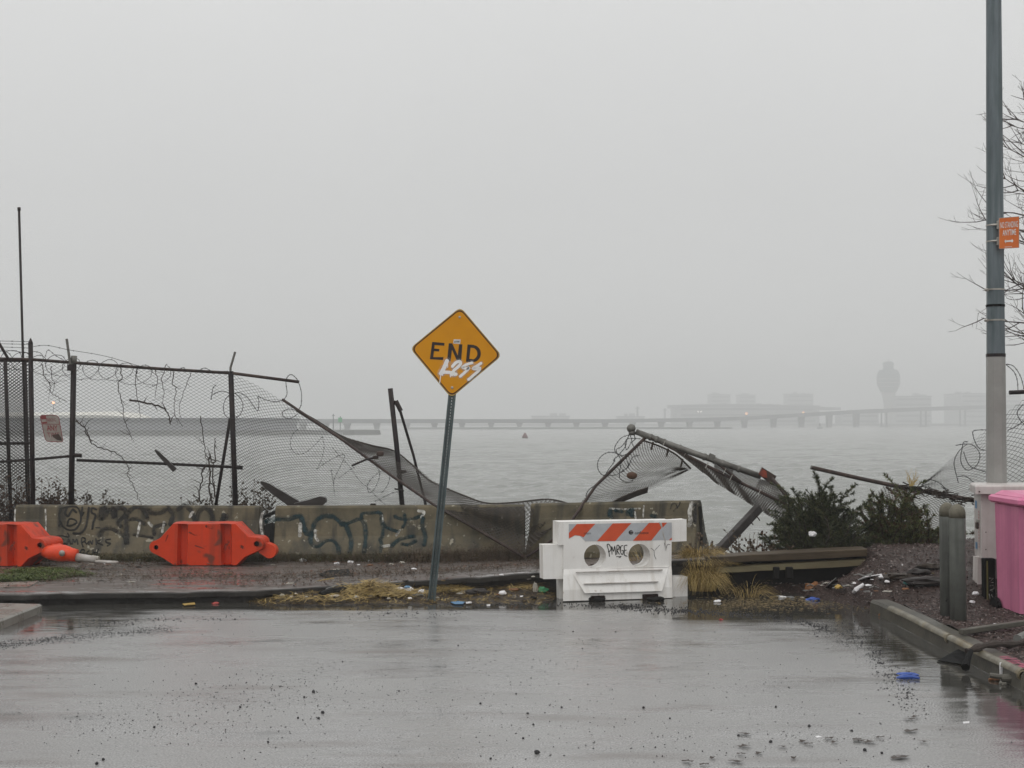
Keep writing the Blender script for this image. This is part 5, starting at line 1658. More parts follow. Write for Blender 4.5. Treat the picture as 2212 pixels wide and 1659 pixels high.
def S5(u, v):
    """flag of mesh between the sloping rail (u=0), the dark bar (v=0) and the frayed lower edge (v=1)"""
    t = pline(TA, u); b_ = pline(TB, u)
    l = pline(LB, v)
    q = lerp(t, b_, v)
    l0 = lerp(TA[0], TB[0], v)
    q = q + (l - l0) * (1 - u) ** 2
    q.y += .05 * math.sin(u * 7) * v + .03 * nz(u * 5, v * 5, 1, 2)
    q.x += -.10 * math.sin(math.pi * v) * u
    return q


k.net(S5, 42, 66, .0047)
k.build('mesh', M['wire_brown'], ff)
k = MB(); k.tube(smooth_path([p + V((0, -.01, 0)) for p in TA], 4), .014, 6)
for t in (.18, .48, .80): c = pline(TA, t); k.tube([c + V((0, -.02, .03)), c + V((-.03, -.02, -.09))], .015, 5)
k.build('tension_bar', M['vine'], ff)
k = MB()
for o_ in range(5):
    pts = [p + V((0, -.02 * o_, .018 * (o_ - 2))) for p in (A3(400, 1370, 18.75), A3(500, 1290, 18.75), A3(640, 1215, 18.75), A3(850, 1130, 18.75), A3(1000, 1080, 18.8))]
    k.tube([p + V((0, 0, .012 * nz(i, o_, 1, 3))) for i, p in enumerate(smooth_path(pts, 5))], .010, 4)
k.build('gathered_hem', M['wire_brown'], ff)
# the second mesh, hung between post and rail and drooping below
MA = [A3(1900, 690, 18.85), A4(560, 150, 18.85), A4(850, 290, 18.75), A4(1120, 380, 18.65), A4(1330, 430, 18.5), A4(1520, 640, 18.3)]
MBt = [A3(1580, 640, 18.9), A4(190, 150, 18.8), A4(560, 450, 18.65), A4(1000, 720, 18.5), A4(1380, 960, 18.3), A4(1560, 1090, 18.2)]
ra = [r0, r1, r2]


def S6(u, v):
    q = lerp(pline([A3(1100, 395, 19.1), r1, r2], u), pline(MBt, u), v)
    q.y += .03 * math.sin(u * 40) * v
    return q


def S7(u, v):
    q = lerp(pline(MA, u), pline([A3(1900, 790, 18.8), r1, r2], u), v)
    return q


k = MB(); k.net(S6, 120, 20, .0056); k.net(lambda u, v: S6(u, v) + V((.02, .06, .01)), 112, 18, .0054); k.build('mesh', M['wire_brown'], ff)
k = MB(); k.net(S7, 76, 12, .0056); k.net(lambda u, v: S7(u, v) + V((.015, .05, 0)), 72, 10, .0054, keep=lambda u, v: u < .25 or u > .55); k.build('mesh', M['wire_brown'], ff)
k = MB()
k.poly([[A4(1165, 225, 18.55), A4(1360, 345, 18.55), A4(1340, 380, 18.55), A4(1290, 460, 18.55), A4(1115, 320, 18.55)]], (0, .03, 0))
k.build('bracket', M['steel_rust'], ff)
k = MB(); k.poly([[A4(1165, 240, 18.53), A4(1225, 280, 18.53), A4(1235, 370, 18.53), A4(1180, 360, 18.53), A4(1120, 315, 18.53)]], (0, .02, 0)); k.build('bracket_paint', pmat('rust_orange', (.26, .045, .02), (.12, .03, .02), 14, .5), ff)
k = MB(); k.tube([A4(1300, 380, 18.5), A4(1390, 480, 18.4), A4(1500, 620, 18.3), A4(1580, 760, 18.2)], .026, 8); k.build('end_pipe', M['steel_rust'], ff, smooth=True)

bw2 = thing('barbed_wire', A3(560, 700, 19.0), 'barbed wire loops tangled round the sloping rail under the ball topped post', 'barbed wire')
k = MB()
for pts in ([(760, 340), (650, 380), (570, 480), (560, 560), (600, 600), (660, 620), (720, 600)], [(750, 345), (720, 420), (700, 500), (640, 580), (600, 610), (580, 540), (640, 505), (700, 440)],
            [(770, 350), (780, 430), (720, 540), (700, 440), (740, 390), (830, 390), (910, 395)], [(820, 340), (830, 400), (790, 440), (815, 500), (830, 520)], [(660, 640), (610, 600), (490, 575), (400, 610), (340, 680), (325, 760), (345, 830), (400, 885), (500, 890), (600, 870), (690, 800)],
            [(560, 680), (540, 720), (480, 800), (430, 880), (360, 980), (300, 1020), (220, 1070), (180, 1130), (170, 1180)], [(540, 690), (570, 650), (620, 630), (640, 740), (620, 850), (630, 930), (700, 980), (780, 970), (830, 900)], [(700, 620), (740, 740), (720, 790), (650, 850)], [(880, 620), (800, 640), (760, 730), (730, 790)]):
    strand(k, [A3(x, y, 18.98) for x, y in pts], .0046, seed=len(pts) + 3); k.build('loop', M['barb'], bw2); k = MB()
k = MB(); k.sphere(A3(790, 890, 18.85), .06, 8, 6, sq=(1.3, .6, .9)); tag(k.build('dead_leaf', M['leaf_brown']), 'brown wad of dead leaves caught in the barbed wire on the mesh flag', 'leaf')

# heavy timber leaning on the bank
p0, p1 = A4(585, 1345, 17.6), A4(1095, 800, 18.2); ax_ = (p1 - p0).normalized()
n_ = V((.55, -.83, .1)); n_ = (n_ - ax_ * n_.dot(ax_)).normalized(); s_ = ax_.cross(n_)
k = MB(); k.box((p0 + p1) / 2, ((p1 - p0).length + .08, .11, .11), ax_, n_, s_, bev=.008)
lt = thing('timber_beam', p0, 'thick dark square timber leaning under the fallen fence beside the bush', 'beam')
k.build('beam', M['timber_dark'], lt)
k = MB(); k.tube([A4(1090, 880, 18.0), A4(1135, 945, 18.0)], .008, 5); k.tube([A4(1015, 960, 18.0), A4(1045, 1005, 18.0)], .008, 5); k.build('nail', M['steel_rust'], lt)

# ================================================================ TIMBER BULKHEAD
tb = thing('timber_bulkhead', V((3.4, 16.45, -.05)), 'low dark timber bulkhead of two long planks at the flooded road corner', 'retaining wall')
c5 = crop(1650, 1300, 4.424)
B = lambda x, y, Y: P(*c5(x, y), Y)


def long_plank(l0, l1, r0, r1, Y0, Y1, dep, name, mat):
    a, b_, c, d = B(*l0, Y0), B(*l1, Y0), B(*r0, Y1), B(*r1, Y1)
    mb = MB(); rows = []
    for i in range(15):
        t = i / 14
        t0 = a.lerp(c, t) + V((0, 0, .007 * nz(t * 9, 1, 1, 4))); t1 = b_.lerp(d, t) + V((0, 0, .007 * nz(t * 9, 5, 1, 4)))
        rows.append([t1, t0 + V((0, 0, -.008)), t0 + V((0, .01, 0)), t0 + V((0, dep, .01)), t1 + V((0, dep, 0))])
    mb.loft(rows)
    mb.build(name, mat, tb)


long_plank((320, 266), (320, 338), (2066, 178), (2066, 258), 16.30, 16.55, .26, 'cap_plank', M['timber_cap'])
long_plank((440, 378), (440, 440), (2050, 290), (2050, 358), 16.36, 16.58, .07, 'lower_plank', M['timber_pale'])
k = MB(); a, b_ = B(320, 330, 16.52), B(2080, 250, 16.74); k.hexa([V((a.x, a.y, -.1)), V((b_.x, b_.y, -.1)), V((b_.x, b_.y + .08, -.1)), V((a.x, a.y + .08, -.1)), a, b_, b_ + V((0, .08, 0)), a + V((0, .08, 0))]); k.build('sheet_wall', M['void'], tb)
for x0, x1 in ((1050, 1120), (1185, 1265)):
    k = MB(); a, b_ = B(x0, 370, 16.33), B(x1, 500, 16.33); k.box((a + b_) / 2, (b_.x - a.x, .05, a.z - b_.z), bev=.01); k.build('cleat', M['void'], tb)

# ================================================================ DEBRIS BED in front of the pavement edge
def deb_h(x, y):
    yf = interp(YF, x)
    t = sm((y - 15.42) / max(.1, yf - 15.42))
    edge = sm((x + 3.3) / .7)
    edge *= sm((.62 - x) / .35)
    return -.02 + edge * (t * (.10 + .06 * nz(x, y, 2.2, 5)) + .02 * nz(x, y, 9, 3) + .012)


db = grid('silt', frange(-3.6, 2.5, .04), frange(15.38, 16.42, .04), deb_h, M['soil'], keep=lambda x, y: y < interp(YF, x) + .06)
tag(db, 'dark wet silt washed up along the pavement edge', 'ground', kind='structure')
rnd = random.Random(5)
mb = MB(); mb2 = MB()
for i in range(6500):
    x = rnd.uniform(-3.3, 2.4); y = rnd.uniform(15.42, interp(YF, x))
    if deb_h(x, y) < 0: continue
    a = rnd.random() * 6.28; l = rnd.uniform(.02, .11); d = V((math.cos(a), math.sin(a), rnd.uniform(-.1, .45))) * l
    z = deb_h(x, y) + .004
    p = V((x, y, z)); s_ = V((-d.y, d.x, 0)).normalized() * rnd.uniform(.002, .006)
    (mb if rnd.random() < .5 else mb2).add([p - s_, p + s_, p + d + s_ * .3, p + d - s_ * .3], [(0, 1, 2, 3)])
tag(mb.build('straw_litter', M['straw'], recentre=False), 'bits of dry straw washed up with the silt', 'straw', kind='stuff')
tag(mb2.build('twig_litter', M['straw_dark'], recentre=False), 'dark twigs and leaf bits washed up with the silt', 'debris', kind='stuff')


def tuft(loc, n, spread, hgt, label, mat1, mat2, seed, lean=(0, 0), flop=1.0, cat='grass', name='dead_grass_clump', wd=.0042):
    rd = random.Random(seed); loc = V(loc)
    m1, m2 = MB(), MB()
    for i in range(n):
        a = rd.random() * 6.283; r = spread * rd.random() ** .7 * .5
        b_ = loc + V((math.cos(a) * r, math.sin(a) * r * .6, 0))
        dr = V((math.cos(a) + rd.uniform(-.6, .6), (math.sin(a) + rd.uniform(-.6, .6)) * .6, 0)); dr = dr.normalized() if dr.length > .01 else V((1, 0, 0))
        dr += V((lean[0], lean[1], 0)); L_ = hgt * rd.uniform(.6, 1.35); fl = flop * rd.uniform(.5, 1.4)
        pts = []
        for t in (0, .25, .5, .75, 1.0):
            pts.append(b_ + V((dr.x, dr.y, 0)) * spread * .55 * fl * t ** 1.3 + V((0, 0, L_ * (1.55 * t - 1.1 * fl * t * t) if fl > .5 else L_ * t)))
        for p in pts: p.z = max(p.z, loc.z - .02 + .008 * rd.random())
        wv = [wd, wd * .9, wd * .75, wd * .5, wd * .15]
        s_ = V((-dr.y, dr.x, .3)).normalized() if rd.random() < .5 else V((1, 0, .2)).normalized()
        vs = []
        for p, ww in zip(pts, wv): vs += [p - s_ * ww / 2, p + s_ * ww / 2]
        (m1 if rd.random() < .72 else m2).add(vs, [(2 * j, 2 * j + 1, 2 * j + 3, 2 * j + 2) for j in range(4)])
    o = thing(name, loc, label, cat)
    m1.build('pale_blades', mat1, o); m2.build('dark_blades', mat2, o)
    return o


def matted(loc, n, rx, hgt, label, mat1, mat2, seed):
    """a heap of wet straw: stems lying every way over each other, a few sticking out"""
    rd = random.Random(seed); loc = V(loc); m1, m2 = MB(), MB()
    for i in range(n):
        a, r_ = rd.random() * 6.283, rd.random() ** .55
        px_, py_ = math.cos(a) * r_ * rx, math.sin(a) * r_ * rx * .42
        env = hgt * (1 - r_ ** 1.6) * (1 + .5 * nz(px_ * 6, py_ * 6, 1, seed))
        c = loc + V((px_, py_, env * rd.uniform(.35, 1.0)))
        az = rd.gauss(.35, .9); el = rd.gauss(.05, .28); L_ = rd.uniform(.05, .17)
        d = V((math.cos(az) * math.cos(el), math.sin(az) * math.cos(el), math.sin(el))) * L_
        p0, p1, p2 = c - d, c + V((0, 0, .012)), c + d + V((0, 0, -.02))
        for p in (p0, p1, p2): p.z = max(p.z, loc.z - .015)
        s_ = V((-d.y, d.x, L_ * .5)).normalized() * rd.uniform(.0014, .0032)
        (m1 if rd.random() < .66 else m2).add([p0 - s_, p0 + s_, p1 + s_, p1 - s_, p2 + s_ * .4, p2 - s_ * .4], [(0, 1, 2, 3), (3, 2, 4, 5)])
    o = thing('dead_grass_clump', loc, label, 'grass')
    m1.build('pale_blades', mat1, o); m2.build('dark_blades', mat2, o)
    return o


matted(HG(800, 1281, deb_h), 1500, .44, .17, 'big flattened clump of straw coloured dead grass left of the yellow sign post', M['straw'], M['straw_dark'], 1)
matted(HG(868, 1283, deb_h), 420, .34, .06, 'thin spread of dead grass just left of the yellow sign post', M['straw'], M['straw_dark'], 12)
matted(HG(975, 1274, deb_h), 420, .36, .07, 'low straggly dead grass right of the yellow sign post', M['straw'], M['straw_dark'], 2)
tuft(HG(1090, 1268, deb_h), 150, .6, .08, 'sparse dead grass below the pavement edge, left of the green scrap', M['straw'], M['straw_dark'], 3, flop=1.2)
tuft(V((1.05, 16.1, .12)), 160, .4, .22, 'dead grass sprouting at the left side of the white barricade', M['straw'], M['straw_dark'], 4, flop=.9)
tuft(V((2.36, 16.66, .40)), 900, .36, .24, 'tall golden dead grass spilling over the pavement end behind the white barricade', M['straw'], M['straw_dark'], 6, lean=(.15, -.5), flop=1.4)
tuft(V((2.36, 16.30, .06)), 800, .34, .46, 'hanging golden dead grass beside the right end of the white barricade', M['straw'], M['straw_dark'], 8, lean=(.10, -.3), flop=1.1)
tuft(V((1.66, 16.75, .30)), 150, .35, .22, 'golden dead grass seen through the right hole of the white barricade', M['straw'], M['straw_dark'], 9, flop=1.0)
tuft(G(1618, 1290, .0), 90, .34, .26, 'small dead grass clump hanging on the lower bulkhead plank', M['straw'], M['straw_dark'], 10, lean=(.2, -.2), flop=1.3)
matted(HG(700, 1291, deb_h), 380, .6, .03, 'flat wisps of straw under the yellow board', M['straw'], M['straw_dark'], 13)

# weeds at the foot of the barriers and on the shore behind
def weeds(name, label, cat, spots, hr, mat, n, seed, kind='stuff', leafy=.5, wd=.005):
    rd = random.Random(seed); mb = MB()
    for i in range(n):
        p = V(spots(rd)); h_ = rd.uniform(*hr)
        d = V((rd.uniform(-.35, .35), rd.uniform(-.3, .3), 1)) * h_
        m_ = p + d * .5 + V((rd.uniform(-.05, .05), 0, 0)); e = p + d
        s_ = V((rd.uniform(.6, 1), rd.uniform(-.5, .5), 0)).normalized() * wd / 2
        mb.add([p - s_, p + s_, m_ + s_ * .8, m_ - s_ * .8, e], [(0, 1, 2, 3), (3, 2, 4)])
        nl = int(leafy * 10)
        for j in range(nl):
            t = rd.uniform(.35, 1); c = p.lerp(e, t); a = rd.random() * 6.28; l = rd.uniform(.01, .035)
            u_ = V((math.cos(a), math.sin(a) * .6, rd.uniform(-.2, .7))) * l; v_ = V((-u_.y, u_.x, u_.z * .3)) * .4
            mb.add([c, c + u_ * .5 + v_, c + u_, c + u_ * .5 - v_], [(0, 1, 2, 3)])
    o = mb.build(name, mat, recentre=(kind != 'stuff'))
    return tag(o, label, cat, kind=kind if kind == 'stuff' else None)


weeds('weeds', 'low olive weeds along the foot of the concrete barriers', 'weeds', lambda r: ((lambda x: (x, 19.02 - abs(r.gauss(0, .10)), pave_h(x, 18.8)))(r.uniform(-7.3, 1.6))), (.03, .16), M['weed'], 3600, 3)
weeds('dry_weeds', 'brown weeds along the foot of the concrete barriers', 'weeds', lambda r: ((lambda x: (x, 19.0 - abs(r.gauss(0, .16)), pave_h(x, 18.8)))(r.choice([r.uniform(-3.6, 1.6), r.gauss(-1.0, .5), r.gauss(-.3, .3)]))), (.05, .26), M['weed_dry'], 1700, 4, leafy=.4)
weeds('sprouts', 'sparse weed sprouts growing on the wet pavement', 'weeds', lambda r: ((lambda x, y: (x, y, pave_h(x, y)))(r.uniform(-6, .8), r.choice([r.uniform(16.0, 18.9), 17.0 + r.gauss(0, .2)]))), (.015, .07), M['weed_dry'], 1600, 6, leafy=.6)
weeds('grass', 'short green grass patch before the left orange barricade', 'grass', lambda r: ((lambda x, y: (x, y, pave_h(x, y)))(*(lambda p: (p.x + r.gauss(0, .16), p.y + r.gauss(0, .10)))(HG(*r.choice([(60, 1236), (90, 1240), (30, 1248), (75, 1252), (120, 1240), (20, 1254), (100, 1234), (140, 1244)]), pave_h)))), (.02, .045), M['grass'], 3600, 7, leafy=.5, wd=.006)

# litter of dead leaves on the pavement
mb = MB(); rd = random.Random(21)
for i in range(5200):
    x, y = rd.uniform(-7, 1.6), rd.uniform(15.9, 19.0)
    if nz(x, y, .9, 2) + .35 * nz(x, y, 3, 6) < -.02: continue
    z = pave_h(x, y) + .012; a = rd.random() * 6.28; l = rd.uniform(.010, .034)
    u_ = V((math.cos(a), math.sin(a), rd.uniform(-.2, .45))) * l; v_ = V((-math.sin(a), math.cos(a), rd.uniform(-.3, .3))) * l * .5
    c = V((x, y, z)); mb.add([c - u_, c + v_, c + u_, c - v_], [(0, 1, 2, 3)])
tag(mb.build('fallen_leaves', M['leaf_brown'], recentre=False), 'brown leaf bits plastered over the wet pavement', 'leaves', kind='stuff')


def dry_bush(loc, w_, h_, label, mat, seed, n=26, leaf=9, name='dry_weed', cat='weed', group=None):
    rd = random.Random(seed); loc = V(loc); st, lf = MB(), MB()
    for i in range(n):
        a = rd.uniform(-1, 1); tp_ = loc + V((a * w_ / 2 + rd.gauss(0, .02), rd.uniform(-.2, .2), h_ * rd.uniform(.5, 1)))
        b_ = loc + V((a * w_ * .25, rd.uniform(-.08, .08), 0)); mid = b_.lerp(tp_, .55) + V((rd.gauss(0, .03), 0, 0))
        st.tube([b_, mid, tp_], [.006, .0045, .002], 4)
        for j in range(leaf):
            t = rd.uniform(.35, 1); c = (b_.lerp(mid, t / .55) if t < .55 else mid.lerp(tp_, (t - .55) / .45))
            d = V((rd.uniform(-1, 1), rd.uniform(-.5, .5), rd.uniform(.2, 1))).normalized() * rd.uniform(.04, .12)
            st.tube([c, c + d], [.003, .0015], 3)
            for q_ in range(3):
                e = c + d * rd.uniform(.5, 1); s_ = V((rd.uniform(-1, 1), rd.uniform(-1, 1), rd.uniform(-1, 1))) * .019; t_ = V((-s_.z, s_.y, s_.x)) * .8
                lf.add([e - s_, e + t_, e + s_, e - t_], [(0, 1, 2, 3)])
    o = thing(name, loc, label, cat, group)
    st.build('stems', M['weed_dry'], o); lf.build('foliage', mat, o)  # the small quads on the side stalks are the weed's seed heads
    return o


shore_z = -.1
for x, w_, h_, lab, mt, sd in ((30, .5, 1.1, 'dark reddish dead weed at the left end of the left concrete barrier, behind the gate', 'leaf_brown', 1), (100, .55, 1.0, 'dead weed with rusty heads behind the fence under the parking sign', 'leaf_brown', 2),
                               (128, .4, .85, 'dark bunched dead weed behind the fence just left of the second post', 'weed_dry', 3), (205, .6, .8, 'greyish dead weed behind the fence right of the second post', 'weed_dry', 4),
                               (255, .5, .7, 'faint dead weed behind the fence below the winding vine', 'weed_dry', 5), (330, .4, .45, 'short dead weed behind the fence left of the orange barricade', 'weed_dry', 11), (430, .55, .75, 'dead weed with brown tips behind the fence left of the leaning brace', 'weed_dry', 6),
                               (545, .6, .9, 'spreading dead weed behind the fence right of the third post', 'weed_dry', 7)):
    p = P(x, 1100, 21.0); p.z = .12
    dry_bush(p, w_ * 1.1, h_ * 1.15, lab, M[mt], sd, n=34, leaf=12)
k = 0
for x, h_, lab in ((1520, .75, 'thin dry weed standing against the end of the tilted concrete barrier'), (1600, .70, 'thin dry weed beyond the bulkhead just right of the leaning timber'), (1645, .72, 'reddish dry weed beyond the bulkhead between timber and bush'), (1680, .62, 'thin dry weed beyond the bulkhead touching the bush')):
    p = P(x, 1200, 17.3); p.z = -.05
    dry_bush(p, .32, h_ + .05, lab, M['leaf_brown' if k == 2 else 'weed_dry'], 30 + k, n=14, leaf=8); k += 1


# ================================================================ SHRUBS
def shrub(loc, plumes, label, mats, seed, sprig=.05, name='shrub', dens=80, extra=2):
    """plumes: (tip x, tip z, base x offset, thickness) in metres from loc"""
    rd = random.Random(seed); loc = V(loc); o = thing(name, loc, label, 'shrub')
    st = MB(); lfs = [MB() for _ in mats]
    more = []
    for (tx, tz, bx, th) in plumes:
        more.append((tx, tz, bx, th))
        for _ in range(extra):
            o_x = rd.gauss(0, .17); more.append((tx + o_x, tz * rd.uniform(.25, .9), bx + rd.gauss(0, .12), th * rd.uniform(.35, 1.0)))
        for _ in range(2): more.append((tx + rd.gauss(0, .16), tz * rd.uniform(.7, 1.14), bx + rd.gauss(0, .08), rd.uniform(.012, .04)))
    for (tx, tz, bx, th) in more:
        b_ = loc + V((bx, rd.uniform(-.25, .25), 0)); tp_ = loc + V((tx, rd.uniform(-.35, .35), tz))
        mid = b_.lerp(tp_, .5) + V(((tx - bx) * .12 + rd.gauss(0, .05), rd.uniform(-.1, .1), tz * .05))
        lean = V((rd.gauss(0, .07) + (.05 if tx > bx else -.05), 0, rd.uniform(-.05, .03)))
        pth = smooth_path([b_, b_.lerp(mid, .6) + V((rd.gauss(0, .03), 0, 0)), mid, mid.lerp(tp_, .6) - lean * .3, tp_ + lean], 4)
        st.tube(pth, [.014 * (1 - .85 * i / (len(pth) - 1)) for i in range(len(pth))], 4)
        L_ = sum((a_ - c_).length for a_, c_ in zip(pth, pth[1:]))
        for i in range(int(dens * L_)):
            t = rd.random() ** .8; c = pline(pth, t); d = (pline(pth, min(1, t + .05)) - pline(pth, max(0, t - .05))).normalized()
            r_ = th * (1 - t) ** .6 + .008
            side = V((rd.gauss(0, 1), rd.gauss(0, 1), rd.gauss(.1, .7))); side = (side - d * side.dot(d) * .6).normalized()
            e = c + side * r_ * rd.uniform(.3, 1) + d * r_ * .6
            mi = rd.randrange(len(mats))
            st.tube([c, e], [.0035, .0015], 3) if i % 3 == 0 else None
            for q_ in range(9):
                f_ = c.lerp(e, rd.uniform(.25, 1.1)); g = (side * rd.uniform(.2, .9) + d * rd.uniform(.3, 1) + V((rd.gauss(0, .4), rd.gauss(0, .4), rd.gauss(0, .4)))).normalized() * sprig * 1.25 * rd.uniform(.5, 1.2)
                s_ = g.cross(V((rd.gauss(0, 1), rd.gauss(0, 1), rd.gauss(0, 1)))).normalized() * sprig * .085
                lfs[mi].add([f_ - s_, f_ + g * .6 - s_ * .7, f_ + g, f_ + g * .6 + s_ * .7, f_ + s_], [(0, 1, 2, 3, 4)])
    st.build('branches', M['bark'], o)
    for i, m_ in enumerate(mats):
        lfs[i].build('foliage', m_, o)
    return o


def zat(y, Y): return P(1106, y, Y).z


SBY = 17.4
sc1 = SBY / FPX
pl = []
rd = random.Random(77)
b1 = P(1768, 1190, SBY); b1.z = zat(1200, SBY)
for tx, ty, th in ((1699, 1075, .10), (1703, 1090, .12), (1712, 1058, .07), (1722, 1070, .10), (1735, 1080, .14), (1748, 1085, .14), (1752, 1052, .06), (1762, 1075, .13), (1775, 1070, .09), (1783, 1034, .045), (1789, 1060, .08), (1800, 1085, .14), (1812, 1048, .045), (1818, 1078, .09), (1828, 1095, .12), (1838, 1105, .12), (1846, 1120, .10), (1693, 1120, .12), (1690, 1148, .13), (1715, 1110, .17), (1740, 1110, .2), (1770, 1105, .2), (1800, 1115, .2), (1825, 1130, .18), (1850, 1150, .12), (1700, 1165, .16), (1848, 1172, .14), (1725, 1145, .2), (1760, 1140, .2), (1790, 1145, .2), (1815, 1155, .2), (1740, 1172, .18), (1775, 1175, .18), (1806, 1178, .18)):
    pl.append(((tx - 1768) * sc1, (1200 - ty) * sc1, (tx - 1768) * sc1 * .45, th * 1.05))
shrub(b1, pl, 'dark feathery juniper like shrub growing through the fallen fence end', [M['needle'], M['needle'], pmat('needle_olive', (.115, .118, .050), (.065, .070, .034), 3, .55)], 4, .036, 'evergreen_shrub', 95, 3)


SBY2 = 17.5; sc2 = SBY2 / FPX
b2 = P(1952, 1200, SBY2); b2.z = zat(1214, SBY2)
pl = []
for tx, ty, th in ((1868, 1140, .10), (1880, 1110, .10), (1890, 1085, .09), (1898, 1068, .05), (1905, 1095, .12), (1918, 1085, .12), (1930, 1080, .12), (1940, 1072, .10), (1952, 1090, .13), (1962, 1070, .08), (1975, 1088, .12), (1985, 1100, .13), (1998, 1108, .13), (2008, 1120, .12), (2018, 1135, .12), (2030, 1150, .10), (2040, 1165, .1), (1885, 1150, .15), (1905, 1135, .17), (1925, 1125, .18), (1950, 1130, .18), (1972, 1132, .18), (1995, 1145, .17), (2015, 1165, .15), (1875, 1175, .14), (1900, 1170, .16), (1930, 1165, .18), (1960, 1168, .18), (1990, 1175, .17), (1982, 1060, .03), (1972, 1042, .03), (1905, 1060, .035)):
    pl.append(((tx - 1952) * sc2, (1214 - ty) * sc2, (tx - 1952) * sc2 * .7, th))
shrub(b2, pl, 'ragged olive green weedy shrub in front of the draped mesh by the bollards', [M['leaf_green'], M['leaf_green'], M['leaf_brown'], M['needle']], 9, .042, 'weedy_shrub', 80)
p = P(1968, 1046, 18.3); p.z = zat(1046, 18.3)
mb = MB(); rd = random.Random(3)
for i in range(26):
    a = P(1968 + rd.uniform(-4, 4), 1050, 18.3); e = P(1968 + rd.gauss(0, 9), 1022 + rd.uniform(-12, 20), 18.3)
    mb.tube([a, a.lerp(e, .6) + V((rd.gauss(0, .03), 0, 0)), e], [.004, .003, .0015], 3)
tag(mb.build('seed_plume', M['straw']), 'pale feathery dry seed plume at the end of the fallen pipe tangle', 'plant')

# ================================================================ RIGHT: FALLEN PIPE WITH DRAPED MESH, STANDING MESH
c6 = crop(1950, 1050, 4.022)
C6 = lambda x, y, Y: P(*c6(x, y), Y)
f2 = thing('fallen_fence', C6(1500, 680, 18.4), 'fallen fence pipe with net draped over the shrubs left of the white cabinet', 'fence')
k = MB(); pth = [C6(118, 365, 18.9), C6(600, 475, 18.7), C6(1050, 570, 18.5), C6(1450, 640, 18.4), C6(1760, 700, 18.3)]
k.tube(pth, [.030, .030, .031, .032, .033], 10); k.build('pipe', M['steel_rust'], f2, smooth=True)
k = MB(); k.tube([C6(116, 364, 18.9), C6(200, 384, 18.88)], .0318, 10); k.build('pipe_end', M['steel_grey'], f2, smooth=True)
U = [C6(770, 560, 18.6), C6(850, 530, 18.6), C6(1050, 575, 18.5), C6(1250, 610, 18.45), C6(1450, 650, 18.4), C6(1620, 690, 18.35)]
D_ = [C6(455, 1170, 18.2), C6(640, 1180, 18.2), C6(850, 1190, 18.2), C6(1050, 1190, 18.15), C6(1250, 1150, 18.1), C6(1430, 1120, 18.1)]
Lb = [C6(850, 530, 18.6), C6(620, 740, 18.5), C6(530, 830, 18.4), C6(560, 1040, 18.3), C6(455, 1170, 18.2)]


def S8(u, v):
    q = lerp(pline(U, u), pline(D_, u), v)
    l = pline(Lb, v); l0 = lerp(U[0], D_[0], v)
    q += (l - l0) * (1 - u) ** 3
    q.y += .06 * math.sin(u * 17 + v * 3) * sm(v * 2)
    q.x += .03 * math.sin(v * 6 + u * 9)
    return q


k = MB(); k.net(S8, 46, 46, .0050); k.build('mesh', M['wire_brown'], f2)
k = MB(); k.tube(smooth_path([C6(600, 760, 18.3), C6(640, 860, 18.25), C6(690, 960, 18.2), C6(690, 1100, 18.15)], 5), .022, 6); k.build('twisted_edge', M['vine'], f2); k = MB(); k.tube(smooth_path([C6(860, 560, 18.5), C6(950, 620, 18.4), C6(1080, 690, 18.3)], 5), .02, 6); k.build('twisted_edge', M['vine'], f2)
mb = MB(); rd = random.Random(8)
for i in range(120):                       # tangle of dead vine wound along the pipe
    t = rd.uniform(.5, 1); c = pline(pth, t) + V((rd.gauss(0, .06), -.06, rd.gauss(-.01, .028)))
    pts = [c]
    d = V((rd.uniform(.3, 1), 0, rd.uniform(-.5, .2))).normalized()
    for j in range(4):
        d = (d + V((rd.gauss(0, .5), rd.gauss(0, .2), rd.gauss(0, .5)))).normalized(); pts.append(pts[-1] + V((d.x, d.y, d.z * .35)) * rd.uniform(.03, .07))
    mb.tube(pts, [.010, .009, .007, .005, .003], 4)
tag(mb.build('vine_tangle', M['vine']), 'dark tangle of dead vine wound along the fallen pipe near the bollards', 'vine')
cG = crop(2150, 850, 4.74)
CG = lambda x, y, Y=18.6: P(*cG(x, y), Y)
f3 = thing('chain_link_fence', CG(1500, 1700), 'slanting torn chain link fence behind the lamp pole at the right edge', 'fence')
TU = [CG(470, 1580), CG(900, 1210), CG(1225, 940), CG(1640, 600), CG(1990, 330)]
TD = [CG(480, 1600), CG(800, 1700), CG(1225, 1780), CG(1700, 1800), CG(2050, 1800)]
k = MB(); k.net(lambda u, v: lerp(pline(TU, u), pline(TD, u), v) + V((0, .02 * nz(u * 5, v * 5, 1, 3), 0)), 44, 42, .0046)
k.build('mesh', M['wire'], f3)
k = MB(); k.tube([CG(1490, 514, 18.4), CG(1800, 500, 18.4)], .03, 8); k.build('broken_rail', M['steel_dark'], f3)
bw3 = thing('barbed_wire', CG(1050, 1250, 18.45), 'barbed wire loops curling over the slanting torn fence beside the lamp pole', 'barbed wire')
k = MB()
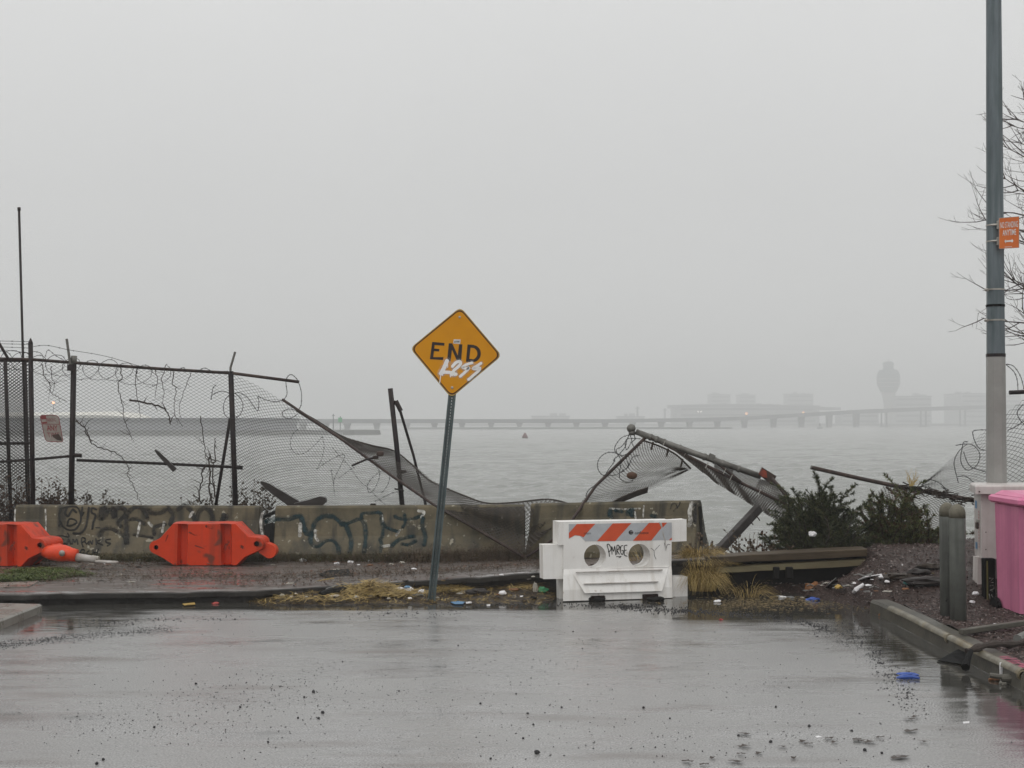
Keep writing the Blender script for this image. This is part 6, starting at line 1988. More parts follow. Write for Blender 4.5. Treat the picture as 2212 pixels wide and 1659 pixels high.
for pts in ([(870, 1125), (960, 1110), (1050, 1115), (1120, 1170), (1150, 1250), (1110, 1360), (1020, 1410), (960, 1380), (925, 1290), (940, 1180), (960, 1090), (1010, 1085)], [(1000, 1110), (900, 1200), (850, 1320), (870, 1440), (900, 1560)], [(960, 1200), (1010, 1330), (1080, 1390), (1230, 1435)],
            [(1240, 1185), (1150, 1165), (1100, 1100), (1070, 1010), (1080, 955), (1220, 945)], [(480, 1560), (560, 1520), (680, 1560), (760, 1640), (700, 1600)], [(890, 1485), (980, 1480), (1060, 1540), (1070, 1570), (1020, 1640)], [(1240, 1190), (1370, 1155)],
            [(1470, 950), (1540, 920), (1620, 870), (1660, 840)], [(1650, 650), (1580, 740), (1620, 840), (1680, 890)], [(1590, 500), (1580, 370), (1540, 270), (1450, 190)], [(1660, 480), (1620, 330), (1540, 210), (1450, 185)]):
    strand(k, [CG(x, y, 18.45) for x, y in pts], .0052, seed=len(pts) + 11); k.build('loop', M['barb'], bw3); k = MB()

# ================================================================ BOLLARDS, BIN, CABINET, LAMP POLE
def bollard(xc, yb, yt, wpx, label):
    b_ = G(xc, yb, .15); u = b_.y / FPX
    o = thing('bollard', b_, label, 'bollard', 'pair of concrete capped steel bollards')
    r_ = wpx * u / 2; zt = P(xc, yt, b_.y).z; zc = zt - 27 * u
    k = MB(); k.lathe(V((b_.x, b_.y, 0)), [(r_ * 1.0, .0), (r_ * .995, zc - .02), (r_ * .97, zc)], 20)
    k.build('tube', M['bollard'], o, smooth=True)
    k = MB(); k.lathe(V((b_.x, b_.y, 0)), [(r_ * 1.005, zc - .012), (r_ * .99, zc + .05), (r_ * .86, zc + .085), (r_ * .6, zt - .018), (r_ * .25, zt), (.004, zt + .002)], 20); k.build('dome_cap', M['bollard_cap'], o, smooth=True)
    return o


bollard(2047.5, 1328, 1085.5, 32, 'grey steel bollard with rounded cap, the rear one of the pair')
bollard(2070, 1338, 1089, 34.5, 'grey steel bollard with rounded cap, the front one of the pair')

BNY = 13.65
bn = thing('wheelie_bin', V((5.35, BNY + .3, .16)), 'bright pink wheelie bin with lid beside the white cabinet', 'bin')
bu_ = BNY / FPX
fl = lambda x, y, d=0: P(x, y, BNY) + V((0, d, 0))
xl = 5.276; xr = xl + .58; zt_ = P(2145, 1095, BNY).z; zb_ = .15; zm = lerp(zb_, zt_, .5)
k = MB()
rr = []
for z, l, r_, f_, b_ in ((zb_, xl + .006, xr - .03, .02, .70), (lerp(zb_, zt_, .35), xl + .004, xr - .02, .012, .715), (lerp(zb_, zt_, .70), xl + .002, xr - .008, .004, .73), (zt_, xl, xr, -.005, .74)):
    c_ = .035
    rr.append([V((l + c_, BNY + f_, z)), V((r_ - c_, BNY + f_, z)), V((r_, BNY + f_ + c_, z)), V((r_, BNY + b_ - c_, z)), V((r_ - c_, BNY + b_, z)), V((l + c_, BNY + b_, z)), V((l, BNY + b_ - c_, z)), V((l, BNY + f_ + c_, z))])
k.loft(rr); k.build('body', M['pink'], bn, smooth=False, bevel=.006)
k = MB(); lz = P(2140, 1094, BNY).z; k.box(V(((xl + xr) / 2, BNY + .35, lz + .045)), (xr - xl + .09, .88, .085), bev=.022); k.build('lid_rim', M['pink_lid'], bn)
k = MB()
k.hexa([V((xl + .01, BNY - .05, lz + .088)), V((xr - .01, BNY - .05, lz + .088)), V((xr - .01, BNY + .76, lz + .088)), V((xl + .01, BNY + .76, lz + .088)), V((xl + .06, BNY + .02, lz + .118)), V((xr - .06, BNY + .02, lz + .118)), V((xr - .06, BNY + .68, lz + .135)), V((xl + .06, BNY + .68, lz + .135))])
k.build('lid', M['pink_lid'], bn, bevel=.01)
k = MB(); k.box(V((xl + .16, BNY - .006, lerp(zb_, zt_, .83))), (.008, .01, .17)); k.build('seam', M['kerb_pink'], bn)
k = MB(); k.lathe(V((xr + .0, BNY + .62, .13)), [(.12, -.02), (.12, .05)], 16, 0, V((1, 0, 0)), V((0, 0, 1))); k.build('wheel', M['black_gloss'], bn)
k = MB(); k.lathe(V((xl - .06, BNY + .62, .13)), [(.12, 0), (.12, .05)], 16, 0, V((1, 0, 0)), V((0, 0, 1))); k.build('wheel', M['black_gloss'], bn)

CBY = 14.9
cb_ = thing('utility_cabinet', P(2120, 1288, CBY), 'white metal utility cabinet on a leg behind the pink bin', 'cabinet')
cP = crop(2280, 1150, 4.74)
CP = lambda x, y, Y=CBY: P(*cP(x, y), Y)
x0, x1 = 5.32, 6.10; z0, z1 = CP(535, 1022).z, CP(535, 262).z
xs0 = 5.40
k = MB()
ring_ = lambda z: [V((x0, CBY, z)), V((x1, CBY, z)), V((x1, CBY + .45, z)), V((xs0, CBY + .45, z))]
k.loft([ring_(z0), ring_(z1)]); k.build('body', M['cabinet'], cb_, bevel=.006)
k = MB(); lr = lambda z, g: [V((5.215 + g, CBY - .12 + g, z)), V((x1 + .06 - g, CBY - .12 + g, z)), V((x1 + .06 - g, CBY + .52 - g, z)), V((5.376 + g, CBY + .52 - g, z))]
k.loft([lr(z1, .0), lr(z1 + .085, .0), lr(z1 + .105, .018)]); k.build('lid', M['cabinet'], cb_, bevel=.006)
k = MB()
for x, y in ((525, 238), (768, 240), (1010, 242), (602, 708), (602, 908)):
    k2 = MB(); c_ = CP(x, y, CBY - .12 if y < 300 else CBY); k2.lathe(c_ + V((0, .005 if y > 300 else -.005, 0)), [(.009, 0), (.006, .008)], 8, 0, V((0, -1, 0)), V((1, 0, 0))); k2.build('screw', M['steel_rust'], cb_)
k = MB(); k.box(V((5.34, CBY + .16, CP(455, 640).z)), (.05, .06, .085), bev=.012); k.build('padlock', M['steel_rust'], cb_)
k = MB(); k.box(V((5.345, CBY + .14, CP(455, 610).z + .02)), (.03, .1, .03)); k.build('hasp', M['strap'], cb_)
k = MB()
for (ya, yb_, mi) in ((360, 450, 0), (850, 930, 0)):
    za, zb2 = CP(0, yb_).z, CP(0, ya).z
    a = V((xs0 - .003, CBY + .45, 0)); b_ = V((x0 - .003, CBY, 0))
    m_, q_ = a.lerp(b_, .2), a.lerp(b_, .45); off = V((-.002, -.003, 0))
    k.add([V((m_.x, m_.y, za)) + off, V((q_.x, q_.y, za)) + off, V((q_.x, q_.y, zb2)) + off, V((m_.x, m_.y, zb2)) + off], [(0, 1, 2, 3)])
k.build('sticker', M['lit_skyblue'], cb_)
k = MB()
for j, y in enumerate(range(470, 880, 34)):
    za = CP(0, y + 22).z; zb2 = CP(0, y).z; m_ = V((xs0 - .003, CBY + .45, 0)).lerp(V((x0 - .003, CBY, 0)), .62); q_ = m_.lerp(V((x0 - .003, CBY, 0)), .45)
    off = V((-.002, -.003, 0)); k.add([V((m_.x, m_.y, za)) + off, V((q_.x, q_.y, za)) + off, V((q_.x, q_.y, zb2)) + off, V((m_.x, m_.y, zb2)) + off], [(0, 1, 2, 3)])
k.build('red_lettering', pmat('faded_red', (.45, .25, .24), (.52, .42, .40), 20, .5), cb_)
k = MB(); a = CP(545, 1020); b_ = CP(535, 1400); CP_ = CP; CP = lambda x, y, Y=CBY: P(*cP(x, y), Y + .16); k.hexa([V((CP(480, 1370).x, CBY + .1, b_.z - .05)), V((CP(590, 1370).x, CBY + .1, b_.z - .05)), V((CP(590, 1370).x, CBY + .26, b_.z - .05)), V((CP(480, 1370).x, CBY + .26, b_.z - .05)), V((CP(490, 1020).x, CBY + .1, a.z + .01)), V((CP(605, 1020).x, CBY + .1, a.z + .01)), V((CP(605, 1020).x, CBY + .26, a.z + .01)), V((CP(490, 1020).x, CBY + .26, a.z + .01))])
k.build('leg', M['cabinet'], cb_)
k = MB(); k.box(V(((CP(470, 1400).x + CP(595, 1400).x) / 2, CBY + .18, CP(0, 1415).z - .02)), (.15, .24, .17), bev=.008); k.build('foot', M['kerb'], cb_); CP = CP_

up_ = thing('utility_post', G(2138, 1324, .15), 'narrow black post with white scrawl between cabinet leg and pink bin', 'post')
UY = 14.55
k = MB(); a0 = CP(595, 1640, UY).x; a1 = CP(720, 1640, UY).x; k.box(V(((a0 + a1) / 2, UY + .06, (.10 + CP(0, 1015, UY).z) / 2)), (a1 - a0, .10, CP(0, 1015, UY).z - .10), bev=.004); k.build('post', M['black_gloss'], up_)
k = MB(); k.box(V((CP(624, 1640, UY).x, UY + .004, (.10 + CP(0, 1030, UY).z) / 2)), (.014, .012, CP(0, 1030, UY).z - .12)); k.build('edge_strip', M['ochre'], up_)
k = MB()
for pts in ([(640, 1240), (690, 1240), (640, 1290), (690, 1290)], [(650, 1330), (690, 1320), (700, 1360), (650, 1380), (680, 1390)], [(640, 1420), (650, 1480), (670, 1430), (690, 1480)], [(640, 1510), (690, 1500), (650, 1540), (700, 1535)], [(640, 1580), (670, 1570), (690, 1590)]):
    k.ribbon([CP(x, y, UY) + V((0, -.003 + .006 * 0, 0)) for x, y in pts], .007, V((0, -1, 0)), cap=False)
for i in range(len(k.v)): k.v[i] = (k.v[i][0], UY + .004, k.v[i][2])
k.build('graffiti', M['white_paint'], up_)

# street lamp pole: eight sided, galvanised above, painted grey below
LY = 15.35
lp = thing('street_lamp_pole', V((P(2152, 1050, LY).x, LY + .1, .2)), 'tall octagonal lamp pole, dark galvanised above and pale grey below, by the cabinet', 'pole')


def octo(y0, y1, mat, name, n=2, grow=0):
    mb = MB(); rows = []
    for i in range(n + 1):
        y = lerp(y0, y1, i / n)
        xa = lerp(2131.5, 2133, sm(y / 1050)); xb = lerp(2161.5, 2172, y / 1050)
        a, b_ = P(xa, y, LY), P(xb, y, LY); r_ = (b_.x - a.x) / 2 / math.cos(R(22.5)) * .985 + grow
        c_ = V(((a.x + b_.x) / 2, LY, a.z))
        rows.append([c_ + V((r_ * math.cos(R(q_ * 45 + 13)), r_ * math.sin(R(q_ * 45 + 13)), 0)) for q_ in range(8)])
    mb.loft(rows); mb.build(name, mat, lp)


octo(-420, 768, M['galv_dark'], 'upper_pole', 8)
octo(769, 1290, M['pole_light'], 'lower_pole', 3, .004)
octo(764, 771, M['steel_dark'], 'joint_collar', 1, .007)
for y in (487, 522, 626, 692):
    octo(y - 1.6, y + 1.6, M['strap'], 'strap', 1, .006)
octo(658, 663, M['black_gloss'], 'strap', 1, .006)
k = MB(); k.tube([P(2129, 626, LY - .05), P(2134, 626, LY - .08)], .02, 6); k.tube([P(2128, 692, LY - .05), P(2134, 692, LY - .08)], .02, 6); k.build('buckle', M['strap'], lp)
k = MB()
for y in (486, 521):
    a, b_ = P(2140, y, LY - .10), P(2160, y - 1, LY - .14); k.tube([a, b_], [.010, .014], 6); k.box(P(2157, y, LY - .14), (.035, .05, .10), bev=.006)
k.build('sign_bracket', M['strap'], lp)
cN = crop(2300, 480, 8.295)
F_n = Frame(P(2180, 503, LY - .17), V((1, .10, 0)), (0, 0, 1))
npx = lambda x, y, off=0: F_n.px(*cN(x, y), off)
ns_ = thing('no_standing_sign', P(2180, 538, LY - .17), 'orange NO STANDING ANYTIME sign with double arrow on the lamp pole', 'sign')
k = MB(); k.poly([[npx(1155, 435), npx(1562, 402), npx(1558, 1035), npx(1155, 1056)]], (0, .004, 0)); k.build('plate', M['sign_orange'], ns_)
k = MB()
ed = [npx(1155, 435, .001), npx(1562, 402, .001), npx(1558, 1035, .001), npx(1155, 1056, .001), npx(1155, 435, .001)]
k.ribbon(ed, .006, F_n.n, cap=False); k.build('plate_edge', M['strap'], ns_)
F_n2 = Frame(F_n.o, (npx(1562, 402) - npx(1155, 435)).normalized(), (0, 0, 1)); F_n2.n = F_n.n
k = MB()
text3(k, 'NO STANDING', F_n2, npx(1355, 568), .072, 0, .003, .215, bold=.01)
text3(k, 'ANYTIME', F_n2, npx(1360, 725), .068, 0, .003, .165, bold=.01)
ar = lambda x, y: npx(x, y, .003)
k.poly([[ar(1262, 905), ar(1290, 865), ar(1292, 888), ar(1410, 880), ar(1410, 852), ar(1445, 895), ar(1412, 938), ar(1410, 912), ar(1292, 922), ar(1290, 950)]], (0, 0, 0))
k.build('lettering', M['white_sheet'], ns_)
k = MB(); k.ribbon([npx(1270, 1022, .003), npx(1415, 1014, .003)], .006, F_n.n, cap=False); k.build('small_print', M['white_sheet'], ns_)

# ================================================================ BARE TREE
tx = P(2345, 900, 17.6).x
tr_ = thing('bare_tree', V((tx, 17.6, .35)), 'leafless tree with fine drooping twigs behind the lamp pole', 'tree')
rd = random.Random(42)
tk = MB(); tk.tube([V((tx, 17.6, .2)), V((tx - .02, 17.6, 3)), V((tx + .05, 17.62, 5.5)), V((tx + .02, 17.6, 8.2))], [.16, .12, .08, .025], 9); tk.build('trunk', M['bark'], tr_, smooth=True)
bm = MB(); tm = MB()


def limb(p, d, L_, r_, lev, mb):
    n = 6 if lev == 0 else 5
    pts = [p]
    for i in range(n):
        d = (d + V((rd.gauss(0, .10), rd.gauss(0, .10), rd.gauss(0, .10) + (.03 if lev == 0 else .06)))).normalized()
        pts.append(pts[-1] + d * L_ / n)
    rs = [max(.0022, r_ * (1 - .85 * i / n)) for i in range(n + 1)]
    mb.tube(pts, rs, 5 if lev == 0 else 3)
    if lev < 3:
        m_ = (6, 2, 1)[lev]
        for j in range(m_):
            t = rd.uniform(.2, .98); c = pline(pts, t); a = rd.choice((-1, 1)) * rd.uniform(.3, .75)
            dd = V((d.x * math.cos(a) - d.z * math.sin(a), d.y + rd.gauss(0, .4), d.x * math.sin(a) + d.z * math.cos(a))).normalized()
            limb(c, dd, L_ * rd.uniform(.28, .5), r_ * .42, lev + 1, tm)


for i in range(36):
    z = 2.9 + 3.4 * (i + rd.random()) / 36
    side = -1 if i % 4 else 1
    d = V((side * 1.0, rd.uniform(-.55, .35), rd.uniform(-.05, .32))).normalized()
    fr_ = 1 - .35 * abs((z - 4.4) / 2.0) ** 2
    limb(V((tx, 17.6, z)), d, rd.uniform(1.0, 1.55) * max(.55, fr_), .020, 0, bm)
bm.build('branches', M['twig'], tr_); tm.build('twigs', M['twig'], tr_)

# ================================================================ LITTER, STONES, LOOSE PIECES
def crumple(loc, size, mat, label, seed, cat='litter', name='plastic_bag', group=None, sq=(1, .7, .55), ang=0.0, k_=1.0):
    """crushed bag, cup or paper: a folded lump with sharp creases"""
    mb = MB(); n, m_ = 11, 7; sz = V(sq) * size
    ca, sa = math.cos(ang), math.sin(ang)
    rings = []
    for i in range(m_ + 1):
        a = -math.pi / 2 + math.pi * i / m_; rr = max(math.cos(a), .03)
        r_ = []
        for q in range(n):
            b_ = 2 * math.pi * q / n
            d = V((rr * math.cos(b_), rr * math.sin(b_), math.sin(a)))
            f = 1 + k_ * (.55 * nz(d.x * 1.7 + seed, d.y * 1.7 + d.z * 1.3, 1, seed) + .28 * nz(d.x * 4 + seed, d.z * 4 - d.y * 3, 1, seed + 2))
            p = V((d.x * sz.x * f, d.y * sz.y * f, max(d.z, -.55) * sz.z * f + sz.z * .52))
            r_.append(V((p.x * ca - p.z * sa * .0, p.y, p.z + p.x * sa)))
        rings.append([V(loc) + p for p in r_])
    mb.loft(rings)
    return tag(mb.build(name, mat), label, cat, group)


def sheet(pts, mat, label, name, cat='litter', th=.006, bend=.0, sub=None):
    """thin stiff scrap, corner points in the world"""
    mb = MB(); c = sum(pts, V((0, 0, 0))) / len(pts)
    n = (pts[1] - pts[0]).cross(pts[2] - pts[0]).normalized()
    if n.z < 0: n = -n
    vs = [p for p in pts] + [c + n * bend] + [p - n * th for p in pts] + [c + n * (bend - th)]
    k = len(pts); fs = []
    for i in range(k):
        j = (i + 1) % k
        fs += [(i, j, k), (j + k + 1, i + k + 1, 2 * k + 1), (i, i + k + 1, j + k + 1, j)]
    mb.add(vs, fs)
    return tag(mb.build(name, mat), label, cat)


D = lambda x, y: HG(x, y, deb_h)
PV = lambda x, y: HG(x, y, pave_h)
BH = lambda x, y: HG(x, y, bed_h)
RZ = lambda x, y, z=.004: G(x, y, z)

# --- by the yellow sign
crumple(D(862, 1277), .058, M['lit_white'], 'white crumpled plastic bag just left of the yellow sign post', 31)
crumple(D(884, 1279), .062, M['lit_white'], 'white carton with torn corner beside the blue scrap near the sign post', 37, name='carton')
crumple(D(880, 1276) + V((0, -.03, .035)), .036, M['lit_skyblue'], 'blue scrap lying on the white carton near the sign post', 33, name='wrapper')
crumple(D(909, 1281), .050, M['lit_white'], 'white torn wrapper touching the left side of the sign post', 35, name='wrapper', ang=.3)
sheet([D(984, 1282), D(1000, 1276), D(1009, 1273), D(1012, 1276), D(1000, 1283)], M['lit_white'], 'curved white strip of plastic right of the sign post', 'plastic_strip', bend=.02)
crumple(D(1030, 1282), .10, M['timber_dark'], 'black lump of soaked cloth right of the sign post', 39, name='soaked_cloth', sq=(1.5, .8, .4))
sheet([RZ(973, 1300, .02), RZ(990, 1298, .02), RZ(1004, 1300, .02), RZ(1000, 1304, .02), RZ(982, 1304, .02)], M['lit_skyblue'], 'pale blue plastic scrap lying flat at the road edge', 'plastic_scrap')
sheet([RZ(1006, 1300, .025), RZ(1018, 1299, .025), RZ(1019, 1302, .025), RZ(1007, 1303, .025)], M['lit_white'], 'small white tag beside the pale blue scrap', 'paper_tag')
crumple(D(1086, 1284), .042, M['lit_white'], 'white lidded cup on its side below the pavement edge', 41, name='cup', sq=(1.2, .7, .7), k_=.5)
sheet([RZ(1051, 1306, .01), RZ(1059, 1305, .01), RZ(1059, 1308, .01), RZ(1052, 1308, .01)], M['lit_white'], 'small white chip on the wet asphalt right of the sign foot', 'paper_scrap')
for x, lab in ((1110, 'white plastic lid lying in the silt'), (1128, 'white bent plastic spoon in the silt')):
    sheet([D(x - 5, 1287), D(x + 5, 1286), D(x + 6, 1289), D(x - 4, 1290)], M['lit_white'], lab + (' left of the cup reflection' if x == 1110 else ' halfway to the green scrap'), 'plastic_disc' if x == 1110 else 'plastic_spoon')
crumple(D(1172, 1279), .058, M['lit_green'], 'bright green plastic scrap left of the white barricade', 43, name='plastic_scrap', sq=(1.1, .5, .7))
crumple(D(1155, 1278), .06, M['lit_pale'], 'pale folded paper standing in the grass left of the green scrap', 45, name='paper_scrap', sq=(.5, .4, 1.2))
# along the debris on the left
sheet([D(541, 1267) + V((0, 0, .05)), D(600, 1270) + V((0, .0, .05)), D(690, 1266) + V((0, 0, .07)), D(722, 1261) + V((0, 0, .08)), D(716, 1265) + V((0, 0, .045)), D(650, 1276) + V((0, 0, .01)), D(560, 1279) + V((0, 0, .0))], M['board_yellow'], 'long pale yellow board lying against the pavement edge', 'broken_board', 'board', th=.03, bend=.012)
k = MB(); k.tube([D(692, 1288) + V((0, 0, .02)), D(715, 1285) + V((0, 0, .04)), D(752, 1282) + V((0, 0, .05))], [.035, .05, .03], 8)
tag(k.build('charred_log', M['void']), 'short black charred log below the big straw clump', 'log')
k = MB(); k.tube([D(705, 1283) + V((0, -.02, .06)), D(735, 1278) + V((0, -.02, .085)), D(768, 1277) + V((0, 0, .08)), D(790, 1272) + V((0, 0, .09))], [.012, .014, .012, .006], 6)
tag(k.build('branch', M['lit_grey']), 'bleached grey stick on top of the charred log', 'branch')
sheet([D(690, 1256) + V((0, 0, .10)), D(712, 1250) + V((0, .05, .11)), D(752, 1248) + V((0, .05, .11)), D(765, 1262) + V((0, 0, .05)), D(722, 1268) + V((0, 0, .04))], M['void'], 'broken black slab end at the right tip of the yellow board', 'asphalt_slab', 'slab', th=.04)
crumple(RZ(466, 1305, 0), .032, M['lit_red'], 'small pinkish red scrap at the road edge left of the sign', 51, name='plastic_scrap', sq=(1.4, .7, .5))
crumple(D(502, 1296), .05, M['lit_teal'], 'dark teal crushed can at the left end of the silt', 53, name='can', sq=(1, .7, .8), k_=.5)
sheet([RZ(394, 1304, .02), RZ(420, 1301, .02), RZ(422, 1305, .02), RZ(398, 1307, .02)], M['lit_yellow'], 'dull yellow wrapper in the dark gutter left of the teal can', 'wrapper')
for i, (x, y, s, mk) in enumerate(((560, 1287, .022, 'lit_pale'), (596, 1282, .020, 'lit_white'), (610, 1288, .03, 'lit_pale'), (662, 1291, .024, 'lit_pale'), (640, 1283, .018, 'lit_white'), (770, 1292, .036, 'lit_pale'), (840, 1294, .022, 'lit_pale'), (886, 1294, .026, 'lit_white'), (945, 1292, .020, 'lit_pale'))):
    crumple(D(x, y), s, M[mk], 'small pale scrap scattered in the silt along the pavement edge', 60 + i, name='litter_scrap', group='pale scraps in the silt')
# --- on the pavement
for i, (x, y, s, lab, mk) in enumerate(((655, 1213, .055, 'white crumpled paper at the foot of the middle concrete barrier', 'lit_white'), (728, 1218, .032, 'small white scrap left of two white scraps by the middle barrier', 'lit_white'), (757, 1216, .045, 'long white scrap in the weeds by the middle barrier', 'lit_white'),
                                       (800, 1213, .035, 'white scrap in the weeds below the teal graffiti end', 'lit_white'), (868, 1217, .038, 'pale scrap in the weeds just left of the sign post', 'lit_pale'), (800, 1222, .030, 'reddish scrap on the pavement left of the sign post', 'lit_orange'), (845, 1220, .026, 'flat pale scrap on the pavement near the sign post', 'lit_pale'),
                                       (1010, 1207, .12, 'pale green crumpled plastic bag at the barrier foot right of the sign', 'lit_pale'), (1085, 1204, .10, 'whitish crushed plastic sheet at the foot of the fallen rail', 'lit_white'), (1172, 1200, .04, 'white scrap at the crossing of the two fallen rails', 'lit_white'), (1174, 1208, .028, 'tiny white scrap just left of the white barricade', 'lit_white'), (300, 1211, .022, 'small white scrap in the weeds left of the orange barricade', 'lit_white'))):
    crumple(PV(x, y), s, M[mk], lab, 80 + i, name='plastic_bag' if s > .08 else 'paper_scrap', sq=(1.2, .7, .5))
rd = random.Random(55)
for i in range(46):
    x, y = rd.uniform(180, 1160), rd.choice((rd.uniform(1206, 1226), rd.uniform(1225, 1262)))
    mk = rd.choice(('lit_pale', 'lit_grey', 'straw_dark', 'lit_white', 'wet_leaf', 'bark', 'lit_orange'))
    crumple(PV(x, y), rd.uniform(.012, .034), M[mk], 'small bit of rubbish lying on the muddy pavement before the concrete barriers', 500 + i, name='litter_scrap', group='rubbish on the pavement', sq=(rd.uniform(.9, 2.0), rd.uniform(.5, .9), rd.uniform(.2, .45)))
for i in range(34):
    x, y = rd.uniform(575, 1185), rd.uniform(1272, 1294)
    mk = rd.choice(('lit_pale', 'lit_grey', 'straw_dark', 'lit_white', 'wet_leaf', 'bark', 'void', 'lit_orange'))
    p = D(x, y)
    if p.x > .45 or p.z < -.015: continue
    crumple(p, rd.uniform(.014, .042), M[mk], 'small sodden bit of rubbish in the straw and silt below the pavement edge', 600 + i, name='litter_scrap', group='rubbish in the silt', sq=(rd.uniform(.9, 2.0), rd.uniform(.5, .9), rd.uniform(.25, .55)))
k = MB(); k.box(PV(70, 1215) + V((0, .0, .03)), (.09, .08, .07), bev=.01); tag(k.build('concrete_block', M['concrete_pale']), 'small pale concrete block under the left orange barricade', 'block')
for i, (x0, x1, y, lab) in enumerate(((-20, 62, 1264, 'worn pale concrete flag at the left edge of the pavement'), (92, 158, 1226, 'worn pale concrete flag next to the green grass patch'))):
    a, b_ = PV(x0, y + 7), PV(x1, y + 5); c_, d_ = PV(x1 + 22, y - 7), PV(x0 + 20, y - 4)
    sheet([p + V((0, 0, .012)) for p in (a, b_, c_, d_)], M['slab'], lab, 'paving_flag', 'paving', th=.03)

# --- flooded corner and heap on the right
crumple(BH(1760, 1283) * 1.0, .11, M['lit_orange'], 'brown crumpled cardboard carton in the flooded corner', 101, name='carton', sq=(1.0, .7, .9))
sheet([BH(1775, 1283) + V((0, 0, .03)), BH(1790, 1276) + V((0, 0, .08)), BH(1806, 1265) + V((0, 0, .10)), BH(1810, 1268) + V((0, 0, .06)), BH(1795, 1283) + V((0, 0, .01))], M['lit_grey'], 'crumpled grey magazine behind the brown carton', 'magazine', bend=.02)
crumple(RZ(1757, 1297, 0), .065, M['lit_blue'], 'blue and white packet floating at the flooded corner', 105, name='packet', sq=(1.2, .6, .35))
crumple(BH(1812, 1271), .045, M['lit_yellow'], 'yellow scrap on the heap right of the brown carton', 107, name='wrapper')
sheet([BH(1845, 1264) + V((0, 0, .05)), BH(1868, 1256) + V((0, 0, .06)), BH(1904, 1250) + V((0, 0, .06)), BH(1908, 1254) + V((0, 0, .04)), BH(1880, 1263) + V((0, 0, .02)), BH(1862, 1268) + V((0, 0, .02))], M['lit_white'], 'large torn white board lying on the heap', 'foam_board', th=.012, bend=.012)
sheet([BH(1840, 1259) + V((0, 0, .06)), BH(1862, 1252) + V((0, 0, .07)), BH(1886, 1246) + V((0, 0, .07)), BH(1880, 1252) + V((0, 0, .05))], M['lit_grey'], 'grey board under the large torn white board', 'foam_board', th=.012)
k = MB(); a = BH(1838, 1289); k.tube([a + V((0, 0, .01)), BH(1850, 1282) + V((0, 0, .05)), BH(1866, 1275) + V((0, 0, .07))], [.02, .026, .018], 8); k.tube([a + V((-.03, 0, .01)), a + V((-.035, 0, .10))], .016, 6)
tag(k.build('pipe_fitting', M['lit_white']), 'white plastic pipe elbow lying at the toe of the heap', 'pipe')
k = MB(); k.lathe(RZ(1892, 1304, .03), [(.075, -.02), (.085, .0), (.10, .016), (.08, .012)], 16, 0, V((.15, -.35, .92)).normalized(), V((1, 0, -.16)).normalized()); tag(k.build('foam_plate', M['lit_white']), 'round white foam plate beside the kerb end', 'plate')
crumple(RZ(1914, 1331, 0), .06, M['lit_orange'], 'brown soaked leaf pile pressed against the kerb end', 113, name='leaf_pile', sq=(1.2, .7, .6))
crumple(RZ(1549, 1301, 0), .030, M['lit_white'], 'white scrap on the water right of the white barricade', 115, name='paper_scrap', sq=(1.4, .7, .6))
k = MB(); k.tube([BH(1700, 1282) + V((0, 0, .03)), BH(1716, 1272) + V((0, 0, .10))], .012, 6); tag(k.build('wood_stick', M['lit_pale']), 'pale stick leaning on the dark bulkhead wall', 'stick')
for i, (x, y, s, lab, mk) in enumerate(((1785, 1247, .06, 'grey green rounded lump at the bulkhead foot', 'lit_grey'), (1824, 1247, .02, 'tiny white dot on the bulkhead foot', 'lit_white'), (1830, 1258, .03, 'narrow white scrap on the heap below the bulkhead end', 'lit_white'), (1916, 1258, .03, 'white curl right of the large torn board', 'lit_white'), (1870, 1295, .03, 'white scrap between pipe elbow and foam plate', 'lit_white'), (1858, 1297, .028, 'thin white strip beside the pipe elbow', 'lit_white'),
                                       (1980, 1195, .05, 'white scrap under the weedy shrub', 'lit_white'), (1952, 1185, .06, 'pale bottle standing under the weedy shrub', 'lit_pale'), (1935, 1205, .055, 'flat pale slate on the bank under the weedy shrub', 'lit_pale'), (1968, 1212, .045, 'grey scrap on the bank left of the bollards', 'lit_grey'), (2000, 1252, .03, 'small white scrap left of the bollard foot', 'lit_white'), (1960, 1262, .045, 'teal plastic scrap on the mulch', 'lit_teal'),
                                       (2108, 1285, .04, 'white wet scrap at the cabinet foot', 'lit_white'), (2101, 1302, .03, 'white pebble like scrap between bollard and cabinet foot', 'lit_white'), (2150, 1352, .03, 'white scrap in front of the pink bin', 'lit_white'))):
    crumple(BH(x, y), s, M[mk], lab, 120 + i, name='litter_scrap')
for i, (x, y, s) in enumerate(((1945, 1250, .13), (2000, 1262, .17), (2012, 1228, .12), (1985, 1238, .10))):
    crumple(BH(x, y), s, M['timber_dark' if i % 2 else 'soil'], ('dark rumpled tarpaulin scrap on the mulch', 'long dark rumpled cloth left of the bollards', 'dark rounded stone by the rear bollard', 'dark clod of soil between the tarpaulin and shrub')[i], 140 + i, name=('tarpaulin', 'soaked_cloth', 'stone', 'soil_clod')[i], cat=('tarpaulin', 'cloth', 'stone', 'clod')[i], sq=(1.5, .7, .35))

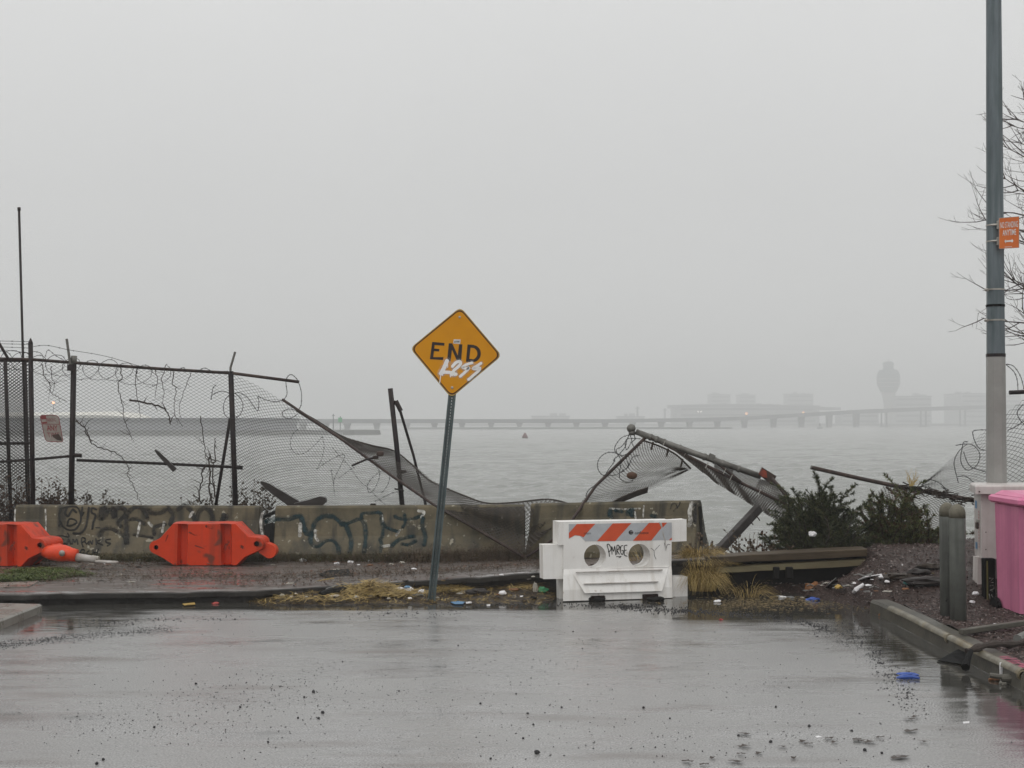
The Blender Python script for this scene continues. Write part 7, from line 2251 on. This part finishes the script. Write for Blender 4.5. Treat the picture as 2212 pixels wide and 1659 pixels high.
rd = random.Random(314); prot = []
for i in range(64):
    x, y = rd.gauss(1800, 75), rd.gauss(1268, 18)
    if y > 1292 or x > 1925 or x < 1640: y = rd.uniform(1215, 1300); x = rd.uniform(1890, 2030) if y < 1280 else rd.uniform(1700, 1880)
    p = BH(x, y)
    if p.z < -.02: p = RZ(x, max(y, 1291), 0)
    mk = rd.choice(('lit_white', 'lit_pale', 'lit_pale', 'lit_grey', 'straw_dark', 'lit_orange', 'void', 'lit_grey'))
    s_ = rd.uniform(.014, .04)
    crumple(p, s_, M[mk], 'small crumpled scrap of rubbish strewn over the heap by the bulkhead', 400 + i, name='litter_scrap', group='rubbish on the heap', sq=(rd.uniform(.8, 1.8), rd.uniform(.5, .9), rd.uniform(.2, .5)))
for i in range(26):
    x, y = rd.uniform(1700, 1900), rd.uniform(1240, 1290); p = BH(x, y)
    if p.z < -.02: continue
    a = rd.uniform(0, 3.1); l = rd.uniform(.06, .22); k = MB(); d = V((math.cos(a), math.sin(a) * .6, rd.uniform(-.1, .3))) * l
    k.tube([p + V((0, 0, .01)), p + d * .5 + V((0, 0, .03)), p + d + V((0, 0, .01))], [.006, .008, .004], 5)
    tag(k.build('twig', M['bark'] if i % 3 else M['lit_grey']), 'thin broken twig lying on the rubbish heap by the bulkhead', 'twig', 'twigs on the rubbish heap')
crumple(P(1755, 1158, 16.95), .040, M['lit_white'], 'small pale plastic scrap caught in the dark shrub', 777, name='plastic_scrap', sq=(1.1, .7, 1))
# --- along the kerb
crumple(RZ(1960, 1460, 0), .055, M['lit_blue'], 'bright blue plastic glove on the wet road near the kerb', 151, name='plastic_glove', sq=(1.6, .6, .35))
k = MB(); k.tube([RZ(1936, 1464, .012), RZ(1950, 1462, .02), RZ(1972, 1462, .018), RZ(1986, 1465, .014)], [.006, .02, .016, .012], 6); tag(k.build('plastic_scrap', M['lit_blue']), 'thin blue plastic strip under the blue glove', 'litter')
st = MB(); st.tube(smooth_path([V((4.62, 11.75, .20)), V((4.42, 11.62, .19)), V((4.25, 11.55, .205)), V((4.08, 11.50, .185)), V((3.96, 11.46, .15))], 5), [.03 + .008 * math.sin(i * 1.3) for i in range(21)], 8)
tag(st.build('branch', M['bark']), 'thick brown branch lying across the steel kerb nosing', 'branch')
q = lambda x, y, z: G(x, y, z)
rf = thing('rubber_flap', q(2060, 1430, .01), 'black torn rubber flap hanging from the kerb into the gutter', 'rubber')
k = MB(); k.tube([V((3.99, 11.46, .16)), V((3.93, 11.37, .10)), V((3.88, 11.28, .05))], [.024, .030, .038], 7); k.build('strip', M['black_gloss'], rf)
k = MB(); k.poly([[q(2026, 1427, .014), q(2052, 1412, .05), q(2078, 1398, .085), q(2086, 1408, .08), q(2090, 1425, .03), q(2093, 1432, .014), q(2075, 1434, .012), q(2050, 1430, .012)]], (0, .04, -.012)); k.build('sheet', M['black_gloss'], rf)
k = MB(); k.tube([V((4.55, 11.85, .19)), V((4.75, 12.0, .22)), V((5.0, 12.2, .24))], [.05, .06, .055], 8); tag(k.build('driftwood_log', M['lit_grey']), 'thick grey log on the mulch behind the brown branch', 'log')
k = MB(); k.box(V((4.62, 12.55, .20)), (1.0, .06, .05), (.86, .5, .02), (-.5, .86, 0), bev=.006); tag(k.build('edging_board', M['kerb']), 'grey edging board running back from the kerb towards the bin', 'board')
k = MB(); a = RZ(2176, 1465, .05); k.tube([a + V((-.05, 0, 0)), a + V((.12, -.03, .01)), a + V((.26, -.12, .02))], [.03, .05, .06], 10); k.tube([a + V((-.14, .02, .02)), a + V((-.04, 0, .01))], .022, 8)
tag(k.build('concrete_chunk', M['kerb']), 'broken grey concrete chunk at the end of the steel kerb', 'rubble')
k = MB(); a = RZ(2166, 1470, 0); k.box(a + V((0, 0, .075)), (.05, .012, .15), bev=.004); tag(k.build('plastic_marker', M['lit_white']), 'white plastic stub standing at the broken kerb end', 'marker')
crumple(RZ(2148, 1470, 0), .035, M['lit_orange'], 'brown chip in the gutter left of the white stub', 161, name='brick_chip', sq=(1.2, .8, .5))
for i, x in enumerate((2168, 2186)):
    crumple(RZ(x, 1478, 0), .03, M['lit_pale'], 'pale concrete crumb below the white stub, ' + ('left one' if i == 0 else 'right one'), 165 + i, name='concrete_crumb', sq=(1, .8, .7))
crumple(RZ(1558, 1340, 0), .022, M['lit_red'], 'tiny bright red scrap on the wet road right of the barricade', 171, name='paper_scrap')
sheet([RZ(2080, 1559, .008), RZ(2094, 1558, .008), RZ(2094, 1561, .008), RZ(2081, 1562, .008)], M['lit_white'], 'white paper sliver on the puddle near the kerb', 'paper_scrap')
sheet([RZ(1990 * .885 + 0, 1590, .006), RZ(1768, 1589, .006), RZ(1776, 1591, .006), RZ(1765, 1593, .006)], M['lit_white'], 'small white paper scrap on the road among the wet leaves', 'paper_scrap')
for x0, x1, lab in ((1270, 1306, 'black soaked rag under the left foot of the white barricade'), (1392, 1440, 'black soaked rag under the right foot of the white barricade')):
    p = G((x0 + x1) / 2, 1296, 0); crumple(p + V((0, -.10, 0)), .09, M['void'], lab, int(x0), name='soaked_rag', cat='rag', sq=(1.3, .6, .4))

# --- stones on the road: the larger ones one by one, the rest as gravel
rd = random.Random(99)
proto = None
big = [(423, 1478, 1.2), (677, 1496, 1.7), (697, 1541, 1.6), (657, 1507, 1.1), (688, 1553, 1.2), (519, 1529, 1.1), (333, 1572, 1.1), (223, 1642, 1.2), (209, 1660 - 9, 1.3), (1160, 1628, 2.0), (1115, 1500, 1.0), (1038, 1521, 1.1), (1152, 1566, 1.0), (1140, 1542, 1.0), (862, 1494, 1.0), (644, 1552, 1.0), (579, 1604, 1.0),
       (1238, 1365, 1.0), (1330, 1366, 1.0), (1390, 1530, 1.3), (1213, 1529, 1.0), (1447, 1553, 1.0), (1676, 1528, 1.0), (1748, 1570, 1.4), (1840, 1580, 1.1), (1868, 1622, 1.5), (1905, 1628, 1.1), (1960, 1466 + 32, 1.1), (1665, 1604, 1.4), (1130, 1596, 1.0), (1060, 1640, 1.0), (1595, 1590, 1.1), (905, 1352, .9), (990, 1395, .9), (740, 1430, .9), (1258, 1402, .9), (1543, 1366, .8)]


def stone_bm(seed, r_):
    mb = MB(); n, m_ = 7, 4; rr = []
    for i in range(m_ + 1):
        a = -math.pi / 2 + math.pi * i / m_; c = max(math.cos(a), .15)
        rr.append([V((r_ * c * math.cos(6.283 * q / n) * (1 + .35 * nz(q + seed, i, .8, seed)), r_ * .8 * c * math.sin(6.283 * q / n) * (1 + .3 * nz(q, i + seed, .8, 1)), r_ * .75 * math.sin(a) + r_ * .5)) for q in range(n)])
    mb.loft(rr); return mb


protos = []
for i, (x, y, s) in enumerate(big):
    p = G(x, y, 0)
    if len(protos) < 4:
        me_o = stone_bm(i, .0098).build('stone', M['grit'], recentre=False); protos.append(me_o); o = me_o
    else:
        o = protos[i % 4].copy(); COL.objects.link(o)
    o.location = p; o.scale = (s, s, s); o.rotation_euler = (0, 0, i * 1.7)
    tag(o, 'small dark stone lying loose on the wet asphalt', 'stone', 'loose dark stones on the road')
leafp = []
for i, (x, y, s) in enumerate(((1608, 1588, 1.5), (1609, 1615, 1.7), (1600, 1632, 1.0), (1590, 1648, 1.6), (1540, 1640, 1.0), (1484, 1648, 1.3), (1690, 1616, 1.0), (1735, 1604, 1.3), (1745, 1610, 1.0), (1790, 1598, 1.2), (1803, 1606, 1.0), (1850, 1600, 1.0), (1855, 1603, 1.5), (1880, 1606, 1.7), (1966, 1582, 1.8), (1965, 1556, 1.4), (1978, 1551, 1.2), (1900, 1596, 1.0), (1995, 1605, 1.1), (1640, 1630, 1.2), (1938, 1640, 1.8), (1950, 1637, 1.5), (1715, 1640, 1.0), (1520, 1655, 1.0))):
    if len(leafp) < 3:
        mb = MB(); r_ = random.Random(i); pts = []
        for q_ in range(9):
            a = 6.283 * q_ / 9; rr = .017 * (1 + .45 * r_.uniform(-1, 1)); pts.append(V((rr * 1.5 * math.cos(a), rr * math.sin(a), .004 + r_.uniform(0, .012))))
        mb.add(pts + [V((0, 0, .012))], [(q_, (q_ + 1) % 9, 9) for q_ in range(9)]); o = mb.build('fallen_leaf', M['wet_leaf'], recentre=False); leafp.append(o)
    else:
        o = leafp[i % 3].copy(); COL.objects.link(o)
    o.location = G(x, y, 0) + V((0, 0, .004)); o.scale = (s, s, 1); o.rotation_euler = (0, 0, rd.uniform(-.6, .6))
    tag(o, 'brown wet dead leaf lying flat on the road', 'leaf', 'wet dead leaves on the road')

gb = MB()


def pebble(p, r_):
    a = rd.random() * 6.28; c, s_ = math.cos(a) * r_, math.sin(a) * r_
    f = lambda: rd.uniform(.6, 1.3)
    gb.add([p + V((c * f(), s_ * f(), 0)), p + V((-s_ * f(), c * f() * .8, 0)), p + V((-c * f(), -s_ * f(), 0)), p + V((s_ * f(), -c * f() * .8, 0)), p + V((rd.uniform(-.3, .3) * r_, rd.uniform(-.3, .3) * r_, r_ * rd.uniform(.7, 1.3)))], [(0, 1, 4), (1, 2, 4), (2, 3, 4), (3, 0, 4)])


def trail(pts, wpx, n, r0=.005, r1=.012):
    v = [V((x, y, 0)) for x, y in pts]; v = smooth_path(v, 8)
    for i in range(n):
        c = pline(v, rd.random()); ww = wpx
        pebble(G(c.x + rd.gauss(0, ww * 1.6), c.y + rd.gauss(0, ww), 0), 1.0 * rd.uniform(r0, r1) * (1.5 if rd.random() < .06 else 1))


trail([(-10, 1394), (90, 1384), (200, 1373), (290, 1365), (370, 1359)], 5, 1300, .003, .008)
trail([(1340, 1311), (1440, 1318), (1540, 1324), (1640, 1331), (1720, 1341), (1790, 1358)], 4, 900)
trail([(1760, 1345), (1830, 1372), (1880, 1400), (1915, 1440), (1950, 1490), (1975, 1530)], 12, 620, .004, .010)
trail([(960, 1303), (1150, 1308), (1300, 1309), (1420, 1310)], 3, 350)
trail([(180, 1350), (330, 1340), (520, 1335)], 5, 160)
trail([(760, 1325), (900, 1330), (1000, 1322)], 8, 150)
for cx, cy, sx, sy, n in ((480, 1520, 130, 35, 260), (650, 1480, 110, 22, 220), (900, 1500, 160, 30, 200), (250, 1560, 110, 25, 160), (1050, 1400, 200, 40, 160), (1300, 1450, 250, 60, 150), (1250, 1580, 250, 40, 160), (1700, 1590, 170, 30, 170), (600, 1370, 250, 25, 150), (1600, 1440, 200, 60, 110), (150, 1450, 150, 30, 80), (700, 1620, 300, 25, 80)):
    for i in range(n):
        x, y = rd.gauss(cx, sx), rd.gauss(cy, sy)
        if y < 1306 or y > 1700: continue
        p = G(x, y, 0)
        if LX + .05 < p.x < KX - .05: pebble(p, rd.uniform(.0025, .0075))
tag(gb.build('gravel', M['grit'], recentre=False), 'black grit and fine gravel strewn over the wet road', 'gravel', kind='stuff')

# floating scum and twigs on the flooded corner
mb = MB()
for i in range(900):
    x = rd.gauss(1680, 110); y = rd.gauss(1302, 9)
    if y < 1287 or y > 1330: continue
    p = G(x, y, .006)
    if p.x > KX - .05 and p.y < 14.9: continue
    a = rd.gauss(0, .5); l = rd.uniform(.006, .028); d = V((math.cos(a), math.sin(a), 0)) * l; s_ = V((-d.y, d.x, 0)).normalized() * rd.uniform(.003, .010)
    mb.add([p - d - s_ * .4, p + s_ + V((0, 0, .004)), p + d, p - s_], [(0, 3, 2, 1)])
tag(mb.build('floating_debris', M['straw_dark'], recentre=False), 'dark leaf bits floating on the flooded road corner', 'debris', kind='stuff')
